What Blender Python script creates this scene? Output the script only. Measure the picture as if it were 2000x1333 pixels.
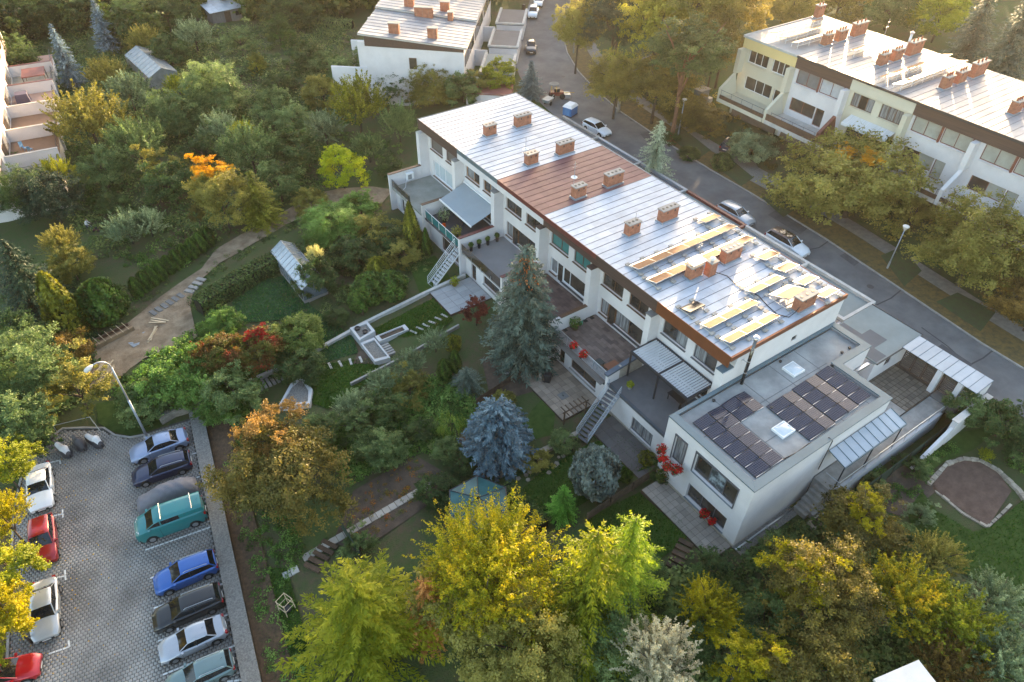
import bpy, math, random
import numpy as np
from mathutils import Vector, Matrix

random.seed(7); rng = np.random.default_rng(7)
for _o in list(bpy.data.objects): bpy.data.objects.remove(_o)
SC = bpy.context.scene; COL = SC.collection
rad = math.radians

# ------------------------------------------------------------------ camera
F = 1375.0                      # focal length in photo pixels (photo is 2000 wide)
PITCH, ROLL, YAW = rad(42.0704), rad(1.0), rad(35.0323)
CAM = np.array([0.0, 0.0, 45.1])
def _cam():
    c, s = math.cos(YAW), math.sin(YAW)
    fh = np.array([s, c, 0]); r = np.array([c, -s, 0])
    fw = fh*math.cos(PITCH)+np.array([0, 0, -math.sin(PITCH)])
    u = np.cross(r, fw)
    return r*math.cos(ROLL)+u*math.sin(ROLL), -r*math.sin(ROLL)+u*math.cos(ROLL), fw
RT, UP, FW = _cam()
cd = bpy.data.cameras.new('camera'); cam = bpy.data.objects.new('camera', cd); COL.objects.link(cam)
cd.sensor_width = 36; cd.lens = F*36/2000; cd.clip_start = 1; cd.clip_end = 3000
m = Matrix.Identity(4)
for i in range(3):
    m[i][0] = RT[i]; m[i][1] = UP[i]; m[i][2] = -FW[i]; m[i][3] = CAM[i]
cam.matrix_world = m
SC.camera = cam
# ------------------------------------------------------------------ sky, sun, exposure
SUN_EL, SUN_AZ = rad(8.7), rad(56.0)       # azimuth clockwise from +Y
wd = bpy.data.worlds.new('World'); SC.world = wd; wd.use_nodes = True
nt = wd.node_tree; bg = nt.nodes['Background']
sky = nt.nodes.new('ShaderNodeTexSky'); sky.sky_type = 'NISHITA'; sky.sun_disc = False
sky.sun_elevation = SUN_EL; sky.sun_rotation = SUN_AZ; sky.altitude = 300; sky.air_density = 1.0; sky.dust_density = 3.0; sky.ozone_density = 1.0
nt.links.new(sky.outputs[0], bg.inputs[0]); bg.inputs[1].default_value = 0.15
sd = bpy.data.lights.new('sun', 'SUN'); sun = bpy.data.objects.new('sun', sd); COL.objects.link(sun)
sd.energy = 3.3; sd.angle = rad(0.5); sd.color = (1.0, 0.74, 0.46)
sv = Vector((math.sin(SUN_AZ)*math.cos(SUN_EL), math.cos(SUN_AZ)*math.cos(SUN_EL), math.sin(SUN_EL)))
sun.rotation_euler = sv.to_track_quat('Z', 'Y').to_euler(); sun.location = (80, 80, 80)
vs = SC.view_settings; vs.view_transform = 'Standard'; vs.look = 'None'; vs.gamma = 1; vs.use_curve_mapping = False
vs.exposure = 2.68
vs.use_white_balance = True; vs.white_balance_temperature = 7000; vs.white_balance_tint = 12
SC.render.engine = 'CYCLES'
cy = SC.cycles
cy.max_bounces = 6; cy.diffuse_bounces = 3; cy.glossy_bounces = 3; cy.transmission_bounces = 4; cy.transparent_max_bounces = 6
cy.use_denoising = True
cy.sample_clamp_indirect = 6

# ------------------------------------------------------------------ geometry helpers
def W(px, py, z):
    """point of the place at height z that the photo shows at pixel (px,py) of 2000x1333"""
    d = RT*((px-1000)/F)-UP*((py-666.5)/F)+FW
    t = (z-CAM[2])/d[2]
    return CAM+d*t
def ipl(x, pts):
    xs = [p[0] for p in pts]; ys = [p[1] for p in pts]
    return np.interp(x, xs, ys)
def road_shift(y):
    return ipl(y, [(-200, 0), (66, 0), (79, 3.6), (86, 6), (93, 9.4), (99.4, 13.3), (113, 22), (130, 33), (180, 68), (300, 150)])
PROF = [(-400, -3.0), (-12, -3.05), (1.5, -2.8), (15, -2.0), (28, -1.15), (36, -1.0), (40, -.4), (46, 1.85), (57, 1.9), (66, 1.95), (72.2, 2.03), (73.2, 2.5), (76, 4.1), (95, 5.0), (130, 8), (220, 18), (400, 30)]
def G(x, y):
    x = np.asarray(x, float); y = np.asarray(y, float)
    s = road_shift(y)*np.clip((x-30)/25, 0, 1)
    z = ipl(x-s, PROF)
    bump = np.clip((24-y)/6, 0, 1)*np.clip((x-16)/8, 0, 1)*np.clip((48-x)/8, 0, 1)
    z = z+bump*np.clip(-.45-z, 0, .6)
    low = np.clip((11.8-y)/.6, 0, 1)*np.clip((x-34)/3, 0, 1)
    z = z*(1-low)+low*np.minimum(z, ipl(x, [(34, -.45), (44, -.2), (52, .7), (56.8, 1.9), (60, 3)]))
    # sunken dirt track and lot
    lot = np.clip((3-x)/3, 0, 1)*np.clip((62-y)/8, 0, 1)
    z = z*(1-lot)+lot*(-3.12)
    return z
def Gp(px, py, dz=0.0):
    """ground point under a photo pixel, dz metres above the ground"""
    z = 0.0
    for _ in range(12):
        p = W(px, py, z+dz); z = float(G(p[0], p[1]))
    return np.array([p[0], p[1], z])
def dist(p): return float(np.linalg.norm(np.asarray(p)-CAM))
def depth(p): return float((np.asarray(p)-CAM) @ FW)

class MB:
    def __init__(s): s.v = []; s.f = []
    def quad(s, a, b, c, d):
        n = len(s.v); s.v += [tuple(a), tuple(b), tuple(c), tuple(d)]; s.f.append((n, n+1, n+2, n+3)); return s
    def poly(s, pts):
        n = len(s.v); s.v += [tuple(p) for p in pts]; s.f.append(tuple(range(n, n+len(pts)))); return s
    def hexa(s, p):      # 8 pts: bottom ring 0-3, top ring 4-7
        n = len(s.v); s.v += [tuple(q) for q in p]
        for q in ((0, 3, 2, 1), (4, 5, 6, 7), (0, 1, 5, 4), (1, 2, 6, 5), (2, 3, 7, 6), (3, 0, 4, 7)): s.f.append(tuple(n+i for i in q))
        return s
    def box(s, x0, x1, y0, y1, z0, z1):
        return s.hexa([(x0, y0, z0), (x1, y0, z0), (x1, y1, z0), (x0, y1, z0), (x0, y0, z1), (x1, y0, z1), (x1, y1, z1), (x0, y1, z1)])
    def mbox(s, mp, u0, u1, d0, d1, z0, z1):   # box in a mapped frame (u along the wall, d into it)
        return s.hexa([mp(u0, d0, z0), mp(u1, d0, z0), mp(u1, d1, z0), mp(u0, d1, z0), mp(u0, d0, z1), mp(u1, d0, z1), mp(u1, d1, z1), mp(u0, d1, z1)])
    def prism(s, poly, z0, z1):
        n = len(s.v); k = len(poly)
        f0 = (lambda x, y: z0) if not callable(z0) else z0
        f1 = (lambda x, y: z1) if not callable(z1) else z1
        s.v += [(x, y, f0(x, y)) for x, y in poly]+[(x, y, f1(x, y)) for x, y in poly]
        s.f.append(tuple(n+i for i in reversed(range(k)))); s.f.append(tuple(n+k+i for i in range(k)))
        for i in range(k):
            j = (i+1) % k; s.f.append((n+i, n+j, n+k+j, n+k+i))
        return s
    def tube(s, p0, p1, r, r1=None, n=8, cap=True):
        return s.ptube([p0, p1], [r, r if r1 is None else r1], n, cap)
    def ptube(s, pts, r, n=8, cap=True):
        pts = [Vector(p) for p in pts]; k = len(pts)
        if not hasattr(r, '__len__'): r = [r]*k
        base = len(s.v); prev = None
        for i, p in enumerate(pts):
            t = (pts[min(i+1, k-1)]-pts[max(i-1, 0)]).normalized()
            a = t.orthogonal().normalized() if prev is None else (prev-t*prev.dot(t)).normalized()
            prev = a; b = t.cross(a)
            for j in range(n):
                th = 2*math.pi*j/n
                s.v.append(tuple(p+(a*math.cos(th)+b*math.sin(th))*r[i]))
        for i in range(k-1):
            for j in range(n):
                q = (j+1) % n
                s.f.append((base+i*n+j, base+i*n+q, base+(i+1)*n+q, base+(i+1)*n+j))
        if cap:
            s.f.append(tuple(base+j for j in reversed(range(n)))); s.f.append(tuple(base+(k-1)*n+j for j in range(n)))
        return s
    def lathe(s, c, prof, n=12):
        base = len(s.v); k = len(prof)
        for r, z in prof:
            for j in range(n):
                th = 2*math.pi*j/n; s.v.append((c[0]+r*math.cos(th), c[1]+r*math.sin(th), c[2]+z))
        for i in range(k-1):
            for j in range(n):
                q = (j+1) % n; s.f.append((base+i*n+j, base+i*n+q, base+(i+1)*n+q, base+(i+1)*n+j))
        s.f.append(tuple(base+j for j in reversed(range(n)))); s.f.append(tuple(base+(k-1)*n+j for j in range(n)))
        return s
    def grid(s, rows):    # rows of points -> quads
        base = len(s.v); w = len(rows[0])
        for r in rows: s.v += [tuple(p) for p in r]
        for i in range(len(rows)-1):
            for j in range(w-1):
                s.f.append((base+i*w+j, base+i*w+j+1, base+(i+1)*w+j+1, base+(i+1)*w+j))
        return s
    def mesh(s, name, mt, inv=None, smooth=False):
        me = bpy.data.meshes.new(name)
        v = s.v if inv is None else [tuple(inv @ Vector(p)) for p in s.v]
        me.from_pydata(v, [], s.f)
        if mt is not None: me.materials.append(mt)
        if smooth: me.polygons.foreach_set('use_smooth', [True]*len(me.polygons))
        me.update(); return me
    def build(s, name, mt, parent=None, rel=False, smooth=False, **kw):
        inv = MATS_INV.get(parent.name) if (parent is not None and rel) else None
        o = bpy.data.objects.new(name, s.mesh(name, mt, inv, smooth)); COL.objects.link(o)
        if parent is not None: o.parent = parent
        for k_, v_ in kw.items(): o[k_] = v_
        return o
MATS_INV = {}
def tag(o, label=None, cat=None, group=None, kind=None):
    if label: o['label'] = label
    if cat: o['category'] = cat
    if group: o['group'] = group
    if kind: o['kind'] = kind
    return o
def thing(name, loc, rz=0.0, label=None, cat=None, group=None):
    o = bpy.data.objects.new(name, None); COL.objects.link(o); o.empty_display_size = .3
    o.location = Vector([float(q) for q in loc]); o.rotation_euler = (0, 0, rz)
    MATS_INV[o.name] = (Matrix.Translation(o.location) @ Matrix.Rotation(rz, 4, 'Z')).inverted()
    return tag(o, label, cat, group)
def inst(name, me, parent, loc=(0, 0, 0), rz=0.0, sc=None, rot=None, mt=None):
    """object that shares mesh data"""
    o = bpy.data.objects.new(name, me); COL.objects.link(o)
    if parent is not None: o.parent = parent
    o.location = Vector([float(q) for q in loc]); o.rotation_euler = rot if rot is not None else (0, 0, rz)
    if sc is not None: o.scale = (sc, sc, sc) if not hasattr(sc, '__len__') else sc
    if mt is not None:
        o.material_slots[0].link = 'OBJECT'; o.material_slots[0].material = mt
    return o
def copy_tree(o, parent=None):
    c = o.copy(); COL.objects.link(c); c.parent = parent
    for ch in [q for q in bpy.data.objects if q.parent == o]: copy_tree(ch, c)
    return c
def struct(o): o['kind'] = 'structure'; return o
def stuff(o): o['kind'] = 'stuff'; return o

# ------------------------------------------------------------------ materials
_mc = {}
def srgb(h):
    h = h.lstrip('#'); c = [int(h[i:i+2], 16)/255 for i in (0, 2, 4)]
    return tuple(q/12.92 if q <= .04045 else ((q+.055)/1.055)**2.4 for q in c)
def mat(name, c, r=.8, metal=0.0, var=.18, scale=1.2, bump=0.0, bscale=25.0, c2=None, rnd=0.0, spec=.5, coat=0.0, emit=None, detail=6.0, obj=False, lo=.3, hi=.7, trans=0.0, stretch=None):
    if name in _mc: return _mc[name]
    mt = bpy.data.materials.new(name); mt.use_nodes = True; n = mt.node_tree.nodes; L = mt.node_tree.links
    b = n['Principled BSDF']
    b.inputs['Roughness'].default_value = r; b.inputs['Metallic'].default_value = metal
    b.inputs['Specular IOR Level'].default_value = spec
    if coat: b.inputs['Coat Weight'].default_value = coat; b.inputs['Coat Roughness'].default_value = .05
    if trans: b.inputs['Transmission Weight'].default_value = trans
    if isinstance(c, str): c = srgb(c)
    if isinstance(c2, str): c2 = srgb(c2)
    ca = tuple(q*(1-var) for q in c) if c2 is None else c
    cb = tuple(min(1, q*(1+var)) for q in c) if c2 is None else c2
    if obj: co = n.new('ShaderNodeTexCoord').outputs['Object']
    else: co = n.new('ShaderNodeNewGeometry').outputs['Position']
    if stretch:
        mp = n.new('ShaderNodeMapping'); mp.inputs['Scale'].default_value = stretch; L.new(co, mp.inputs[0]); co = mp.outputs[0]
    tx = n.new('ShaderNodeTexNoise'); tx.inputs['Scale'].default_value = scale; tx.inputs['Detail'].default_value = detail; tx.inputs['Roughness'].default_value = .62
    L.new(co, tx.inputs['Vector'])
    rp = n.new('ShaderNodeValToRGB'); rp.color_ramp.elements[0].position = lo; rp.color_ramp.elements[1].position = hi
    rp.color_ramp.elements[0].color = (*ca, 1); rp.color_ramp.elements[1].color = (*cb, 1)
    L.new(tx.outputs['Fac'], rp.inputs[0]); out = rp.outputs[0]
    if rnd:
        oi = n.new('ShaderNodeObjectInfo'); mr = n.new('ShaderNodeMapRange'); mr.inputs['To Min'].default_value = 1-rnd; mr.inputs['To Max'].default_value = 1+rnd
        L.new(oi.outputs['Random'], mr.inputs['Value'])
        mx = n.new('ShaderNodeVectorMath'); mx.operation = 'SCALE'; L.new(out, mx.inputs[0]); L.new(mr.outputs[0], mx.inputs['Scale']); out = mx.outputs[0]
    L.new(out, b.inputs['Base Color'])
    if bump:
        t2 = n.new('ShaderNodeTexNoise'); t2.inputs['Scale'].default_value = bscale; t2.inputs['Detail'].default_value = 4; L.new(co, t2.inputs['Vector'])
        bp = n.new('ShaderNodeBump'); bp.inputs['Strength'].default_value = min(1, bump); bp.inputs['Distance'].default_value = .02+.06*bump
        L.new(t2.outputs['Fac'], bp.inputs['Height']); L.new(bp.outputs[0], b.inputs['Normal'])
    if emit:
        b.inputs['Emission Color'].default_value = (*emit[0], 1); b.inputs['Emission Strength'].default_value = emit[1]
    _mc[name] = mt; return mt
def leafmat(name, cols, trans=.35, rough=.55, gain=1.5):
    """foliage: colour by the per-leaf attribute 'v', light partly shining through"""
    if name in _mc: return _mc[name]
    mt = bpy.data.materials.new(name); mt.use_nodes = True; n = mt.node_tree.nodes; L = mt.node_tree.links
    n.remove(n['Principled BSDF']); out = n['Material Output']
    at = n.new('ShaderNodeAttribute'); at.attribute_name = 'v'
    rp = n.new('ShaderNodeValToRGB'); cr = rp.color_ramp
    while len(cr.elements) < len(cols): cr.elements.new(.5)
    for i, c in enumerate(cols):
        if isinstance(c, str): c = srgb(c)
        cr.elements[i].position = i/(len(cols)-1); cr.elements[i].color = (*[min(.8, q*gain) for q in c], 1)
    # broad patches of turning colour plus per-leaf scatter
    ge = n.new('ShaderNodeNewGeometry'); tx = n.new('ShaderNodeTexNoise'); tx.inputs['Scale'].default_value = .55; tx.inputs['Detail'].default_value = 3
    L.new(ge.outputs['Position'], tx.inputs['Vector'])
    oi = n.new('ShaderNodeObjectInfo')
    ad = n.new('ShaderNodeMath'); ad.operation = 'MULTIPLY_ADD'; ad.inputs[1].default_value = 1.1; ad.inputs[2].default_value = -.55
    L.new(tx.outputs['Fac'], ad.inputs[0])
    a2 = n.new('ShaderNodeMath'); a2.operation = 'ADD'; L.new(ad.outputs[0], a2.inputs[0]); L.new(at.outputs['Fac'], a2.inputs[1])
    a3 = n.new('ShaderNodeMath'); a3.operation = 'MULTIPLY_ADD'; a3.inputs[1].default_value = .22; L.new(oi.outputs['Random'], a3.inputs[0]); 
    a4 = n.new('ShaderNodeMath'); a4.operation = 'SUBTRACT'; a4.inputs[1].default_value = .11; L.new(a2.outputs[0], a4.inputs[0]); L.new(a4.outputs[0], a3.inputs[2])
    L.new(a3.outputs[0], rp.inputs[0])
    d = n.new('ShaderNodeBsdfPrincipled'); d.inputs['Roughness'].default_value = rough; d.inputs['Specular IOR Level'].default_value = .25
    t = n.new('ShaderNodeBsdfTranslucent'); ms = n.new('ShaderNodeMixShader'); ms.inputs[0].default_value = trans
    L.new(rp.outputs[0], d.inputs['Base Color']); 
    hs = n.new('ShaderNodeHueSaturation'); hs.inputs['Saturation'].default_value = 1.12; hs.inputs['Value'].default_value = 1.5; L.new(rp.outputs[0], hs.inputs['Color']); L.new(hs.outputs[0], t.inputs['Color'])
    L.new(d.outputs[0], ms.inputs[1]); L.new(t.outputs[0], ms.inputs[2]); L.new(ms.outputs[0], out.inputs['Surface'])
    _mc[name] = mt; return mt

PLASTER = mat('white_plaster', (.68, .64, .625), .9, var=.11, scale=.35, bump=.06, bscale=60, detail=9)
PLASTER2 = mat('cool_plaster', (.66, .63, .63), .9, var=.10, scale=.4, bump=.06, bscale=60, detail=9)
CREAM = mat('cream_plaster', (.60, .55, .43), .9, var=.05, scale=.5, bump=.05, bscale=60)
YELLOW = mat('yellow_plaster', (.74, .56, .25), .9, var=.05, scale=.5)
WIN_BROWN = mat('brown_window_wood', (.11, .052, .026), .5, var=.25, scale=6)
WIN_OAK = mat('oak_window_wood', (.33, .15, .055), .5, var=.25, scale=6)
WIN_WHITE = mat('white_window_frame', (.78, .79, .80), .4, var=.03)
WIN_GREY = mat('grey_window_frame', (.09, .09, .10), .4, var=.08)
GLASS = mat('dark_window_glass', (.030, .028, .026), .07, var=.6, scale=.5, spec=.7, c2=(.10, .085, .07), lo=.45, hi=.75)
GLASS_CURT = mat('curtained_window_glass', (.13, .13, .13), .08, c2=(.30, .31, .32), scale=1.3, lo=.42, hi=.6, spec=.6, stretch=(1, 6, .4))
GLASS_TEAL = mat('teal_blind_window_glass', (.05, .20, .19), .12, var=.12, scale=1, spec=.6)
GLASS_BLIND = mat('pale_blind_window_glass', (.30, .30, .26), .12, c2=(.42, .42, .37), scale=.8, spec=.5)
GLASS_WHITE = mat('white_curtain_window_glass', (.40, .47, .50), .1, c2=(.58, .64, .66), scale=1.5, stretch=(1, 5, .3), spec=.6)
ROOF_SILVER = mat('silver_painted_sheet_metal', (.43, .47, .53), .62, metal=.15, var=.13, scale=.9, rnd=.08, bump=.05, bscale=2.2)
ROOF_RED = mat('dull_red_painted_sheet_metal', (.135, .055, .058), .6, metal=.05, var=.18, scale=.9, rnd=.08, bump=.12, bscale=2.2, c2=(.19, .085, .085))
ROOF_SEAM = mat('roof_seam_metal', (.13, .14, .16), .5, metal=.4)
ROOF_SEAM_RED = mat('red_roof_seam_metal', (.08, .03, .03), .5, metal=.2)
ROOF_PALE = mat('pale_old_sheet_metal', (.30, .305, .32), .55, metal=.15, var=.14, scale=.9, rnd=.07, bump=.1, bscale=2.2)
FASC_BROWN = mat('dark_brown_boards', (.075, .045, .036), .7, var=.3, scale=1.2, stretch=(4, .3, 14), bump=.2)
FASC_COPPER = mat('copper_brown_sheet', (.22, .075, .032), .42, metal=.3, var=.1)
FASC_RED = mat('dark_red_sheet', (.14, .035, .03), .45, var=.1)
ZINC = mat('blue_grey_zinc_sheet', (.115, .165, .19), .5, metal=.15, var=.1, scale=.6, rnd=.05)
ZINC_LT = mat('pale_zinc_sheet', (.32, .37, .42), .42, metal=.45, var=.1, scale=.6, rnd=.05)
BRICK = None
def brickmat():
    mt = bpy.data.materials.new('red_brick'); mt.use_nodes = True; n = mt.node_tree.nodes; L = mt.node_tree.links; b = n['Principled BSDF']; b.inputs['Roughness'].default_value = .9
    g = n.new('ShaderNodeNewGeometry'); sp = n.new('ShaderNodeSeparateXYZ'); L.new(g.outputs['Position'], sp.inputs[0])
    ad = n.new('ShaderNodeMath'); ad.operation = 'ADD'; L.new(sp.outputs[0], ad.inputs[0]); L.new(sp.outputs[1], ad.inputs[1])
    cb = n.new('ShaderNodeCombineXYZ'); L.new(ad.outputs[0], cb.inputs[0]); L.new(sp.outputs[2], cb.inputs[1])
    t = n.new('ShaderNodeTexBrick'); t.inputs['Scale'].default_value = 1; t.inputs['Brick Width'].default_value = .25; t.inputs['Row Height'].default_value = .075; t.inputs['Mortar Size'].default_value = .009
    t.inputs['Color1'].default_value = (.40, .145, .075, 1); t.inputs['Color2'].default_value = (.31, .10, .052, 1); t.inputs['Mortar'].default_value = (.36, .20, .135, 1); t.inputs['Bias'].default_value = 0
    L.new(cb.outputs[0], t.inputs['Vector'])
    nz = n.new('ShaderNodeTexNoise'); nz.inputs['Scale'].default_value = 2.5; nz.inputs['Detail'].default_value = 5; L.new(g.outputs['Position'], nz.inputs['Vector'])
    mr = n.new('ShaderNodeMapRange'); mr.inputs['From Min'].default_value = .3; mr.inputs['From Max'].default_value = .7; mr.inputs['To Min'].default_value = .75; mr.inputs['To Max'].default_value = 1.2; L.new(nz.outputs[0], mr.inputs[0])
    mx = n.new('ShaderNodeVectorMath'); mx.operation = 'SCALE'; L.new(t.outputs['Color'], mx.inputs[0]); L.new(mr.outputs[0], mx.inputs['Scale']); L.new(mx.outputs[0], b.inputs['Base Color'])
    bp = n.new('ShaderNodeBump'); bp.inputs['Strength'].default_value = .5; bp.inputs['Distance'].default_value = .01; bp.invert = True; L.new(t.outputs['Fac'], bp.inputs['Height']); L.new(bp.outputs[0], b.inputs['Normal'])
    return mt
BRICK = brickmat()
CONC = mat('weathered_concrete', (.30, .285, .265), .9, var=.22, scale=1.5, bump=.25)
CONC_D = mat('dark_weathered_concrete', (.17, .165, .16), .9, var=.25, scale=1.2, bump=.2)
CONC_L = mat('pale_concrete', (.48, .46, .43), .9, var=.15, scale=1.5, bump=.2)
MEMB = mat('grey_roof_membrane', (.20, .21, .215), .75, c2=(.34, .35, .35), scale=.55, lo=.35, hi=.68, bump=.12, bscale=8)
MEMB2 = mat('green_grey_roof_membrane', (.20, .235, .235), .8, var=.12, scale=.5, bump=.1)
MEMB3 = mat('slate_grey_roof_membrane', (.115, .12, .13), .8, var=.12, scale=.5, bump=.1)
TERR_GREY = mat('grey_terrace_floor', (.12, .12, .125), .75, var=.15, scale=.8)
TERR_CONC = mat('mossy_concrete_terrace', (.21, .22, .19), .9, c2=(.31, .31, .28), scale=.9, bump=.2)
ALU = mat('bare_aluminium', (.62, .62, .62), .3, metal=.9, var=.05)
STEEL = mat('galvanised_steel', (.42, .45, .48), .4, metal=.7, var=.12, scale=4)
DARKMET = mat('dark_grey_metal', (.05, .052, .058), .45, metal=.4, var=.1)
BLACK = mat('black_plastic', (.02, .02, .022), .5, var=.2)
WHITE = mat('white_paint', (.78, .78, .78), .45, var=.04)
WOODB = mat('weathered_brown_wood', (.095, .058, .036), .85, var=.35, scale=3, bump=.3, rnd=.2)
WOODL = mat('pale_sawn_timber', (.50, .40, .27), .8, var=.2, scale=4, rnd=.15)
STONE = mat('pale_field_stone', (.34, .29, .23), .9, var=.3, scale=3, bump=.4, rnd=.25)
PLINTH = mat('stone_plinth', (.30, .26, .21), .9, c2=(.45, .40, .33), scale=2.5, bump=.4)
TERRA = mat('terracotta', (.33, .12, .06), .8, var=.15)
SOIL = mat('dark_garden_soil', (.055, .04, .03), .95, c2=(.12, .085, .06), scale=1.5, bump=.6, bscale=9)
# ================================================================== the ground
from mathutils.geometry import delaunay_2d_cdt
def sheet(name, poly, mt, dz=.05, step=1.0, zf=None, parent=None, mesh_only=False):
    """a sheet that follows the ground inside a plan polygon"""
    b = []
    for i in range(len(poly)):
        p = np.array(poly[i][:2], float); q = np.array(poly[(i+1) % len(poly)][:2], float)
        k = max(1, int(np.linalg.norm(q-p)/step))
        b += [tuple(p+(q-p)*j/k) for j in range(k)]
    nb = len(b); P = np.array(b)
    x0, y0 = P.min(0); x1, y1 = P.max(0)
    pts = list(b)
    gx = np.arange(x0+step/2, x1, step); gy = np.arange(y0+step/2, y1, step)
    def inside(x, y):
        c = False; j = nb-1
        for i in range(nb):
            if (P[i, 1] > y) != (P[j, 1] > y) and x < (P[j, 0]-P[i, 0])*(y-P[i, 1])/(P[j, 1]-P[i, 1])+P[i, 0]: c = not c
            j = i
        return c
    if len(gx)*len(gy) < 9000:
        for x in gx:
            for y in gy:
                if inside(x, y): pts.append((x, y))
    r = delaunay_2d_cdt([Vector(p) for p in pts], [(i, (i+1) % nb) for i in range(nb)], [], 1, 1e-4)
    zf = zf or (lambda x, y: G(x, y)+dz)
    mb = MB(); xy = np.array([tuple(v) for v in r[0]])
    zz = np.broadcast_to(zf(xy[:, 0], xy[:, 1]), (len(xy),))
    mb.v = [(float(a), float(c), float(z)) for (a, c), z in zip(xy, zz)]
    for f in r[2]:
        a, c, d = [xy[i] for i in f[:3]]
        f = list(f)
        if (c[0]-a[0])*(d[1]-a[1])-(c[1]-a[1])*(d[0]-a[0]) < 0: f.reverse()
        mb.f.append(tuple(f))
    return mb.build(name, mt, parent, rel=parent is not None)
def pxpoly(pts): return [tuple(Gp(*p)[:2]) for p in pts]

def groundmat():
    mt = bpy.data.materials.new('rough_garden_ground'); mt.use_nodes = True; n = mt.node_tree.nodes; L = mt.node_tree.links; b = n['Principled BSDF']; b.inputs['Roughness'].default_value = .95; b.inputs['Specular IOR Level'].default_value = .1
    g = n.new('ShaderNodeNewGeometry')
    def nz(s, d=6):
        t = n.new('ShaderNodeTexNoise'); t.inputs['Scale'].default_value = s; t.inputs['Detail'].default_value = d; t.inputs['Roughness'].default_value = .65; L.new(g.outputs['Position'], t.inputs['Vector']); return t
    a = nz(.16); c = nz(1.7); r1 = n.new('ShaderNodeValToRGB'); e = r1.color_ramp.elements
    e[0].position = .36; e[0].color = (.11, .084, .055, 1); e[1].position = .62; e[1].color = (.062, .098, .034, 1)
    q = r1.color_ramp.elements.new(.48); q.color = (.08, .092, .042, 1)
    mx = n.new('ShaderNodeMath'); mx.operation = 'MULTIPLY_ADD'; mx.inputs[1].default_value = .45; L.new(c.outputs[0], mx.inputs[0])
    m2 = n.new('ShaderNodeMath'); m2.operation = 'MULTIPLY_ADD'; m2.inputs[1].default_value = .8; m2.inputs[2].default_value = -.12; L.new(a.outputs[0], m2.inputs[0]); L.new(m2.outputs[0], mx.inputs[2])
    L.new(mx.outputs[0], r1.inputs[0]); L.new(r1.outputs[0], b.inputs['Base Color'])
    d = nz(7, 5); bp = n.new('ShaderNodeBump'); bp.inputs['Strength'].default_value = .9; bp.inputs['Distance'].default_value = .12; L.new(d.outputs[0], bp.inputs['Height']); L.new(bp.outputs[0], b.inputs['Normal'])
    return mt
GROUND = groundmat()
GRASS = mat('mown_lawn', (.032, .066, .014), .95, c2=(.07, .11, .03), scale=1.6, bump=.8, bscale=22, spec=.1)
GRASS_D = mat('deep_green_lawn', (.028, .066, .012), .95, c2=(.050, .10, .022), scale=.8, bump=.7, bscale=28, spec=.1)
GRASS_T = mat('long_blueish_grass', (.020, .058, .026), .95, c2=(.050, .100, .045), scale=1.2, bump=1, bscale=9, spec=.1)
DIRT = mat('trodden_dirt', (.17, .12, .08), .95, c2=(.34, .265, .185), scale=.9, bump=.9, bscale=7, spec=.1)
ASPHALT = mat('worn_asphalt', (.095, .095, .097), .9, c2=(.155, .154, .153), scale=.35, bump=.2, bscale=50, lo=.35, hi=.65)
PAVE = mat('grey_footpath_paving', (.15, .14, .125), .9, c2=(.24, .22, .195), scale=2.0, bump=.4, bscale=14)
GRAVELM = mat('grey_gravel_topping', (.13, .125, .115), .95, c2=(.30, .285, .26), scale=9, bump=.9, bscale=30, detail=3)
LEAFLIT = mat('leaf_strewn_verge', (.06, .052, .022), .95, c2=(.17, .11, .03), scale=2.2, bump=.7, bscale=16)

def cat(*a): return np.concatenate(a)
gx = cat(np.linspace(-320, -60, 8)[:-1], np.linspace(-60, -20, 14)[:-1], np.arange(-20, 100, 1.2), np.linspace(100, 240, 40), np.linspace(260, 520, 6))
gy = cat(np.linspace(-200, -30, 8)[:-1], np.arange(-30, 130, 1.2), np.linspace(131, 330, 60), np.linspace(360, 620, 6))
X, Y = np.meshgrid(gx, gy); Z = G(X, Y)
nzw = .10*np.sin(X*.9+1.3*np.sin(Y*.43))*np.sin(Y*.8+np.sin(X*.37)*1.4)+.05*np.sin(X*2.1+Y*1.7)
soft = np.clip((X-3)/4, 0, 1)*np.clip((33-X)/4, 0, 1)+np.clip((Y-75)/10, 0, 1)*np.clip((45-X)/6, 0, 1)
Z = Z+nzw*np.clip(soft, 0, 1)*.8-.03
# keep the ground below the basements and the road bed
und = (X > 32.2) & (X < 57) & (Y > 14.5) & (Y < 69.8)
Z = np.where(und, np.minimum(Z, -1.3), Z); Z = np.where((X > 37) & (X < 56.5) & (Y > 11.2) & (Y <= 14.6), np.minimum(Z, .2), Z)
mb = MB(); mb.v = [(float(a), float(b), float(c)) for a, b, c in zip(X.ravel(), Y.ravel(), Z.ravel())]
nx = len(gx)
mb.f = [(j*nx+i, j*nx+i+1, (j+1)*nx+i+1, (j+1)*nx+i) for j in range(len(gy)-1) for i in range(nx-1)]
ground = struct(mb.build('ground', GROUND, smooth=True))

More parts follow.
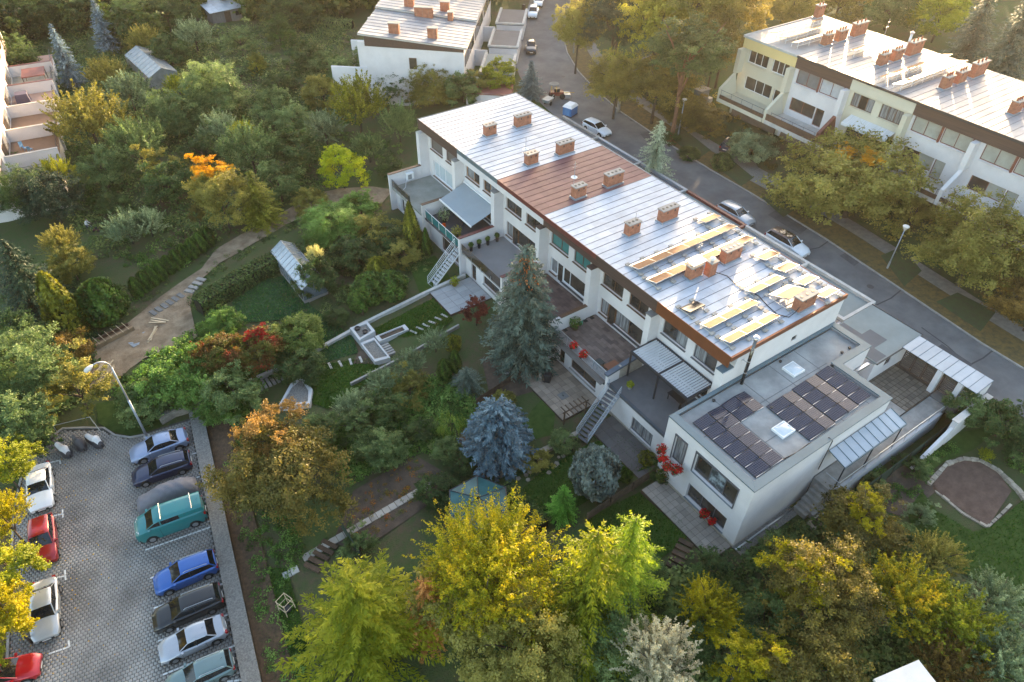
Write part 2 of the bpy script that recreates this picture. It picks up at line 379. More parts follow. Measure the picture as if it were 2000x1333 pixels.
# ---- road with kerbs and footpath
FAR = [(62.2, -60), (62.6, 0), (63.2, 15), (64.3, 24), (65.5, 34), (66.1, 44), (66.3, 52), (67, 62), (68, 71), (70, 79.3), (72.3, 86.2), (75.6, 93.3), (79.5, 99.4), (86, 107.5), (96, 118), (112, 135), (150, 175)]
NEAR = [(57.2, -60), (57.3, 0), (57.35, 11), (57.5, 24), (57.9, 45), (58.3, 60), (58.8, 72), (60.2, 80), (62.6, 88), (66.3, 95.5), (71, 101.5), (77, 108.5), (87, 120), (103, 137), (140, 178)]
def densify(pl, step=2.0):
    out = []
    for (a, b), (c, d) in zip(pl, pl[1:]):
        k = max(1, int(math.hypot(c-a, d-b)/step)); out += [(a+(c-a)*j/k, b+(d-b)*j/k) for j in range(k)]
    return out+[pl[-1]]
ROADZ = 2.0
NEARD = densify(NEAR)
def ribbon(name, left, right, mt, z, parent=None):
    k = max(len(left), len(right)); 
    def rs(pl, k):
        s = [0.0]
        for a, b in zip(pl, pl[1:]): s.append(s[-1]+math.hypot(b[0]-a[0], b[1]-a[1]))
        t = np.linspace(0, s[-1], k); return np.interp(t, s, [p[0] for p in pl]), np.interp(t, s, [p[1] for p in pl])
    k = 90; lx, ly = rs(left, k); rx, ry = rs(right, k); cols = 6; mb = MB(); rows = []
    for i in range(k):
        rows.append([(lx[i]+(rx[i]-lx[i])*j/cols, ly[i]+(ry[i]-ly[i])*j/cols, z) for j in range(cols+1)])
    mb.grid([r[::-1] for r in rows][::-1] if False else rows)
    return mb.build(name, mt, parent)
def offs(pl, d):
    out = []
    for i, p in enumerate(pl):
        a = pl[max(0, i-1)]; b = pl[min(len(pl)-1, i+1)]; t = np.array([b[0]-a[0], b[1]-a[1]]); t = t/np.linalg.norm(t)
        out.append((p[0]+t[1]*d, p[1]-t[0]*d))
    return out
road = struct(ribbon('road', NEAR, FAR, ASPHALT, ROADZ))
for px in ([(1620, 470), (1600, 484), (1575, 489)], [(1765, 563), (1740, 583), (1712, 596)], [(1944, 681), (1920, 700), (1890, 715), (1878, 718)], [(1800, 640), (1850, 676), (1890, 712)], [(1390, 395), (1420, 420), (1350, 372)][:0]):
    if not px: continue
    pts = [W(a, b, ROADZ+.006) for a, b in px]
    mb = MB(); 
    for a, b in zip(pts, pts[1:]):
        t = (b-a)[:2]; t = t/np.linalg.norm(t); nrm = np.array([-t[1], t[0], 0])*.07
        mb.quad(a-nrm, b-nrm, b+nrm, a+nrm)
    tag(mb.build('tar_seam', mat('tar_seam', (.035, .035, .037), .7), road))
for px, r in (((1560, 440), .35), ((1235, 235), .35), ((1700, 560), .35), ((1100, 150), .3)):
    p = W(*px, ROADZ+.008); MB().lathe((p[0], p[1], ROADZ+.004), [(r, 0), (r, .008), (r*.9, .012)], 16).build('drain_cover', mat('iron_cover', (.05, .048, .045), .6, var=.3, scale=8), road)
for px in ([(1500, 420), (1530, 402), (1590, 438), (1562, 458)], [(1640, 500), (1662, 488), (1690, 506), (1668, 520)], [(1250, 262), (1290, 250), (1310, 270), (1268, 282)], [(1815, 690), (1840, 672), (1900, 712), (1880, 730)]):
    MB().poly([W(*p, ROADZ+.007) for p in px][::-1]).build('asphalt_patch', mat('asphalt_patch', (.075, .075, .078), .9, var=.2, scale=1.5, bump=.2), road)
for sgn, pl in ((1, FAR),):
    mb = MB(); ins = offs(pl, .16); pd = densify(pl, 1.0); od = offs(pd, .16)
    for i in range(len(pd)-1):
        a, b, c, d = pd[i], pd[i+1], od[i+1], od[i]
        z0, z1 = 1.6, ROADZ+.12
        g_ = .015
        t = np.array([b[0]-a[0], b[1]-a[1]]); L_ = np.linalg.norm(t); t = t/L_*g_
        P4 = [(a[0]+t[0], a[1]+t[1]), (d[0]+t[0], d[1]+t[1]), (c[0]-t[0], c[1]-t[1]), (b[0]-t[0], b[1]-t[1])]
        mb.hexa([(x, y, z0) for x, y in P4]+[(x, y, z1) for x, y in P4])
    struct(mb.build('kerb', CONC))
VERGE = offs(FAR, .17); PATH0 = offs(FAR, 3.6); PATH1 = offs(FAR, 5.6)
struct(ribbon('verge', VERGE, PATH0, LEAFLIT, ROADZ+.10))
struct(ribbon('footpath', PATH0, PATH1, PAVE, ROADZ+.114))
# paved crossings and grass beds on the verge
for px in ([(1500, 372), (1432, 336), (1390, 322), (1470, 305)], [(1360, 305), (1395, 322), (1470, 345), (1440, 355)][:0]):
    if px: struct(sheet('paved_crossing', [tuple(W(a, b, ROADZ+.1)[:2]) for a, b in px], GRAVELM, zf=lambda x, y: ROADZ+.125+0*x))
for nm, px in (('a', [(1300, 262), (1330, 248), (1388, 294), (1362, 312)]), ('b', [(1392, 322), (1420, 305), (1472, 348), (1448, 364)]), ('c', [(1488, 388), (1520, 372), (1560, 405), (1530, 425)]), ('d', [(1720, 500), (1762, 482), (1800, 530), (1766, 560)]), ('e', [(1828, 590), (1870, 572), (1945, 610), (1915, 648)])):
    struct(sheet('verge_grass', [tuple(W(a, b, ROADZ+.1)[:2]) for a, b in px], mat('patchy_verge_grass', (.05, .05, .022), .95, c2=(.05, .085, .025), scale=1.4, bump=.8, bscale=18), zf=lambda x, y: ROADZ+.13+0*x))
# slope up to the opposite row
# ---- yard apron in front of the garages
struct(sheet('forecourt', [(56.4, 23), (57.6, 23), (58.3, 60), (58.8, 72), (56.2, 72)], PAVE, zf=lambda x, y: ROADZ+.02+0*x))

# ---- parking lot
LU = np.array([-.989, .146]); LV = np.array([-.146, -.989]); L0 = np.array([0.30, 49.6])
def lot(u, v): p = L0+LU*u+LV*v; return (float(p[0]), float(p[1]))
LZ = -3.0
LOTW = 13.9
lotb = struct(sheet('parking_lot', [lot(0, -1.5), lot(5.2, -1.4), lot(7.4, -3.6), lot(10.4, -5.0), lot(13.2, -2.4), lot(LOTW, 3), lot(LOTW, 48), lot(0, 48)], mat('paver_bed', (.075, .07, .06), .95, var=.3, scale=4), zf=lambda x, y: LZ+0*x, step=3))
PAVER = mat('grey_concrete_paver', (.17, .16, .15), .85, c2=(.37, .35, .325), scale=.4, bump=.3, bscale=30)
def inpoly(poly, x, y):
    c = np.zeros_like(x, bool); j = len(poly)-1
    for i in range(len(poly)):
        a, b = poly[i], poly[j]
        c ^= ((a[1] > y) != (b[1] > y)) & (x < (b[0]-a[0])*(y-a[1])/(b[1]-a[1]+1e-9)+a[0]); j = i
    return c
def np_mesh(name, V, Fq, mt, attrs=None, smooth=False):
    """V (n,3), Fq (m,4) -> mesh (fast)"""
    me = bpy.data.meshes.new(name); V = np.ascontiguousarray(V, np.float32); Fq = np.ascontiguousarray(Fq, np.int32)
    k = Fq.shape[1]
    me.vertices.add(len(V)); me.vertices.foreach_set('co', V.ravel())
    me.loops.add(Fq.size); me.loops.foreach_set('vertex_index', Fq.ravel())
    me.polygons.add(len(Fq)); me.polygons.foreach_set('loop_start', np.arange(0, Fq.size, k, dtype=np.int32))
    if attrs:
        for a_, arr in attrs.items():
            at = me.attributes.new(a_, 'FLOAT', 'POINT'); at.data.foreach_set('value', np.ascontiguousarray(arr, np.float32))
    if smooth: me.polygons.foreach_set('use_smooth', np.ones(len(Fq), bool))
    me.materials.append(mt); me.update(calc_edges=True); return me
BOXF = np.array([(4, 5, 6, 7), (0, 1, 5, 4), (1, 2, 6, 5), (2, 3, 7, 6), (3, 0, 4, 7)])
def pavers(name, poly, org, ax, ay, su, sv, gap, z0, z1, mt, parent, stag=0.5, jit=.006, chamfer=.012):
    xs = np.array([p[0] for p in poly]); ys = np.array([p[1] for p in poly]); ax = np.array(ax, float); ay = np.array(ay, float); org = np.array(org, float)
    rel = np.stack([xs, ys], 1)-org; uu = rel @ ax; vv = rel @ ay
    ui = np.arange(math.floor(uu.min()/su)-1, math.ceil(uu.max()/su)+1); vi = np.arange(math.floor(vv.min()/sv), math.ceil(vv.max()/sv)+1)
    U, V_ = np.meshgrid(ui, vi); cu = (U+.5+stag*(V_ % 2))*su; cv = (V_+.5)*sv; cu = cu.ravel(); cv = cv.ravel()
    cx = org[0]+ax[0]*cu+ay[0]*cv; cy_ = org[1]+ax[1]*cu+ay[1]*cv
    k = inpoly(poly, cx, cy_); cu, cv = cu[k], cv[k]; n = len(cu)
    hu, hv = su/2-gap/2, sv/2-gap/2
    zt = z1+rng.uniform(-jit, jit, n)
    vs_ = np.zeros((n, 8, 3))
    for q, (a, b) in enumerate(((-1, -1), (1, -1), (1, 1), (-1, 1))):
        for lv in (0, 1):
            s_ = 0 if lv == 0 else chamfer
            pu = cu+a*(hu-s_); pv = cv+b*(hv-s_)
            vs_[:, q+4*lv, 0] = org[0]+ax[0]*pu+ay[0]*pv; vs_[:, q+4*lv, 1] = org[1]+ax[1]*pu+ay[1]*pv
            vs_[:, q+4*lv, 2] = z0 if lv == 0 else zt
    Fq = (BOXF[None]+8*np.arange(n)[:, None, None]).reshape(-1, 4)
    o = bpy.data.objects.new(name, np_mesh(name, vs_.reshape(-1, 3), Fq, mt)); COL.objects.link(o); o.parent = parent; return o
LOTPOLY = [lot(.05, -1.3), lot(5.2, -1.2), lot(7.4, -3.4), lot(10.4, -4.8), lot(13.1, -2.3), lot(LOTW-.1, 3), lot(LOTW-.1, 48), lot(.05, 48)]
stuff(pavers('paving_stones', LOTPOLY, L0, LU, -LV, .27, .25, .03, LZ-.02, LZ+.035, PAVER, lotb))
# white stall lines of paint on the pavers
LINE = mat('white_line_paint', (.62, .62, .60), .7, var=.25, scale=6)
lines = MB()
def pline(u0, v0, u1, v1, w=.12):
    a = np.array(lot(u0, v0)); b = np.array(lot(u1, v1)); t = (b-a)/np.linalg.norm(b-a); nrm = np.array([-t[1], t[0]])*w/2; z = LZ+.052
    n_ = max(1, int(np.linalg.norm(b-a)/.34))
    for i in range(n_):
        p = a+(b-a)*(i+.06)/n_; q = a+(b-a)*(i+.94)/n_
        mb_ = MB(); lines.box_(p, q, nrm, z) if hasattr(lines, 'box_') else lines.hexa([(*(p-nrm), z-.006), (*(q-nrm), z-.006), (*(q+nrm), z-.006), (*(p+nrm), z-.006), (*(p-nrm), z), (*(q-nrm), z), (*(q+nrm), z), (*(p+nrm), z)])
def luv(px, py):
    p = W(px, py, LZ)[:2]-L0; return float(p @ LU), float(p @ LV)
def lpx(a, b): return (a/2.5017, 800+b/2.5017)
for (a, b), (c, d) in (((710, 690), (1030, 577)), ((733, 828), (1070, 705)), ((750, 975), (1100, 850)), ((772, 1135), (1115, 1005)), ((795, 1300), (1165, 1150)), ((960, 335), (978, 330)), ((940, 220), (962, 214)), ((1110, 1333), (1205, 1322)),
                   ((243, 262), (297, 250)), ((292, 248), (297, 270)), ((255, 524), (308, 512)), ((306, 488), (308, 532)), ((255, 832), (320, 815)), ((318, 785), (322, 838)), ((237, 1197), (340, 1163)), ((335, 1130), (341, 1166))):
    u0, v0 = luv(*lpx(a, b)); u1, v1 = luv(*lpx(c, d)); pline(u0, v0, u1, v1)
lines.build('stall_lines', LINE, lotb, rel=False)
# kerb round the lot head
def strip_wall(name, pts, w, z0f, z1f, mt, parent=None, mb=None):
    own = mb is None; mb = mb or MB(); k = len(pts); L_, R_ = [], []
    for i in range(k):
        a = np.array(pts[max(0, i-1)][:2], float); b = np.array(pts[min(k-1, i+1)][:2], float); t = (b-a)/np.linalg.norm(b-a); nn = np.array([-t[1], t[0]])*w/2; p = np.array(pts[i][:2], float)
        L_.append(p+nn); R_.append(p-nn)
    for i in range(k-1):
        q = [R_[i], R_[i+1], L_[i+1], L_[i]]
        mb.hexa([(p[0], p[1], z0f(p[0], p[1])) for p in q]+[(p[0], p[1], z1f(p[0], p[1])) for p in q])
    return mb.build(name, mt, parent, rel=parent is not None) if own else mb
struct(strip_wall('lot_kerb', [lot(3.6, -1.1), lot(5.0, -1.35), lot(6.2, -2.2), lot(7.0, -3.5), lot(8.6, -4.3), lot(10.3, -5.0), lot(11.8, -3.9), lot(13.2, -2.4), lot(LOTW, 3), lot(LOTW+.02, 48)], .16, lambda x, y: LZ-.3, lambda x, y: LZ+.12, CONC))
# gabion / gravel topped retaining wall along the right side of the lot
gw = thing('retaining_wall', (*lot(-.8, 20), LZ), 0, 'long grey gravel-topped retaining wall beside the row of parked cars', 'wall')
def lz(z): return lambda x, y: z
strip_wall('wall_body', [lot(-.62, -3.6), lot(-.62, 48)], 1.05, lz(LZ-.4), lz(LZ+.52), STONE, gw)
strip_wall('gravel_top', [lot(-.62, -3.65), lot(-.62, 48)], 1.15, lz(LZ+.522), lz(LZ+.60), GRAVELM, gw)
g2 = thing('gabion_bench', (*lot(1.2, -2.6), LZ), 0, 'short stone-filled gabion block at the top corner of the car park', 'wall')
strip_wall('gravel_cap', [lot(-.02, -3.1), lot(1.2, -3.2), lot(2.6, -2.7)], 1.15, lz(LZ-.2), lz(LZ+.55), GRAVELM, g2)
strip_wall('stone_face', [lot(.0, -2.45), lot(1.2, -2.5), lot(2.4, -2.05)], .32, lz(LZ-.2), lz(LZ+.5), STONE, g2)
# dry leaf strip outside the wall and left verge
struct(sheet('leaf_strip', [lot(-1.2, -3), lot(-3.2, -3), lot(-3.2, 48), lot(-1.2, 48)], mat('brown_leaf_mulch', (.05, .032, .02), .95, c2=(.13, .08, .045), scale=3, bump=.8, bscale=14), dz=.14))
struct(sheet('left_verge', [lot(LOTW+.12, 0), lot(LOTW+9, 0), lot(LOTW+9, 48), lot(LOTW+.12, 48)], LEAFLIT, dz=.06, step=2))
struct(sheet('lot_head_grass', [lot(2.6, -1.6), lot(5, -1.6), lot(6.5, -3), lot(7.5, -4.5), lot(7.5, -7), lot(1.5, -6), lot(1, -3.8)], GRASS, dz=.08))
# ---- dirt track
struct(sheet('dirt_track', pxpoly([(768, 372), (745, 400), (690, 392), (625, 410), (560, 440), (500, 475), (430, 515), (380, 560), (372, 600), (385, 660), (330, 690), (285, 700), (255, 720), (215, 760), (175, 760), (165, 720), (190, 670), (240, 640), (290, 600), (335, 565), (395, 525), (420, 490), (470, 460), (540, 425), (600, 385), (660, 370), (720, 365)]), DIRT, step=.45, zf=lambda x, y: G(x, y)+.09+.05*np.sin(x*.9+y*1.3)*np.sin(y*.7)+rng.normal(0, .008, np.shape(x))))
# ---- lawns
def lawn(px, mt, nm='lawn', dz=.06): return struct(sheet(nm, pxpoly(px), mt, dz=dz))
lawn([(452, 592), (520, 545), (560, 540), (610, 600), (560, 625), (478, 632)], GRASS_T)
lawn([(610, 600), (690, 660), (700, 690), (600, 720), (560, 700), (540, 640)], GRASS_T)
lawn([(728, 645), (846, 584), (886, 626), (856, 648), (790, 660), (742, 656)], GRASS_D)
lawn([(585, 720), (690, 704), (735, 700), (742, 730), (690, 770), (640, 800), (612, 790)], GRASS_D)
lawn([(1040, 800), (1070, 770), (1085, 800), (1080, 850), (1035, 862), (1010, 850)], GRASS)
lawn([(1010, 965), (1060, 920), (1150, 868), (1215, 850), (1290, 905), (1240, 925), (1130, 990), (1050, 1010)], GRASS_D)
lawn([(1150, 1010), (1265, 955), (1352, 1042), (1300, 1085), (1250, 1130), (1190, 1110), (1130, 1060)], GRASS_D)
lawn([(1800, 960), (1830, 1000), (1900, 1040), (1935, 1030), (2000, 975), (2100, 1050), (2100, 1280), (1980, 1180), (1880, 1120), (1790, 1060), (1770, 1000)], GRASS)
lawn([(1760, 905), (1850, 850), (1960, 830), (1900, 880), (1840, 905), (1800, 935)], GRASS)
lawn([(480, 1110), (560, 1110), (600, 1250), (600, 1333), (530, 1333), (500, 1220)], GRASS)
lawn([(800, 520), (850, 500), (880, 545), (820, 575)], GRASS_D)
lawn([(500, 175), (580, 175), (640, 210), (560, 235), (500, 215)], GRASS)
lawn([(480, 120), (560, 140), (600, 150), (520, 160)], GRASS)
# vegetable plot, soil
struct(sheet('vegetable_plot', pxpoly([(690, 960), (810, 890), (880, 930), (840, 985), (760, 1040), (700, 1080), (650, 1060)]), SOIL, dz=.06))
struct(sheet('soil_bed', pxpoly([(700, 690), (735, 665), (760, 690), (735, 712), (690, 712)]), SOIL, dz=.09))
struct(sheet('soil_bed', pxpoly([(1835, 915), (1870, 897), (1910, 900), (1950, 925), (1975, 960), (1930, 1028), (1890, 1005), (1820, 955)]), mat('reddish_brown_soil', (.085, .05, .038), .95, c2=(.15, .095, .07), scale=1.5, bump=.7, bscale=9), dz=.05))
struct(sheet('soil_bed', pxpoly([(1690, 985), (1750, 900), (1800, 900), (1830, 960), (1760, 1010)]), SOIL, dz=.05))
struct(sheet('undergrowth_soil', pxpoly([(940, 700), (1075, 700), (1060, 760), (960, 790)]), SOIL, dz=.05))
# ================================================================== buildings
def wall_holes(mb, mp, u0, u1, z0, z1, t, holes):
    us = sorted({u0, u1, *[h[0] for h in holes], *[h[1] for h in holes]}); zs = sorted({z0, z1, *[h[2] for h in holes], *[h[3] for h in holes]})
    us = [u for u in us if u0 <= u <= u1]; zs = [z for z in zs if z0 <= z <= z1]
    for a, b in zip(zs, zs[1:]):
        run = None
        for c, d in zip(us, us[1:]):
            solid = not any(h[0]-1e-6 <= c and d <= h[1]+1e-6 and h[2]-1e-6 <= a and b <= h[3]+1e-6 for h in holes)
            if solid: run = [c, d] if run is None else [run[0], d]
            if not solid and run: mb.mbox(mp, run[0], run[1], 0, t, a, b); run = None
        if run: mb.mbox(mp, run[0], run[1], 0, t, a, b)
    return mb
def window(parent, mp, u0, u1, z0, z1, fm, panes, mull=(), rec=.14, fw=.07, sill=None, trans=(), name='window', sillw=.16, rel=True):
    """frame (part) with panes (sub-parts) and a sill; panes: list of materials cycled"""
    mb = MB(); d0, d1 = rec, rec+.08
    mb.mbox(mp, u0, u1, d0, d1, z0, z0+fw).mbox(mp, u0, u1, d0, d1, z1-fw, z1)
    mb.mbox(mp, u0, u0+fw, d0, d1, z0+fw, z1-fw).mbox(mp, u1-fw, u1, d0, d1, z0+fw, z1-fw)
    cuts = [u0+fw]+[x for q in mull for x in (u0+(u1-u0)*q-fw*.45, u0+(u1-u0)*q+fw*.45)]+[u1-fw]
    for i in range(1, len(cuts)-1, 2): mb.mbox(mp, cuts[i], cuts[i+1], d0, d1, z0+fw, z1-fw)
    fr = mb.build(name, fm, parent, rel=rel)
    pr = fr
    for k, i in enumerate(range(0, len(cuts), 2)):
        p = MB(); p.mbox(mp, cuts[i], cuts[i+1], rec+.045, rec+.06, z0+fw, z1-fw)
        o = p.build('pane', panes[k % len(panes)]); o.data.transform(MATS_INV[parent.name] if rel else Matrix.Identity(4)); o.parent = fr
    if sill is not None:
        s = MB(); a, b = mp(u0-.06, -sillw*.6, z0), None
        s.hexa([mp(u0-.08, -sillw, z0-.075), mp(u1+.08, -sillw, z0-.075), mp(u1+.08, rec, z0-.045), mp(u0-.08, rec, z0-.045), mp(u0-.08, -sillw, z0-.045), mp(u1+.08, -sillw, z0-.045), mp(u1+.08, rec, z0-.005), mp(u0-.08, rec, z0-.005)])
        o = s.build('sill', sill); o.data.transform(MATS_INV[parent.name] if rel else Matrix.Identity(4)); o.parent = fr
    return fr
def sub(mb, name, mt, part, root):
    o = mb.build(name, mt); o.data.transform(MATS_INV[root.name]); o.parent = part; return o
def chimney(root, roof, x0, x1, y0, y1, z, h, flues=3, pots=False):
    c = MB().box(x0, x1, y0, y1, z-.1, z+h); c = sub(c, 'chimney', BRICK, roof, root)
    # chimney is a sub-part of the roof; its cap and flashing stand beside it
    sub(MB().box(x0-.07, x1+.07, y0-.07, y1+.07, z+h+.002, z+h+.1), 'chimney_cap', CONC, roof, root)
    sub(MB().box(x0-.1, x1+.1, y0-.1, y1+.1, z-.02, z+.16), 'chimney_flashing', ZINC_LT, roof, root)
    n = flues
    for i in range(n):
        mb = MB(); u = x0+(x1-x0)*(i+.5)/n; mb.lathe((u, (y0+y1)/2, z+h+.09), [(.13, 0), (.13, .03), (.125, .032)], 10); sub(mb, 'flue_hole', BLACK, roof, root)
    if pots:
        for i in range(n):
            u = x0+(x1-x0)*(i+.5)/n; sub(MB().lathe((u, (y0+y1)/2, z+h+.1), [(.11, 0), (.09, .3), (.07, .32)], 8), 'chimney_pot', TERRA, roof, root)
    mb = MB()
    for u in (x0+.28*(x1-x0), x0+.75*(x1-x0)):
        mb.box(u-.07, u+.07, y0-.012, y0+.02, z+h-.34, z+h-.14)
    sub(mb, 'vent_hole', BLACK, roof, root)

Y0 = [22.12, 30.03, 37.88, 45.75, 53.78, 61.78, 69.91]
RZ = 9.12; XF = 36.3; XB = 49.2; TZ = 1.96
mpW = lambda x: (lambda u, d, z: (x+d, u, z))         # wall facing -X
mpS = lambda y: (lambda u, d, z: (u, y+d, z))         # wall facing -Y
mpE = lambda x: (lambda u, d, z: (x-d, u, z))         # wall facing +X
def roof_sheets(root, roof, x0, x1, y0, y1, z, mt, nst, seam, nx=5, zf=None):
    zf = zf or (lambda x: 0.0)
    w = (y1-y0)/nst; ln = (x1-x0)/nx
    me = None; c0 = Vector(MATS_INV[root.name] @ Vector((0, 0, 0)))
    for i in range(nst):
        ofs = [0, .5, .25, .75][i % 4]*ln
        xs = [x0]+[x0+ofs+ln*k for k in range(0 if ofs > .1 else 1, nx+1) if x0+ofs+ln*k < x1-.3]+[x1]
        for a, b in zip(xs, xs[1:]):
            mb = MB(); yy0, yy1 = y0+w*i+.012, y0+w*(i+1)-.012; bow = random.uniform(.0, .012)
            mb.grid([[(a+.006, yy0, z+zf(a)), (a+.006, (yy0+yy1)/2, z+bow+zf(a)), (a+.006, yy1, z+zf(a))], [((a+b)/2, yy0, z+zf((a+b)/2)+.002), ((a+b)/2, (yy0+yy1)/2, z+bow+random.uniform(-.006, .008)+zf((a+b)/2)), ((a+b)/2, yy1, z+zf((a+b)/2))], [(b-.006, yy0, z+zf(b)), (b-.006, (yy0+yy1)/2, z+bow+zf(b)), (b-.006, yy1, z+zf(b))]][::-1])
            mb.box(a+.006, b-.006, yy0, yy1, z-.03+min(zf(a), zf(b)), z-.004+min(zf(a), zf(b)))
            sub(mb, 'roof_sheet', mt, roof, root)
    mb = MB()
    for i in range(nst+1):
        y = y0+w*i; mb.hexa([(x0, y-.007, z-.02+zf(x0)), (x1, y-.007, z-.02+zf(x1)), (x1, y+.007, z-.02+zf(x1)), (x0, y+.007, z-.02+zf(x0)), (x0, y-.007, z+.03+zf(x0)), (x1, y-.007, z+.03+zf(x1)), (x1, y+.007, z+.03+zf(x1)), (x0, y+.007, z+.03+zf(x0))])
    sub(mb, 'standing_seam', seam, roof, root)

ROWLAB = ['end row house with copper-brown roof edge beside the modern white annex',
          'row house with brown tiled terrace and red geraniums on its railing',
          'row house with teal window blinds behind the tall grey-green spruce',
          'row house under the dull red metal roof, brown glass terrace parapet',
          'row house with grey awning and teal glass terrace railing',
          'far end row house with bare concrete terrace and white terrace windows']
FASC = [(FASC_COPPER, FASC_COPPER), (FASC_BROWN, FASC_BROWN), (FASC_RED, FASC_BROWN), (FASC_RED, PLASTER), (ZINC, PLASTER2), (FASC_BROWN, FASC_BROWN)]
WOOD = [WIN_GREY, WIN_BROWN, WIN_BROWN, WIN_BROWN, WIN_OAK, WIN_BROWN]
UPP = [[GLASS_CURT, GLASS], [GLASS, GLASS], [GLASS_TEAL], [GLASS, GLASS], [GLASS, GLASS_CURT], [mat('grey_roller_shutter', (.13, .12, .115), .6, var=.1)]]
houses = []
for i in range(6):
    y0, y1 = Y0[i], Y0[i+1]
    h = thing('row_house', (42.5, (y0+y1)/2, 1.9), 0, ROWLAB[i], 'house', 'main terrace of row houses'); houses.append(h)
    pl = PLASTER2 if i in (4,) else PLASTER
    a0, a1 = y0+4.72, y0+7.5; b0, b1 = y0+1.5, y0+3.9
    uz0, uz1 = (5.83, 7.66) if i else (5.70, 7.5)
    d0, d1 = y0+1.62, y0+7.4
    holes = [(a0, a1, uz0, uz1), (b0, b1, uz0, uz1)]
    lowz0, lowz1 = 2.5, 4.32
    if i == 5: low = [(y0+1.5, y0+7.1, 2.45, 4.45)]
    else: low = [(y0+6.35, d1, 2.58, lowz1), (y0+5.4, y0+6.35, TZ+.06, lowz1), (d0, y0+5.4, 2.5, lowz1)]
    wl = wall_holes(MB(), mpW(XF), y0, y1, TZ-.2, 8.9, .35, holes+low)
    wl.box(XB-.3, XB, y0, y1, 1.7, 8.9).box(XF+.36, XB-.31, y0+.002, y0+.25, TZ-.2, 8.88)   # street wall and party wall
    wl.box(XF+.9, XF+.95, y0+.26, y1-.01, TZ, 8.85)                                          # inner partition behind the windows
    if i == 5: wl.box(XF, XB, y1+.602, y1+.8, 0, 8.9)
    wl.build('wall', pl, h, rel=True)
    sm = mat('grey_sill', (.12, .12, .125), .6) if i == 0 else (WIN_BROWN if i != 4 else WIN_BROWN)
    window(h, mpW(XF), a0, a1, uz0, uz1, WOOD[i], UPP[i], (.45,) if i != 5 else (), sill=sm)
    window(h, mpW(XF), b0, b1, uz0, uz1, WOOD[i], UPP[i][::-1], (.5,) if i != 5 else (), sill=sm)
    if i == 5:
        window(h, mpW(XF), *low[0], WIN_WHITE, [GLASS_WHITE], (.25, .55, .8), sill=WIN_BROWN)
        MB().box(XF-.02, XF+.2, y0+1.3, y0+7.2, 4.5, 4.72).build('shutter_box', PLASTER2, h, rel=True)
    else:
        lw = WIN_BROWN if i != 2 else WIN_WHITE
        window(h, mpW(XF), *low[0], lw, [GLASS_CURT], (), sill=WIN_BROWN)
        window(h, mpW(XF), *low[1], lw, [GLASS], (), name='terrace_door', rec=.1)
        window(h, mpW(XF), *low[2], lw, [GLASS, GLASS_CURT] if i == 1 else [GLASS], (.5,) if i != 2 else (.72,), sill=mat('sill_dark', (.06, .06, .065), .5), sillw=.22)
    # roof
    rf = MB().box(35.62, XB+.2, y0-.0, y1 if i < 5 else y1+.75, 8.9, 9.05).build('roof', ROOF_SEAM, h, rel=True)
    rm, sm2 = (ROOF_RED, ROOF_SEAM_RED) if i == 3 else (ROOF_SILVER, ROOF_SEAM)
    roof_sheets(h, rf, 35.56, XB+.22, y0+.005, (y1 if i < 5 else y1+.75)-.005, 9.09, rm, 9 if i < 5 else 10, sm2)
    fu, fl = FASC[i]
    ye = y1 if i < 5 else y1+.75
    sub(MB().box(35.5, 35.555, y0+.004, ye-.004, 8.62, 9.13), 'fascia', fu, rf, h)
    sub(MB().box(35.5+.004, 35.62, y0+.004, ye-.004, 7.98, 8.62), 'fascia_board', fl, rf, h)
    sub(MB().box(35.62, XF-.002, y0+.63, ye-.004, 7.98, 8.06), 'soffit', fl if fl is not PLASTER else PLASTER, rf, h)
    sub(MB().box(XB+.225, XB+.27, y0+.004, ye-.004, 8.8, 9.13), 'eaves_trim', FASC_COPPER if i == 0 else ZINC_LT, rf, h)
    if i == 0: sub(MB().box(35.5, XB+.27, y0-.16, y0-.002, 8.72, 9.14), 'verge_trim', FASC_COPPER, rf, h)
    if i == 5: sub(MB().box(35.5, XB+.27, ye+.002, ye+.06, 8.8, 9.14), 'verge_trim', ZINC, rf, h)
    cy0 = y0+.5
    if i: chimney(h, rf, 39.7, 41.05, cy0, cy0+.72, 9.1, 1.25, 3)
    if 1:
        chimney(h, rf, 43.85, 45.85, cy0, cy0+.72, 9.1, 1.3, 4 if i else 3)
    # fin between the houses
    mb = MB().box(35.1, XF-.002, y0, y0+.62, 2.0, 7.64)
    mb.build('party_fin', pl, h, rel=True)
    capm = [ZINC, CONC_D, FASC_BROWN, FASC_BROWN, CONC_D, CONC][i]
    MB().box(35.05, XF-.004, y0-.05, y0+.67, 7.642, 7.72).build('fin_cap', capm, h, rel=True)
    if i == 5:
        MB().box(35.1, XF-.002, y1, y1+.7, -.9, 7.64).build('party_fin', PLASTER2, h, rel=True)
        MB().hexa([(35.05, y1-.04, 7.642), (XF, y1-.04, 7.642), (XF, y1+.74, 7.642), (35.05, y1+.74, 7.642), (35.05, y1+.3, 7.9), (XF, y1+.3, 7.9), (XF, y1+.34, 7.9), (35.05, y1+.34, 7.9)]).build('fin_cap', CONC_L, h, rel=True)
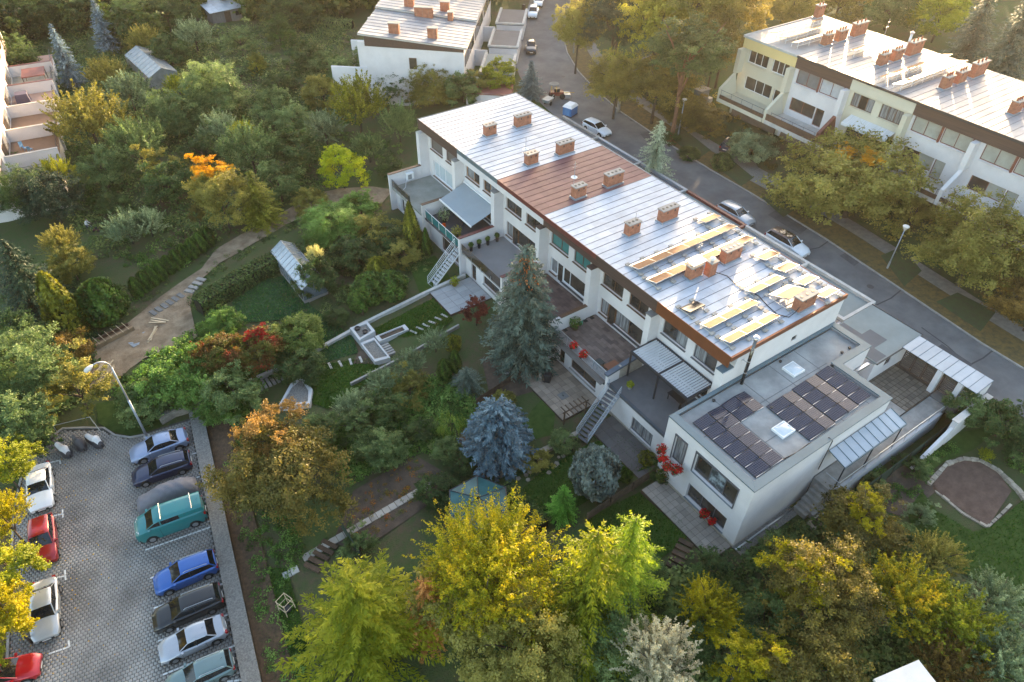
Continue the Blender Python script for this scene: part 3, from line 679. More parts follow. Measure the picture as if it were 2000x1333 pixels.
    # terrace wall between gardens
    if i > 0:
        top = 3.55
        mb = MB(); xo = 30.75 if i > 1 else 31.0
        zt0 = 3.45 if i == 2 else 3.6
        if i == 1:
            mb.box(31.1, 32.4, y0, y0+.3, -1.3, 2.95).build('terrace_wall', PLASTER, h, rel=True)
            MB().box(32.402, 35.09, y0+.02, y0+.28, -1.3, 3.35).build('stone_cladding', PLINTH, h, rel=True)
            MB().hexa([(30.95, y0-.08, 2.96), (34.2, y0-.08, 3.38), (34.2, y0+.38, 3.38), (30.95, y0+.38, 2.96), (30.95, y0-.08, 3.14), (34.2, y0-.08, 3.56), (34.2, y0+.38, 3.56), (30.95, y0+.38, 3.14)]).build('wall_cap', mat('slate_blue_sheet', (.09, .115, .15), .5, metal=.3), h, rel=True)
            st = None
        else:
            mb.prism([(xo, y0), (35.08, y0), (35.08, y0+.3), (xo, y0+.3)], -1.4, zt0).build('terrace_wall', pl, h, rel=True)
            MB().box(xo-.03 if i != 2 else 32.0, 35.09, y0-.05, y0+.35, zt0+.002, zt0+.07).build('wall_cap', FASC_RED if i in (3, 4) else WIN_BROWN, h, rel=True)
    if i == 5:
        MB().box(30.75, 35.08, y1, y1+.3, -1.4, 3.6).build('terrace_wall', PLASTER2, h, rel=True)
        MB().box(30.7, 35.09, y1-.05, y1+.35, 3.602, 3.67).build('wall_cap', WIN_BROWN, h, rel=True)
    # terrace slab and lower storey
    ys, ye2 = (y0+.302, y1-.002) if i else (22.32, y1-.002)
    xo = 31.0 if i else 31.2
    fm = [TERR_GREY, mat('terrace_bed', (.03, .026, .024), .9), mat('terrace_bed', (.03, .026, .024), .9), mat('grey_terrace_slabs', (.25, .235, .23), .85, var=.08, scale=.7), mat('dark_terrace_boards', (.075, .072, .078), .8, var=.15), TERR_CONC][i]
    slab = MB().box(xo, XF-.003, ys, ye2, 1.70, TZ-(.03 if i in (1, 2) else 0)).build('terrace_floor', fm, h, rel=True)
    if i in (1, 2):
        tm = mat('brown_terrace_tile', (.125, .086, .074), .8, c2=(.20, .15, .13), scale=.8, rnd=.3, bump=.1) if i == 1 else mat('red_brown_terrace_tile', (.10, .062, .055), .8, c2=(.16, .105, .09), scale=.8, rnd=.3, bump=.1)
        nxt, nyt = 13, 10; tw, tl = (XF-.05-xo-.05)/nxt, (ye2-ys-.1)/nyt
        tme = MB().box(-tw/2+.008, tw/2-.008, -tl/2+.008, tl/2-.008, -.02, .0).mesh('floor_tile', tm)
        off = MATS_INV[h.name]
        for a in range(nxt):
            for b in range(nyt+1):
                yy = ys+.05+tl*(b+(.5 if a % 2 == 0 else 0)); 
                if yy+tl*.5 > ye2+.01 or yy-tl*.5 < ys-.01: continue
                o = inst('floor_tile', tme, slab, off @ Vector((xo+.05+tw*(a+.5), yy, TZ+random.uniform(-.004, .004))))
    lh = {0: [(24.2, 26.7, -.7, .9)], 1: [(y0+6.25, y0+7.05, -.95, .95), (y0+1.7, y0+5.3, -.45, .95)], 3: [(y0+6.0, y0+6.9, -1.0, 1.0), (y0+1.5, y0+4.5, -.2, .9)], 5: [(y0+6.1, y0+7.0, -1.0, 1.0), (y0+4.9, y0+5.8, -1.0, 1.0)], 4: [(y0+1.6, y0+5.2, -.9, 1.0)], 2: [(y0+2, y0+5, -.5, .9)]}[i]
    lx = 31.45 if i else 31.22
    wl = wall_holes(MB(), mpW(lx), ys, ye2, -1.5, 1.698, .3, lh)
    wl.box(lx+.6, lx+.65, ys+.01, ye2-.01, -1.45, 1.69)
    wl.build('basement_wall', PLASTER if i not in (4, 5) else PLASTER2, h, rel=True)
    for k, hh in enumerate(lh):
        dr = hh[2] < -.9 and (hh[1]-hh[0]) < 1.2
        window(h, mpW(lx), *hh, WIN_WHITE if i == 5 else (WIN_BROWN if i != 0 else WIN_GREY), [GLASS_CURT if i == 0 else GLASS], () if dr else (.5,), name='door' if dr else 'window', sill=None if dr else CONC)
    if i in (1, 2, 3, 4, 5):
        MB().box(lx-.03, lx-.002, ys, ye2, -1.5, -.72).build('plinth', FASC_BROWN if i in (1, 5) else PLINTH, h, rel=True) if not any(q[2] < -.72 for q in lh) else None
    if i == 0:
        MB().box(lx-.06, lx-.002, ys, ye2, -1.5, -.80).build('plinth', PLINTH, h, rel=True)
        MB().box(31.1, 31.32, ys, ye2, TZ+.001, TZ+.14).build('terrace_kerb', mat('dark_slate_cap', (.07, .085, .10), .5, metal=.3), h, rel=True)
# gable wall of the near end house
g0 = wall_holes(MB(), mpS(22.0), XF, XB, 0, 8.72, .118, [(43.1, 43.75, 6.95, 7.45)])
g0.build('gable_wall', PLASTER, houses[0], rel=True)
window(houses[0], mpS(22.0), 43.1, 43.75, 6.95, 7.45, CONC, [GLASS], (), rec=.04, fw=.03)
MB().box(35.1, XF-.002, 22.0, 22.118, 2.0, 7.64).build('fin_face', PLASTER, houses[0], rel=True)
# ---- steel flue up the gable
fl = thing('steel_flue', (37.0, 21.45, 6.0), 0, 'shiny dark steel stove flue standing against the white gable wall', 'flue')
MB().tube((37.0, 21.45, 6.0), (37.0, 21.45, 10.5), .13, n=12).build('pipe', mat('dark_polished_steel', (.12, .115, .11), .25, metal=.9), fl, rel=True, smooth=True)
MB().lathe((37.0, 21.45, 10.5), [(.13, 0), (.17, .05), (.17, .18), (.13, .2)], 14).build('rain_cap', ALU, fl, rel=True)
MB().lathe((37.0, 21.45, 10.82), [(.26, 0), (.24, .05), (.05, .13)], 14).build('cowl', ALU, fl, rel=True)
mb = MB()
for z in (7.2, 8.4, 9.6): mb.lathe((37.0, 21.45, z), [(.14, 0), (.145, .02), (.145, .06), (.14, .08)], 12)
mb.build('clamp_band', ALU, fl, rel=True)
MB().tube((37.0, 21.55, 8.2), (37.0, 22.0, 8.2), .03, n=6).tube((36.85, 21.95, 8.2), (37.15, 21.95, 8.2), .03, n=6).build('wall_bracket', STEEL, fl, rel=True)

# ---- the modern annex
AX0, AX1, AX2, AY0, AY1, AYJ, AZ = 29.75, 45.15, 49.0, 13.85, 21.99, 18.35, 6.32
an = thing('modern_annex', (37.5, 18, -.4), 0, 'modern white flat-roofed annex with solar panels at the end of the row', 'house')
holes = [(19.85, 20.95, 2.42, 5.06), (14.95, 18.85, 3.15, 5.08), (14.98, 18.8, -.02, 1.66)]
wl = wall_holes(MB(), mpW(AX0), AY0, AY1, -.9, 6.2, .4, holes)
wl.box(AX0+.402, 37.95, AY0, AY0+.35, -.9, 6.2).box(37.95, AX1, AY0, AY0+.35, 1.2, 6.2)
wl.box(AX1-.35, AX1, AY0+.352, AYJ-.002, 1.2, 6.2).box(AX1-.35, AX2, AYJ, AYJ+.35, 1.2, 6.2).box(AX2-.35, AX2, AYJ+.352, AY1, 1.2, 6.2)
wl.box(AX0+.402, AX2-.352, AY1-.05, AY1, -.9, 6.0)
wl.box(AX0+1.0, AX0+1.05, AY0+.36, AY1-.06, -.8, 5.8)
wl.build('wall', PLASTER2, an, rel=True)
# parapet caps of folded zinc
CW = .58
caps = [[(AX0-.06, AY0-.06), (AX1+.06, AY0-.06), (AX1-CW, AY0+CW), (AX0+CW, AY0+CW)],
        [(AX0-.06, AY1-.0), (AX0-.06, AY0-.06), (AX0+CW, AY0+CW), (AX0+CW, AY1-.3)],
        [(AX1+.06, AY0-.06), (AX1+.06, AYJ-.06), (AX1-CW, AYJ+CW), (AX1-CW, AY0+CW)],
        [(AX1+.06, AYJ-.06), (AX2+.06, AYJ-.06), (AX2-CW, AYJ+CW), (AX1-CW, AYJ+CW)],
        [(AX2+.06, AYJ-.06), (AX2+.06, AY1), (AX2-CW, AY1), (AX2-CW, AYJ+CW)],
        [(AX0+CW, AY1-.3), (AX2-CW, AY1-.3), (AX2-CW, AY1-.01), (AX0-.06, AY1-.01)]]
for c in caps:
    cx = sum(p[0] for p in c)/4; cyy = sum(p[1] for p in c)/4
    c = [(p[0]+(cx-p[0])*.0008, p[1]+(cyy-p[1])*.0008) for p in c]
    mb = MB(); mb.prism(c, 6.203, 6.32).build('parapet_cap', ZINC, an, rel=True)
mb = MB()
mb.box(AX0+CW+.002, AX1-CW-.002, AY0+CW+.002, AY1-.302, 5.7, 5.98); mb.box(AX1-CW-.002, AX2-CW-.002, AYJ+CW+.002, AY1-.302, 5.7, 5.981)
rfm = mb.build('flat_roof', MEMB, an, rel=True)
# membrane joints
mb = MB()
for x in (33.9, 37.2, 40.4, 43.5): mb.box(x, x+.05, AY0+CW+.01, AY1-.31, 5.982, 5.99)
for y in (16.4, 19.2): mb.box(AX0+CW+.01, AX1-CW-.01, y, y+.05, 5.991, 5.997)
sub(mb, 'membrane_joint', MEMB3, rfm, an)
mb = MB()
for (x, y) in ((33.8, 21.35), (38.3, 15.2), (36.9, 18.4), (41.5, 21.4), (44.2, 17.2), (44.2, 16), (46.6, 19.3), (47.6, 19.3)):
    mb.lathe((x, y, 5.98), [(.09, 0), (.09, .1), (.14, .11), (.12, .17)], 10)
sub(mb, 'roof_vent', BLACK, rfm, an)
MB().ptube([(30.9+.1, 14.6, 6.02), (36, 14.7, 6.02)][:0] or [(33.7, 14.68, 6.05), (35.0, 14.55, 6.0), (36.4, 14.6, 6.0), (37.6, 14.3, 6.05), (37.8, 14.0, 6.36), (37.8, 13.7, 6.3), (37.8, 13.72, 3.0)], .035, 6).build('black_cable', BLACK, an, rel=True)
window(an, mpW(AX0), *holes[0], WIN_GREY, [GLASS_CURT], (), rec=.16, name='balcony_door')
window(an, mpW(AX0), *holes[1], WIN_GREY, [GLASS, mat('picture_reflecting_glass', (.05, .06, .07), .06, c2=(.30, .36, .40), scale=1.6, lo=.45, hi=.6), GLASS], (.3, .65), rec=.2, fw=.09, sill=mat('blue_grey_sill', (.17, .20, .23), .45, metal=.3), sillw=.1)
window(an, mpW(AX0), *holes[2], WIN_GREY, [GLASS], (.33, .66), rec=.25, fw=.08, sill=mat('blue_grey_sill', (.17, .20, .23), .45, metal=.3), sillw=.12)
MB().box(AX0-.07, AX0-.004, 18.87, 18.95, 3.1, 5.2).box(AX0-.07, AX0-.004, 14.85, 14.93, 3.1, 5.2).box(AX0-.09, AX0-.004, 14.85, 18.95, 5.202, 5.34).build('shutter_guide', WIN_GREY, an, rel=True)
MB().box(AX0-.07, AX0-.004, 20.96, 21.03, 2.4, 5.12).box(AX0-.07, AX0-.004, 19.77, 19.84, 2.4, 5.12).box(AX0-.09, AX0-.004, 19.77, 21.03, 5.122, 5.24).build('shutter_guide', WIN_GREY, an, rel=True)
MB().box(AX0-.05, AX0-.003, AY0-.05, AY1-.6, -.95, -.22).box(AX0-.05, 37.9, AY0-.05, AY0-.003, -.95, -.42).build('stone_plinth', PLINTH, an, rel=True)
MB().box(38.0, 45.0, AY0-.04, AY0-.003, .9, 1.9).build('plinth_strip', CONC_D, an, rel=True)
bal = MB().box(28.75, AX0-.002, 19.55, 21.25, 2.24, 2.38).build('balcony_slab', CONC_L, an, rel=True)
mb = MB()
for y in np.linspace(19.58, 21.22, 9): mb.tube((28.78, y, 2.38), (28.78, y, 3.2), .018, n=5)
for x in (29.1, 29.4): mb.tube((x, 19.58, 2.38), (x, 19.58, 3.2), .018, n=5).tube((x, 21.22, 2.38), (x, 21.22, 3.2), .018, n=5)
mb.ptube([(29.72, 19.58, 3.2), (28.78, 19.58, 3.2), (28.78, 21.22, 3.2), (29.72, 21.22, 3.2)], .025, 6)
mb.build('balcony_railing', STEEL, an, rel=True)
for (x0, x1, y0, y1) in ((40.98, 42.28, 19.6, 20.82), (35.2, 36.55, 15.9, 17.0)):
    mb = MB().box(x0, x1, y0, y1, 5.98, 6.18); mb = sub(mb, 'skylight_curb', WHITE, rfm, an)
    d = MB(); k = 6; rows = []
    for a in range(k+1):
        rows.append([(x0+.08+(x1-x0-.16)*a/k, y0+.08+(y1-y0-.16)*b/k, 6.185+.13*math.sin(math.pi*a/k)**.6*math.sin(math.pi*b/k)**.6) for b in range(k+1)])
    d.grid(rows[::-1]); sub(d, 'skylight_dome', mat('acrylic_dome', (.55, .60, .64), .08, var=.1, spec=.8), rfm, an)
# side canopy of seamed metal on the street-side passage
cn = thing('lean_to_canopy', (42, 12.9, 4.3), 0, 'sloping seamed metal canopy along the annex side passage', 'canopy')
ns = 9
for k in range(ns):
    x0 = 38.3+(45.9-38.3)*k/ns; x1 = 38.3+(45.9-38.3)*(k+1)/ns-.03
    MB().hexa([(x0, 12.3, 4.35), (x1, 12.3, 4.35), (x1, 13.78, 4.75), (x0, 13.78, 4.75), (x0, 12.3, 4.39), (x1, 12.3, 4.39), (x1, 13.78, 4.79), (x0, 13.78, 4.79)]).build('roof_sheet', ZINC_LT, cn, rel=True)
mb = MB()
for k in range(ns+1):
    x = 38.285+(45.9-38.3)*k/ns; mb.hexa([(x-.015, 12.3, 4.33), (x+.015, 12.3, 4.33), (x+.015, 13.78, 4.73), (x-.015, 13.78, 4.73), (x-.015, 12.3, 4.43), (x+.015, 12.3, 4.43), (x+.015, 13.78, 4.83), (x-.015, 13.78, 4.83)])
mb.build('standing_seam', ZINC, cn, rel=True)
MB().box(38.28, 45.9, 12.22, 12.29, 4.25, 4.40).build('gutter', ZINC, cn, rel=True)
mb = MB()
for x in (38.5, 42, 45.7): mb.tube((x, 12.35, 1.4), (x, 12.35, 4.3), .05, n=8)
mb.build('post', DARKMET, cn, rel=True)
# raised passage, side wall and railing
PZ = 1.78
pas = thing('side_passage', (44, 12.9, 0), 0, 'raised concrete passage with low grey wall along the annex', 'walkway')
MB().box(37.96, 53.3, 12.2, 13.8, -1.2, PZ).build('passage_floor', CONC, pas, rel=True)
MB().box(38.0, 52.0, 11.95, 12.19, -1.2, PZ+.3).build('parapet_wall', mat('grey_render', (.36, .37, .39), .9, var=.12, scale=.8), pas, rel=True)
mb = MB()
for x in np.linspace(38.2, 51.8, 9): mb.tube((x, 12.07, PZ+.3), (x, 12.07, PZ+1.15), .025, n=6)
mb.tube((38.1, 12.07, PZ+1.15), (51.9, 12.07, PZ+1.15), .03, n=6).tube((38.1, 12.07, PZ+1.15), (38.1, 13.2, PZ+1.15), .03, n=6)
mb.build('railing', STEEL, pas, rel=True)
for k in range(6):
    MB().box(37.95-.32*(k+1), 37.95-.32*k-.01, 12.4, 13.5, -1.0, PZ-.3*(k+1)).build('step', CONC, pas, rel=True)
gf = thing('green_mesh_fence', (46, 10.7, 0), 0, 'dark green mesh fence below the grey passage wall', 'fence')
MB().box(40.5, 52.5, 11.08, 11.1, -.2, 1.7).build('mesh_panel', mat('dark_green_mesh', (.022, .045, .03), .8, var=.2), gf, rel=True)
mb = MB()
for x in np.linspace(40.5, 52.5, 7): mb.tube((x, 11.02, -.4), (x, 11.02, 1.8), .03, n=6)
mb.build('fence_post', DARKMET, gf, rel=True)
# paved yard and garage of the annex
yard = struct(MB().box(45.2, 56.3, 13.82, 18.33, 1.2, 1.93).build('yard', SOIL))
tm = mat('brown_yard_paver', (.135, .11, .085), .9, c2=(.20, .17, .135), scale=1.4, rnd=.25, bump=.3)
tme = MB().box(-.2, .2, -.2, .2, -.05, .0).mesh('paving_slab', tm)
for a in range(9):
    for b in range(9):
        inst('paving_slab', tme, yard, (50.1+.46*a, 13.95+.46*b+.15, 1.965+random.uniform(-.006, .006)))
MB().box(45.3, 49.8, 13.85, 18.3, 1.931, 1.96).build('concrete_floor', CONC, yard)
MB().box(53.31, 56.2, 11.6, 13.78, 1.2, 1.95).build('concrete_floor', CONC_D, yard)
gar = thing('flat_garage', (53, 20.2, 1.95), 0, 'garage with two-tone grey-green flat roof next to the metal gate canopy', 'garage')
wall_holes(MB(), mpS(17.75), 49.9, 56.2, 1.9, 4.3, .25, [(51.8, 52.7, 2.9, 3.7)]).box(49.9, 50.15, 18.002, 22.6, 1.9, 4.3).box(55.95, 56.2, 18.002, 22.6, 1.9, 4.3).box(50.152, 55.948, 22.35, 22.6, 1.9, 4.3).build('wall', PLASTER2, gar, rel=True)
window(gar, mpS(17.75), 51.8, 52.7, 2.9, 3.7, WIN_GREY, [GLASS], (), rec=.06)
MB().box(49.8, 56.4, 17.55, 22.62, 4.302, 4.46).build('roof', MEMB2, gar, rel=True)
MB().prism([(49.9, 17.7), (51.3, 17.7), (51.3, 18.9), (53.2, 18.9), (53.2, 20.6), (52.0, 20.6), (52.0, 22.5), (49.9, 22.5)], 4.462, 4.472).build('dark_roof_patch', MEMB3, gar, rel=True)
MB().box(56.402, 56.47, 17.5, 22.65, 4.36, 4.52).box(49.75, 56.4, 17.48, 17.548, 4.36, 4.52).build('edge_trim', DARKMET, gar, rel=True)
MB().box(48.0, 49.78, 18.0, 18.25, 4.0, 4.25).tube((49.4, 17.9, 4.2), (50.6, 17.6, 4.25), .05).build('downpipe', ALU, gar, rel=True)
gc = thing('gate_canopy', (54.5, 14.2, 1.95), 0, 'seamed metal canopy on white posts over the street gates', 'canopy')
for k in range(9):
    y0 = 10.95+(17.6-10.95)*k/9; y1 = 10.95+(17.6-10.95)*(k+1)/9-.03
    MB().hexa([(53.4, y0, 4.5), (55.8, y0, 4.62), (55.8, y1, 4.62), (53.4, y1, 4.5), (53.4, y0, 4.54), (55.8, y0, 4.66), (55.8, y1, 4.66), (53.4, y1, 4.54)]).build('roof_sheet', ZINC_LT, gc, rel=True)
mb = MB()
for k in range(10):
    y = 10.935+(17.6-10.95)*k/9; mb.hexa([(53.4, y-.015, 4.48), (55.8, y-.015, 4.6), (55.8, y+.015, 4.6), (53.4, y+.015, 4.48), (53.4, y-.015, 4.57), (55.8, y-.015, 4.69), (55.8, y+.015, 4.69), (53.4, y+.015, 4.57)])
mb.build('standing_seam', ZINC, gc, rel=True)
for y in (13.9, 12.1): MB().box(53.5, 54.0, y, y+.42, 1.9, 4.48).build('white_post', PLASTER2, gc, rel=True)
MB().box(54.0, 55.6, 10.9, 11.2, 1.9, 4.45).build('end_wall', PLASTER2, gc, rel=True)
for (y0, y1, nn) in ((14.4, 17.5, 3), (12.55, 13.85, 1)):
    gt = thing('street_gate', (54.3, (y0+y1)/2, 1.95), 0, 'wide brown slatted street gate of three leaves' if nn == 3 else 'narrow brown slatted pedestrian gate between the white posts', 'gate')
    for k in range(nn):
        a = y0+(y1-y0)*k/nn+.03; b = y0+(y1-y0)*(k+1)/nn-.03
        MB().box(54.28, 54.34, a, a+.07, 2.0, 4.0).box(54.28, 54.34, b-.07, b, 2.0, 4.0).box(54.28, 54.34, a+.07, b-.07, 2.0, 2.07).box(54.28, 54.34, a+.07, b-.07, 3.93, 4.0).build('gate_frame', mat('rust_brown_metal', (.07, .045, .035), .6), gt, rel=True)
        for q in range(9):
            z = 2.12+q*.2; MB().box(54.30, 54.325, a+.072, b-.072, z, z+.15).build('slat', mat('grey_brown_slat', (.115, .095, .08), .8, var=.2, rnd=.15), gt, rel=True)
bw = thing('boundary_wall', (54, 10.5, 1.2), 0, 'low white boundary wall running from the gate canopy to the garden', 'wall')
MB().box(50.6, 55.6, 10.35, 10.75, .4, 3.3).build('wall_body', PLASTER2, bw, rel=True)
MB().box(50.5, 55.7, 10.28, 10.82, 3.302, 3.38).build('coping', CONC_L, bw, rel=True)
MB().hexa([(46.5, 10.4, -.5), (50.6, 10.4, .2), (50.6, 10.65, .2), (46.5, 10.65, -.5), (46.5, 10.4, .2), (50.6, 10.4, 2.6), (50.6, 10.65, 2.6), (46.5, 10.65, .2)]).build('sloped_wall', PLASTER2, bw, rel=True)
# front garages of the other houses along the street
GL = [(22.66, 30.0, MEMB2, CONC_L, 'pale-edged'), (30.05, 38.2, mat('slate_blue_membrane', (.16, .19, .21), .8, var=.12), CONC_L, 'slate blue'), (38.25, 46.9, MEMB2, FASC_RED, 'red-edged'), (47.0, 54.6, MEMB3, ZINC_LT, 'zinc-edged'), (54.7, 62.6, MEMB3, ZINC_LT, 'dark'), (62.7, 70.2, MEMB3, CONC, 'dark')]
GLAB = ['front garage with pale concrete parapet beside the two-tone garage roof', 'slate blue flat-roofed front garage below the white and brown parked car', 'red-edged flat-roofed front garage beside the silver parked wagon', 'zinc-edged dark front garage behind the feathery pale green cedar', 'dark flat-roofed front garage below the white hatchback on the street', 'dark flat-roofed front garage next to the blue portable toilet']
for (y0, y1, rm, em, _), lb in zip(GL, GLAB):
    g = thing('front_garage', (54, (y0+y1)/2, 1.9), 0, lb, 'garage', 'garages along the street')
    MB().box(52.4, 56.9, y0+.05, y1-.05, 1.8, 4.1).build('wall', PLASTER2, g, rel=True)
    MB().box(52.3, 57.0, y0, y1, 4.102, 4.2).build('roof', rm, g, rel=True)
    mb = MB(); mb.box(56.7, 57.05, y0, y1, 4.202, 4.5).box(52.25, 52.6, y0, y1, 4.202, 4.5).box(52.602, 56.698, y0, y0+.3, 4.202, 4.48)
    mb.build('parapet', em, g, rel=True)
    MB().box(56.901, 56.95, y0+.8, y0+3.4, 1.95, 3.9).build('garage_door', WIN_BROWN, g, rel=True)
    MB().box(49.25, 52.2, y0+.02, y0+.28, 1.8, 4.2).build('court_wall', PLASTER2, g, rel=True)
struct(sheet('entrance_court', [(49.25, 18.5), (52.4, 18.5), (52.4, 70), (49.25, 70)], mat('court_paving', (.10, .085, .07), .9), zf=lambda x, y: 1.85+0*x, step=4))
# ================================================================== things on the roofs
COLLG = mat('glow_tinted_collector_glass', (.28, .16, .095), .6, var=.14, scale=2, spec=.05)  # orange-tan base colour stands in for the reflected warm sky glow
def collector(x0, x1, yn, yf, zn, zf, label, grp, n=1, z=9.1, gm=None):
    """row of flat thermal collectors: high edge at yn, low edge at yf"""
    r = thing('solar_collector', ((x0+x1)/2, (yn+yf)/2, z), 0, label, 'solar collector', grp)
    t = .09
    for k in range(n):
        a = x0+(x1-x0)*k/n+.012; b = x0+(x1-x0)*(k+1)/n-.012
        fr = MB().hexa([(a, yn, zn-t), (b, yn, zn-t), (b, yf, zf-t), (a, yf, zf-t), (a, yn, zn), (b, yn, zn), (b, yf, zf), (a, yf, zf)]).build('collector_frame', ALU if gm is None else DARKMET, r, rel=True)
        ix, iy = .03, .035*(1 if yf > yn else -1); g = .006
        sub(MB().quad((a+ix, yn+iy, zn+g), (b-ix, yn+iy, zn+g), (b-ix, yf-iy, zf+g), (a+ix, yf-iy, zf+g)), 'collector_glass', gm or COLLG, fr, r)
    k = max(2, int((x1-x0)/1.6)+1)
    for i in range(k):
        x = x0+.1+(x1-x0-.2)*i/(k-1); mb = MB()
        mb.tube((x, yn+.03, z), (x, yn+.03, zn-t), .022, n=5).tube((x, yn-.25, z+.06), (x, yf+.25, z+.06), .022, n=5).tube((x, yf-.03, z), (x, yf-.03, zf-t), .022, n=5).build('support', ALU, r, rel=True)
    bk = MB().box(-.21, .21, -.14, .14, 0, .11).mesh('ballast_block', mat('concrete_ballast', (.33, .31, .28), .9, var=.15, rnd=.1))
    for i in range(k):
        x = x0+.1+(x1-x0-.2)*i/(k-1)
        inst('ballast_block', bk, r, (x-r.location.x, yn-.28-r.location.y, .07), random.uniform(-.1, .1))
        inst('ballast_block', bk, r, (x-r.location.x, yf+.24-r.location.y, .07), random.uniform(-.1, .1))
    return r
GRP = 'solar collectors on the main roof'
collector(36.7, 48.9, 33.75, 34.95, 9.62, 9.30, 'long orange-lit collector row, farther of the two full-width rows', GRP, 6)
collector(36.6, 48.8, 31.5, 32.72, 9.62, 9.30, 'long orange-lit collector row just behind the three mid-roof chimneys', GRP, 6)
collector(46.95, 49.05, 35.85, 36.95, 9.58, 9.30, 'single collector at the street eaves beyond the two long rows', GRP)
collector(46.9, 48.85, 28.7, 29.9, 9.58, 9.30, 'street-eaves collector, farthest of the file of four singles', GRP)
collector(46.9, 48.8, 26.6, 27.8, 9.58, 9.30, 'street-eaves collector, second farthest of the file of four singles', GRP)
collector(46.8, 48.75, 24.5, 25.6, 9.58, 9.30, 'street-eaves collector, third in the file of four singles', GRP)
collector(46.8, 48.75, 22.45, 23.5, 9.58, 9.30, 'collector nearest the right roof corner, last of the four singles', GRP)
collector(42.45, 46.3, 26.1, 27.1, 9.58, 9.30, 'double collector in the middle of the near roof, cable beside it', GRP, 2)
collector(43.5, 45.9, 23.62, 25.4, 10.15, 9.45, 'steeply raised broad collector beside the corner brick chimney', GRP)
collector(36.15, 41.95, 25.0, 26.0, 9.58, 9.30, 'triple tan collector row, second from the copper gable edge', GRP, 3)
collector(36.2, 41.95, 22.95, 23.95, 9.58, 9.30, 'triple tan collector row nearest the copper gable edge', GRP, 3)
collector(36.25, 38.0, 27.2, 28.3, 9.58, 9.30, 'small dark collector near the copper fascia', GRP, 1, gm=mat('dark_collector_glass', (.02, .02, .025), .12, spec=.9))
c_ = thing('roof_cable', (43, 27, 9.1), 0, 'black cable snaking over the metal roof to the corner chimney', 'cable')
MB().ptube([(42.3, 30.2, 9.25), (42.9, 29.3, 9.14), (42.6, 28.0, 9.14), (42.9, 26.9, 9.14), (43.0, 25.9, 9.14), (42.6, 24.6, 9.14), (42.4, 23.5, 9.14), (42.9, 22.75, 9.14), (43.5, 22.7, 9.4), (43.7, 22.62, 9.9)], .035, 6).build('cable_line', BLACK, c_, rel=True)
# aerials
def aerial(x, y, z, h, dish, lab):
    t = thing('roof_aerial', (x, y, z), 0, lab, 'aerial')
    MB().tube((x, y, z), (x, y, z+h), .022, n=6).tube((x-.3, y, z+h*.8), (x+.3, y, z+h*.8), .012, n=5).tube((x-.22, y, z+h*.92), (x+.22, y, z+h*.92), .012, n=5).build('mast', STEEL, t, rel=True)
    if dish:
        MB().lathe((x-.1, y-.1, z+h*.35), [(.01, 0), (.22, .06), (.33, .15), (.32, .16), (.2, .08), (.01, .02)], 14).build('dish', WHITE, t, rel=True, smooth=True)
aerial(39.6, 54.6, 10.2, 2.2, True, 'thin aerial mast with white dish on the chimney by the red roof edge')
aerial(39.9, 46.9, 10.3, 2.6, True, 'tall aerial with white dish on the chimney at the near red roof edge')
aerial(40.6, 38.7, 10.4, .9, False, 'short aerial on the left chimney above the long collector rows')
aerial(40.9, 31.2, 10.4, 1.8, False, 'thin aerial rising between the mid-roof chimneys')
# third small chimney with a white cowl, and metal hood on its neighbour
tc = thing('small_chimney', (41.8, 30.5, 9.1), 0, 'slim brick chimney with round white cowl between two larger chimneys', 'chimney')
MB().box(41.45, 42.25, 30.05, 30.7, 9.09, 10.45).build('brick_stack', BRICK, tc, rel=True)
MB().box(41.38, 42.32, 29.98, 30.77, 10.452, 10.54).build('cap', CONC, tc, rel=True)
MB().lathe((41.85, 30.38, 10.54), [(.12, 0), (.12, .18), (.24, .2), (.24, .26), (.08, .36)], 12).build('cowl', WHITE, tc, rel=True)
hd = thing('chimney_hood', (40.4, 31, 10.4), 0, 'flat metal hood on legs over the left mid-roof chimney', 'hood')
MB().hexa([(39.6, 30.4, 10.72), (41.2, 30.4, 10.72), (41.2, 31.4, 10.8), (39.6, 31.4, 10.8), (39.6, 30.4, 10.76), (41.2, 30.4, 10.76), (41.2, 31.4, 10.84), (39.6, 31.4, 10.84)]).build('hood_plate', ZINC_LT, hd, rel=True)
mb = MB()
for x in (39.75, 41.0):
    for y in (30.6, 31.2): mb.tube((x, y, 10.4), (x, y, 10.75), .02, n=5)
mb.build('leg', STEEL, hd, rel=True)
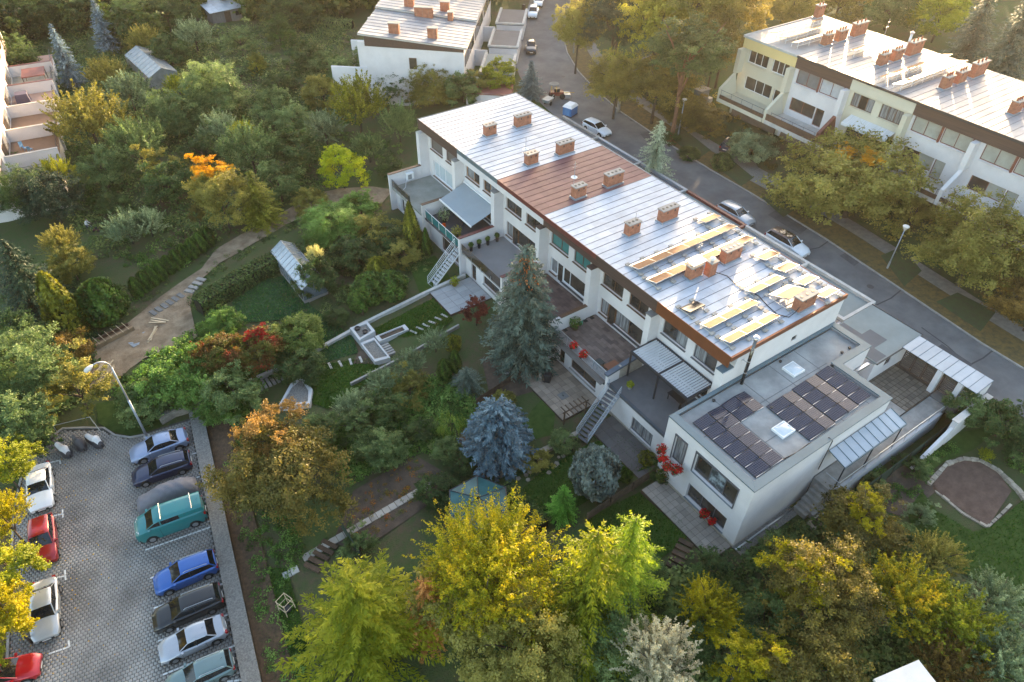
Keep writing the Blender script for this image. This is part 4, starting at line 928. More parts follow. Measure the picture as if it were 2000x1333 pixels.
# photovoltaic panels on the annex: east-west pairs
def pvmat():
    mt = bpy.data.materials.new('solar_cells'); mt.use_nodes = True; n = mt.node_tree.nodes; L = mt.node_tree.links; b = n['Principled BSDF']
    b.inputs['Roughness'].default_value = .1; b.inputs['Specular IOR Level'].default_value = .3
    tc = n.new('ShaderNodeTexCoord'); t = n.new('ShaderNodeTexBrick'); t.offset = 0; t.inputs['Scale'].default_value = 1; t.inputs['Brick Width'].default_value = .158; t.inputs['Row Height'].default_value = .158; t.inputs['Mortar Size'].default_value = .006
    t.inputs['Color1'].default_value = (.010, .013, .030, 1); t.inputs['Color2'].default_value = (.014, .017, .036, 1); t.inputs['Mortar'].default_value = (.20, .20, .23, 1)
    L.new(tc.outputs['Object'], t.inputs['Vector']); L.new(t.outputs['Color'], b.inputs['Base Color']); return mt
PV = pvmat()
def pv(x0, x1, y0, y1, rise, label, grp='solar panels on the annex roof', base=6.04):
    """panel spanning x0..x1 (rise>0: up towards x1)"""
    r = thing('photovoltaic_module', ((x0+x1)/2, (y0+y1)/2, 5.98), 0, label, 'solar panel', grp)
    a, b = (base, base+rise) if rise > 0 else (base-rise, base)
    def pt(x, y, dz): return (x, y, a+(b-a)*(x-x0)/(x1-x0)+dz)
    fr = MB().hexa([pt(x0, y0, 0), pt(x1, y0, 0), pt(x1, y1, 0), pt(x0, y1, 0), pt(x0, y0, .04), pt(x1, y0, .04), pt(x1, y1, .04), pt(x0, y1, .04)]).build('panel_frame', DARKMET, r, rel=True)
    g = .014
    sub(MB().quad(pt(x0+g, y0+g, .045), pt(x1-g, y0+g, .045), pt(x1-g, y1-g, .045), pt(x0+g, y1-g, .045)), 'cell_sheet', PV, fr, r)
    MB().box(x0+.05, x1-.05, y0-.035, y0-.008, 5.985, 6.10).build('mounting_rail', ALU, r, rel=True)
ORD = ['nearest the white parapet corner', 'second from the parapet corner', 'third from the parapet corner', 'fourth', 'fifth', 'last, by the gable side']
def pvcol(x0, x1, y0, y1, n, rise, what):
    for k in range(n):
        a = y0+(y1-y0)*k/n; b = y0+(y1-y0)*(k+1)/n-.025
        nm = ['nearest', 'second', 'third', 'fourth', 'fifth', 'farthest'][k] if n > 2 else ['near', 'far'][k]
        pv(x0, x1, a+.02, b, rise, what % nm)
pvcol(30.85, 32.32, 14.65, 20.68, 6, .12, '%s dark panel of the six beside the street-facing-away front parapet'.replace('street-facing-away front', 'garden-side'))
pvcol(32.36, 33.75, 14.68, 18.72, 4, -.12, '%s pale grey panel of the four behind the garden-side dark row')
pvcol(32.40, 33.86, 18.76, 20.72, 2, -.12, '%s brownish panel of the pair at the left end of the garden-side rows')
pvcol(33.92, 35.3, 18.74, 20.76, 2, .12, '%s dark panel of the block left of the square skylight')
pvcol(35.34, 36.5, 18.78, 20.76, 2, -.12, '%s panel of the pair closest to the steel flue')
pvcol(36.66, 38.4, 14.72, 18.75, 4, .12, '%s dark panel of the row just right of the lower skylight')
pvcol(38.45, 39.62, 14.72, 18.75, 4, -.12, '%s pale panel between the first and second dark rows past the lower skylight')
pvcol(39.72, 41.25, 14.85, 18.85, 4, .12, '%s dark panel of the middle row on the street half of the annex')
pvcol(41.3, 42.58, 14.85, 18.85, 4, -.12, '%s pale panel beside the farthest dark row')
pvcol(42.66, 44.2, 14.92, 18.92, 4, .12, '%s dark panel of the row nearest the street')

# ================================================================== things on the terraces
# awning
aw = thing('awning', (35, 57.8, 4.6), 0, 'wide grey fabric awning pulled out over the dark terrace', 'awning')
ay0, ay1 = 54.9, 61.6
rows = []
for a in range(9):
    f_ = a/8; rows.append([(36.25-3.35*f_, y, 4.95-1.15*f_-.05*math.sin(math.pi*f_)) for y in np.linspace(ay0, ay1, 8)])
mb = MB().grid(rows[::-1]); fb = mb.build('fabric', mat('grey_blue_awning_cloth', (.27, .31, .34), .85, var=.05, scale=.7), aw, rel=True)
MB().box(32.84, 32.95, ay0, ay1, 3.68, 3.86).build('front_bar', WHITE, aw, rel=True)
MB().box(36.05, 36.28, ay0, ay1, 4.97, 5.13).build('cassette', WHITE, aw, rel=True)
MB().tube((36.2, ay0+.4, 4.8), (34.6, ay0+1.2, 4.3), .03).tube((34.6, ay0+1.2, 4.3), (32.95, ay0+.5, 3.75), .03).tube((36.2, ay1-.4, 4.8), (34.6, ay1-1.2, 4.3), .03).tube((34.6, ay1-1.2, 4.3), (32.95, ay1-.5, 3.75), .03).build('arm', WHITE, aw, rel=True)
# louvred pergola
pg = thing('louvre_pergola', (34.5, 26.5, TZ), 0, 'dark grey pergola with white louvre roof over the near terrace', 'pergola')
px0, px1, py0, py1, pz = 33.2, 36.2, 23.25, 29.95, 4.62
for b in (MB().box(px0, px0+.14, py0, py1, pz, pz+.26), MB().box(px1-.14, px1, py0, py1, pz, pz+.26), MB().box(px0+.142, px1-.142, py0, py0+.14, pz, pz+.26), MB().box(px0+.142, px1-.142, py1-.14, py1, pz, pz+.26), MB().box(px0+.142, px1-.142, 26.5, 26.68, pz, pz+.27)):
    b.build('beam', DARKMET, pg, rel=True)
lm = MB().hexa([(-1.33, -.085, .0), (1.33, -.085, .0), (1.33, .085, .05), (-1.33, .085, .05), (-1.33, -.085, .02), (1.33, -.085, .02), (1.33, .085, .07), (-1.33, .085, .07)]).mesh('louvre', mat('white_louvre', (.60, .60, .60), .45, var=.05))
for (a, b) in ((py0+.2, 26.45), (26.75, py1-.2)):
    k = int((b-a)/.245)
    for i in range(k+1): inst('louvre', lm, pg, ((px0+px1)/2-34.5, a+(b-a)*i/k-26.5, pz+.16-TZ))
for x, y in ((px0+.07, py0+.07), (px0+.07, py1-.07), (px0+.07, 26.59)): MB().box(x-.06, x+.06, y-.06, y+.06, TZ, pz).build('post', DARKMET, pg, rel=True)
def table(loc, lx, ly, h, mt, label, chairs=True, rz=0):
    t = thing('terrace_table', loc, rz, label, 'table')
    MB().box(-lx/2, lx/2, -ly/2, ly/2, h-.05, h).build('table_top', mt, t)
    for sx in (-1, 1):
        for sy in (-1, 1): MB().box(sx*(lx/2-.1)-.03, sx*(lx/2-.1)+.03, sy*(ly/2-.1)-.03, sy*(ly/2-.1)+.03, 0, h-.052).build('leg', mt, t)
    return t
def chair(loc, rz, mt, label, grp=None, s=1.0):
    t = thing('garden_chair', loc, rz, label, 'chair', grp)
    MB().box(-.23, .23, -.23, .23, .42, .47).build('seat', mt, t)
    MB().hexa([(-.23, .2, .47), (.23, .2, .47), (.23, .25, .47), (-.23, .25, .47), (-.23, .3, .95), (.23, .3, .95), (.23, .34, .95), (-.23, .34, .95)]).build('backrest', mt, t)
    for sx in (-1, 1):
        for sy in (-1, 1): MB().box(sx*.2-.02, sx*.2+.02, sy*.2-.02, sy*.2+.02, 0, .418).build('leg', mt, t)
    return t
table((34.4, 59.6, TZ), 1.1, 1.9, .75, mat('dark_table', (.045, .04, .045), .6), 'dark terrace table in front of the white wall under the awning edge')
chair((33.9, 58.0, TZ), 2.6, BLACK, 'black chair pulled out beside the dark terrace table')
table((34.5, 55.0, TZ), 1.0, .7, .45, BLACK, 'low black table by the red-capped terrace wall')
table((34.6, 25.2, TZ), .9, 1.6, .74, BLACK, 'black table in the shade of the louvre pergola')
chair((34.0, 24.0, TZ), .4, BLACK, 'black chair half hidden under the pergola')
table((32.6, 31.2, TZ), 1.3, .9, .55, mat('red_brown_lounge_top', (.22, .085, .045), .6), 'low red-brown lounge table in the terrace corner beside the stone wall')
table((31.9, 32.2, TZ), .9, .7, .5, mat('dark_olive_top', (.05, .055, .05), .6), 'dark olive lounge stool beside the red-brown table')
table((32.9, 66.0, TZ), .7, .7, .05, CONC, 'flat grey slab lying on the concrete terrace') if False else None
# railings
def rail(name, y0, y1, x, z, label, kind):
    t = thing(name, (x, (y0+y1)/2, z), 0, label, 'railing')
    if kind == 'bars':
        for k in range(8): MB().tube((x+.12-.02*k, y0, z+1.0-.12*k), (x+.12-.02*k, y1, z+1.0-.12*k), .018 if k else .03, n=6).build('rail_bar', ALU if k == 0 else STEEL, t, rel=True)
        for y in np.linspace(y0+.05, y1-.05, 5): MB().tube((x, y, z-.1), (x+.12, y, z+1.0), .022, n=6).build('baluster', STEEL, t, rel=True)
        MB().hexa([(x-.55, y0, z-.15), (x-.02, y0, z-.03), (x-.02, y1, z-.03), (x-.55, y1, z-.15), (x-.55, y0, z-.1), (x-.02, y0, z+.02), (x-.02, y1, z+.02), (x-.55, y1, z-.1)]).build('sloping_ledge', mat('weathered_grey_boards', (.14, .125, .115), .9, var=.3, scale=2, stretch=(6, .4, 1), bump=.3), t, rel=True)
    elif kind == 'teal':
        k = 5
        for i in range(k):
            a = y0+(y1-y0)*i/k+.04; b = y0+(y1-y0)*(i+1)/k-.04
            MB().box(x-.01, x+.01, a, b, z+.08, z+1.0).build('glass_panel', mat('teal_glass', (.04, .24, .25), .08, var=.08, spec=.7, trans=.35), t, rel=True)
        for i in range(k+1):
            y = y0+(y1-y0)*i/k; MB().tube((x, y, z-.05), (x, y, z+1.06), .028, n=6).build('rail_post', WHITE, t, rel=True)
        MB().tube((x, y0, z+1.06), (x, y1, z+1.06), .03, n=6).build('top_rail', WHITE, t, rel=True)
    elif kind == 'brown':
        MB().box(x-.012, x+.012, y0, y1, z, z+1.05).build('glass_panel', mat('brown_tinted_glass', (.075, .055, .04), .1, var=.08, spec=.7, trans=.3), t, rel=True)
        for y in np.linspace(y0+.1, y1-.1, 5): MB().box(x-.06, x-.014, y-.03, y+.03, z-.25, z+.3).build('glass_clamp', ALU, t, rel=True)
    else:
        for y in np.linspace(y0, y1, 5): MB().tube((x, y, z-.1), (x, y, z+1.0), .025, n=6).build('rail_post', DARKMET, t, rel=True)
        MB().tube((x, y0, z+1.0), (x, y1, z+1.0), .03, n=6).build('top_rail', DARKMET, t, rel=True)
        MB().box(x-.006, x+.006, y0+.05, y1-.05, z+.15, z+.9).build('glass_panel', mat('smoked_glass', (.10, .11, .11), .1, spec=.6, trans=.5), t, rel=True)
rail('terrace_railing', Y0[1]+.35, Y0[2]-.1, 31.2, TZ, 'steel bar railing with grey board ledge carrying two red geraniums', 'bars')
rail('terrace_railing', Y0[4]+.35, Y0[5]-.05, 31.05, TZ, 'white-framed railing of teal glass panes', 'teal')
rail('terrace_railing', Y0[3]+.35, Y0[4]-.05, 30.95, TZ, 'brown tinted glass terrace parapet left of the spruce', 'brown')
rail('terrace_railing', Y0[2]+.35, Y0[3]-.05, 31.0, TZ, 'dark terrace railing hidden behind the big spruce', 'dark')
rail('terrace_railing', Y0[5]+3.6, Y0[6]-.05, 31.05, TZ, 'dark railing with smoked glass at the far concrete terrace', 'dark')
# air conditioner
ac = thing('air_conditioner', (33.3, 69.55, TZ+.5), 0, 'white air-conditioning unit on the wall of the far terrace', 'air conditioner')
MB().box(32.9, 33.8, 69.4, 69.85, TZ+.5, TZ+1.35).build('casing', WHITE, ac, rel=True)
MB().box(33.0, 33.5, 69.385, 69.398, TZ+.6, TZ+1.2).build('fan_grille', mat('grey_grille', (.25, .26, .27), .6), ac, rel=True)
MB().box(32.95, 33.02, 69.5, 69.88, TZ+.42, TZ+.498).box(33.68, 33.75, 69.5, 69.88, TZ+.42, TZ+.498).build('bracket', STEEL, ac, rel=True)
MB().ptube([(32.9, 69.5, TZ+.7), (32.6, 69.3, TZ+.3), (32.3, 68.9, TZ+.03), (31.6, 68.4, TZ+.03)], .03, 6).build('hose', WHITE, ac, rel=True)
# steel stairs
def stairs(top, bot, width, n, label, m1, m2, rails=3):
    top = np.array(top, float); bot = np.array(bot, float); d = (bot-top); h = d.copy(); h[2] = 0; L_ = np.linalg.norm(h); h = h/L_; s = np.array([-h[1], h[0], 0])*width/2
    t = thing('outdoor_stairs', tuple(bot), 0, label, 'stairs')
    for k in range(n):
        c = top+d*(k+.6)/n; e = h*(L_/n*.46)
        a, b = c-e, c+e
        MB().hexa([tuple(a-s-[0, 0, .04]), tuple(b-s-[0, 0, .04]), tuple(b+s-[0, 0, .04]), tuple(a+s-[0, 0, .04]), tuple(a-s), tuple(b-s), tuple(b+s), tuple(a+s)]).build('tread', m1, t, rel=True)
    for sg in (-1, 1):
        q = s*sg*1.04; up = np.array([0, 0, .12])
        mb = MB().hexa([tuple(top+q*.97-up*1.6), tuple(bot+q*.97-up*.2), tuple(bot+q*1.03-up*.2), tuple(top+q*1.03-up*1.6), tuple(top+q*.97+up*.4), tuple(bot+q*.97+up*1.6), tuple(bot+q*1.03+up*1.6), tuple(top+q*1.03+up*.4)])
        mb.build('stringer', m2, t, rel=True)
        for k in range(rails):
            z = np.array([0, 0, 1.0-.3*k]); MB().tube(top+q*1.05+z, bot+q*1.05+z, .026 if k == 0 else .018, n=6).build('hand_rail', m2, t, rel=True)
        for f_ in (0, .33, .66, 1): MB().tube(top+d*f_+q*1.05, top+d*f_+q*1.05+np.array([0, 0, 1.0]), .022, n=6).build('rail_post', m2, t, rel=True)
    return t
b_ = W(1132, 862, -.95); stairs((31.15, 29.1, TZ-.05), (b_[0]+.2, b_[1], -.95), 1.15, 13, 'grey steel stairs with tube rails down from the near terrace', mat('grey_stair_tread', (.10, .105, .115), .6, var=.15), STEEL)
b_ = W(842, 560, -1.25); stairs((31.0, 54.55, TZ-.05), (b_[0], b_[1], -1.25), 1.0, 12, 'white-railed open stairs down from the teal-glass terrace', STEEL, WHITE)

# ================================================================== opposite row (across the street)
OY = [59.3, 51.05, 43.3, 35.4, 27.8, 20.0, 12.2]; OX, OB, OR = 77.2, 92.0, 14.4
OLAB = ['yellow-topped end house across the street with three rows of collectors on its roof', 'house across the street with brown board band and grey roller blind', 'cream house across the street with a striped white awning', 'house across the street with pale blinds, above the round-crowned tree', 'house across the street at the right picture edge, brown boarded band', 'house across the street just past the right picture edge']
RED_FR = mat('red_brown_window_frame', (.17, .052, .035), .55, var=.15)
ohouses = []
for i in range(6):
    y1, y0 = OY[i], OY[i+1]; w = y1-y0
    h = thing('row_house', (84, (y0+y1)/2, 4.4), 0, OLAB[i], 'house', 'row houses across the street'); ohouses.append(h)
    cream = i in (0, 2); pl = CREAM if cream else PLASTER2
    if i == 0: up = [(y0+4.1, y0+7.2, 11.35, 12.9), (y0+.9, y0+3.4, 11.35, 12.9)]; lo = [(y0+2.6, y0+6.9, 8.0, 9.65), (y0+1.0, y0+2.2, 7.9, 9.5)]
    elif i == 2: up = [(y0+4.6, y0+7.4, 11.2, 12.75), (y0+1.0, y0+3.7, 11.2, 12.75)]; lo = [(y0+1, y0+6.8, 7.3, 9.4)]
    else: up = [(y0+4.2, y0+7.3, 11.2, 12.85), (y0+.8, y0+3.9, 11.2, 12.85)]; lo = [(y0+3.6, y0+7.2, 7.9, 9.45), (y0+2.3, y0+3.5, 7.3, 9.45)]
    wl = wall_holes(MB(), mpW(OX), y0, y1, 4.0, 12.95, .35, up+lo)
    wl.box(OB-.3, OB, y0, y1, 4.0, 14.2).box(OX+.9, OX+.95, y0+.02, y1-.02, 4, 12.9).box(OX+.36, OB-.31, y0+.002, y0+.2, 4, 14.2)
    if i == 0: wl.box(OX+.36, OB-.31, y1-.3, y1-.002, 4, 14.2)
    wl.build('wall', pl, h, rel=True)
    MB().box(OX-.25, OX+.35, y0+.004, y1-.004, 12.96, 14.25).build('band', YELLOW if i == 0 else (CREAM if i == 2 else FASC_BROWN), h, rel=True)
    fm = WIN_WHITE if i == 0 else (WIN_BROWN if i == 2 else RED_FR)
    pn = {0: [GLASS], 1: [mat('grey_roller_shutter2', (.16, .165, .17), .6)], 2: [GLASS_CURT, GLASS]}.get(i, [GLASS_BLIND])
    window(h, mpW(OX), *up[0], fm, pn, (.33, .66) if i in (0, 2) else (.52,), sill=pl)
    window(h, mpW(OX), *up[1], fm, [GLASS_CURT] if i == 2 else ([mat('white_roller_shutter', (.42, .44, .46), .6)] if i == 1 else pn), (.33, .66) if i in (0, 2) else (.5,), sill=pl)
    for k, q in enumerate(lo): window(h, mpW(OX), *q, fm, [GLASS] if i < 3 else [GLASS_BLIND, GLASS], (.3, .6) if q[1]-q[0] > 3.7 else ((.5,) if q[1]-q[0] > 2.5 else ()), sill=None)
    if i not in (0, 2):
        MB().box(OX-.04, OX-.002, y0+3.92, y0+4.18, 11.1, 12.9).build('red_panel', RED_FR, h, rel=True)
        MB().box(OX-.04, OX-.002, y0+.45, y0+.78, 11.1, 12.9).build('red_panel', RED_FR, h, rel=True)
    rf = MB().box(OX-.32, OB+.15, y0, y1, 14.25, 14.36).build('roof', ROOF_SEAM, h, rel=True)
    if i == 0: sub(MB().box(OX-.36, OB+.2, y0+.01, y1-.01, 14.361, 14.40), 'roof_membrane', mat('pale_grey_membrane', (.36, .345, .33), .8, var=.15, scale=.6), rf, h)
    else: roof_sheets(h, rf, OX-.36, OB+.2, y0+.005, y1-.005, 14.40, ROOF_PALE, 9, ROOF_SEAM, nx=4)
    sub(MB().box(OX-.42, OX-.365, y0+.004, y1-.004, 14.2, 14.46), 'fascia', CONC_L if i == 0 else DARKMET, rf, h)
    if i == 0: sub(MB().box(OX-.42, OB+.25, y1+.002, y1+.12, 14.2, 14.5), 'verge_trim', CONC_L, rf, h)
    # chimneys at the party line
    if i == 0: chimney(h, rf, 89.9, 91.2, y1-.9, y1-.2, 14.4, 1.6, 2, True)
    for k, (x0, x1) in enumerate(((82.0, 83.4), (84.6, 86.2), (87.8, 90.2))):
        chimney(h, rf, x0, x1, y0+.1, y0+.8, 14.4, 1.35 if k < 2 else 1.6, 3, True)
    # fins and flared balcony walls
    for y in ([y1-.55, y0-.0] if i == 0 else [y0]):
        MB().box(OX-1.1, OX-.252, y, y+.55, 9.9, 12.9).box(OX-.25, OX-.003, y, y+.55, 9.9, 12.9).build('party_fin', pl, h, rel=True)
        MB().hexa([(73.8, y, 6.6), (OX-.003, y, 6.6), (OX-.003, y+.4, 6.6), (73.8, y+.4, 6.6), (73.8, y, 8.35), (OX-1.1, y, 9.898), (OX-1.1, y+.4, 9.898), (73.8, y+.4, 8.35)]).build('balcony_side_wall', pl if i != 1 else RED_FR, h, rel=True)
    MB().box(73.6, OX-.003, y0+.41, y1-.02 if i else y1-.56, 6.7, 7.15).build('balcony_slab', CREAM if i == 0 else CONC_L, h, rel=True)
    MB().box(73.7, 73.85, y0+.42, y1-.03 if i else y1-.57, 7.151, 7.6 if i != 1 else 7.9).build('balcony_parapet', mat('brown_planter_boards', (.10, .055, .035), .8, var=.3), h, rel=True)
    mb = MB()
    for y in np.linspace(y0+.6, y1-.7, 5): mb.tube((73.78, y, 7.6), (73.78, y, 8.25), .02, n=5)
    mb.tube((73.78, y0+.45, 8.25), (73.78, y1-.6, 8.25), .025, n=5); mb.build('balcony_railing', DARKMET, h, rel=True)
    MB().box(OX-.3, OX-.003, y0+.42, y1-.6, 3.9, 6.69).build('undercroft_wall', mat('undercroft', (.18, .13, .10), .9), h, rel=True)
    if i == 2:
        a = MB(); a.grid([[(OX-.02-1.5*f_, y, 10.35-.55*f_) for y in np.linspace(y0+1.1, y1-1.1, 4)] for f_ in (1, .66, .33, 0)]); a.build('awning_cloth', mat('white_striped_awning', (.5, .5, .5), .8, c2=(.75, .75, .75), scale=4, stretch=(.1, 3, .1)), h, rel=True)
        MB().box(OX-1.6, OX-1.52, y0+1.1, y1-1.1, 9.5, 9.82).build('awning_valance', WHITE, h, rel=True)
OG = 'collectors on the row across the street'
def rackrow(x0, x1, y, label, tilt=1):
    r = thing('solar_collector', ((x0+x1)/2, y, OR), 0, label, 'solar collector', OG); n = int((x1-x0)/2)
    for k in range(n):
        a = x0+(x1-x0)*k/n+.02; b = x0+(x1-x0)*(k+1)/n-.02
        fr = MB().hexa([(a, y-.5, OR+.75), (b, y-.5, OR+.75), (b, y+.5, OR+.45), (a, y+.5, OR+.45), (a, y-.5, OR+.83), (b, y-.5, OR+.83), (b, y+.5, OR+.53), (a, y+.5, OR+.53)]).build('collector_frame', ALU, r, rel=True)
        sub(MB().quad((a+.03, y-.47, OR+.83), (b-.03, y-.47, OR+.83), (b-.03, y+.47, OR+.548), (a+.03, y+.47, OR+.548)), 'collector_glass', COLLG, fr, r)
    mb = MB()
    for x in np.linspace(x0+.2, x1-.2, n+1): mb.tube((x, y-.45, OR), (x, y-.45, OR+.75), .03, n=5).tube((x, y+.45, OR), (x, y+.45, OR+.45), .03, n=5)
    mb.tube((x0, y-.45, OR+.35), (x1, y-.45, OR+.35), .025, n=5); mb.build('rack', WHITE, r, rel=True)
rackrow(79.2, 89.0, 56.9, 'farthest of the three collector racks on the yellow-topped house')
rackrow(78.6, 87.2, 55.0, 'middle of the three collector racks on the yellow-topped house')
rackrow(78.4, 85.4, 53.0, 'nearest of the three collector racks on the yellow-topped house')
rackrow(78.0, 90.9, 40.6, 'farther long collector rack on the roof of the cream house')
rackrow(77.6, 90.6, 38.5, 'nearer long collector rack on the roof of the cream house')
rackrow(82.0, 87.0, 47.6, 'short collector rack lying on the roof of the brown-banded house')
aerial(84.2, 45.4, OR, 4.5, False, 'tall reddish aerial mast on the opposite roof')
fp = thing('steel_flue', (88.8, 44.6, OR), 0, 'bright steel flue with conical cowl on the opposite roof', 'flue')
MB().tube((88.8, 44.6, OR), (88.8, 44.6, OR+2.2), .14, n=10).build('pipe', ALU, fp, rel=True, smooth=True)
MB().lathe((88.8, 44.6, OR+2.2), [(.14, 0), (.26, .12), (.26, .2), (.05, .34)], 12).build('cowl', ALU, fp, rel=True)

# ================================================================== row at the top of the picture
TO = (41.7, 98.0); TRZ = math.atan2(-.64, .77)
def top_house(oy, w, label, dz=0, gable=True):
    c, s = math.cos(TRZ), math.sin(TRZ)
    loc = (TO[0]-s*oy, TO[1]+c*oy, 0.0)
    h = thing('terraced_house', loc, TRZ, label, 'house', 'houses at the bend of the street')
    D = 14.5; zr = lambda x: 10.4+dz-1.4*x/D
    mp = lambda u, d, z: (u, d, z)
    mb = MB(); mb.hexa([(0, 0, -.5), (D, 0, -.5), (D, w, -.5), (0, w, -.5), (0, 0, 9.7+dz), (D, 0, 8.3+dz), (D, w, 8.3+dz), (0, w, 9.7+dz)]).build('wall', PLASTER2, h)
    if gable:
        MB().hexa([(.02, -.05, 8.2), (D-.02, -.05, 7.9), (D-.02, -.003, 7.9), (.02, -.003, 8.2), (.02, -.05, 9.85), (D-.02, -.05, 8.45), (D-.02, -.003, 8.45), (.02, -.003, 9.85)]).build('gable_band', FASC_BROWN, h)
        window(h, mpS(-.16), 6.4, 7.5, 5.2, 6.8, WIN_BROWN, [GLASS], (), rec=.05, rel=False)
    rf = MB().hexa([(-.8, -.35, 9.8+dz), (D+.5, -.35, 8.4+dz), (D+.5, w, 8.4+dz), (-.8, w, 9.8+dz), (-.8, -.35, 10.0+dz), (D+.5, -.35, 8.6+dz), (D+.5, w, 8.6+dz), (-.8, w, 10.0+dz)]).build('roof', CONC_L, h)
    n = 9; ww = (w+.3)/n
    zz = lambda x: 10.0+dz-1.4*(x+.8)/(D+1.3)
    sm = MB()
    for k in range(n):
        a = -.33+ww*k
        for (x0, x1) in ((-.78, 4.2), (4.22, 9.4), (9.42, D+.48)):
            o = MB().hexa([(x0, a+.015, zz(x0)+.003), (x1, a+.015, zz(x1)+.003), (x1, a+ww-.015, zz(x1)+.003), (x0, a+ww-.015, zz(x0)+.003), (x0, a+.015, zz(x0)+.03), (x1, a+.015, zz(x1)+.03), (x1, a+ww-.015, zz(x1)+.03), (x0, a+ww-.015, zz(x0)+.03)]).build('roof_sheet', ROOF_PALE, rf)
        sm.hexa([(-.78, a-.015, zz(-.78)), (D+.48, a-.015, zz(D+.48)), (D+.48, a+.015, zz(D+.48)), (-.78, a+.015, zz(-.78)), (-.78, a-.015, zz(-.78)+.07), (D+.48, a-.015, zz(D+.48)+.07), (D+.48, a+.015, zz(D+.48)+.07), (-.78, a+.015, zz(-.78)+.07)])
    sm.build('standing_seam', ROOF_SEAM, rf)
    for (x0, x1, yy, hh) in ((3.4, 4.9, 1.4, 1.35), (9.0, 10.4, 1.6, 1.35), (5.5, 8.3, w-1.2, 1.3), (10.6, 11.4, w-1.1, 1.2)):
        z = zz(x0); MB().box(x0, x1, yy, yy+.75, z-.3, z+hh).build('chimney', BRICK, rf); MB().box(x0-.08, x1+.08, yy-.08, yy+.83, z+hh+.002, z+hh+.1).build('chimney_cap', CONC, rf)
    for (a, b) in ((.6, w/2-.3), (w/2+.3, w-.6)):
        f = MB().box(D+.002, D+.06, a, b, 5.6, 7.3).build('window', WIN_BROWN, h); MB().box(D+.062, D+.07, a+.08, (a+b)/2-.04, 5.68, 7.22).build('pane', GLASS_CURT, f); MB().box(D+.062, D+.07, (a+b)/2+.04, b-.08, 5.68, 7.22).build('pane', GLASS, f)
    # garden terraces
    MB().box(-5.5, -.003, 0, .3, -.5, 5.0).build('terrace_wall', PLASTER2, h); MB().box(-5.5, -.003, .31, w-.01, -.5, 2.2).build('terrace', PLASTER2, h); MB().box(-1.2, -.003, .31, .9, 2.21, 8.6).build('party_fin', PLASTER2, h)
    # street garage with small court
    MB().box(16.6, 21.2, 1.5, w-1.5, -.5, 4.3).build('garage', PLASTER2, h); MB().box(16.5, 21.3, 1.4, w-1.4, 4.302, 4.42).build('garage_roof', MEMB3 if not gable else MEMB2, h)
    MB().box(16.4, 16.8, 1.4, w-1.4, 4.422, 4.7).box(21.0, 21.4, 1.4, w-1.4, 4.422, 4.7).box(16.802, 20.998, 1.4, 1.75, 4.422, 4.68).build('garage_parapet', CONC_L, h)
    MB().box(D+.003, 16.5, .2, .5, -.5, 4.3).build('court_wall', PLASTER2, h)
    if gable:
        MB().box(15.2, 21.5, -3.6, -3.3, -.5, 3.4).build('front_wall', PLASTER2, h); MB().box(15.1, 21.6, -3.2, 1.35, 2.0, 3.2).build('lower_roof', mat('brick_red_membrane', (.30, .10, .075), .8, var=.15), h); MB().box(15.0, 21.7, -3.75, -3.25, 3.402, 3.5).build('wall_coping', FASC_RED, h)
    return h
top_house(0, 11.0, 'white gabled house with brown band and bare vine stems on its wall', 0)
top_house(11.05, 11.0, 'pale-roofed house behind the vine-covered gable, cut by the top edge', .35, False)
top_house(22.1, 11.0, 'terraced house beyond the top edge of the picture', .7, False)

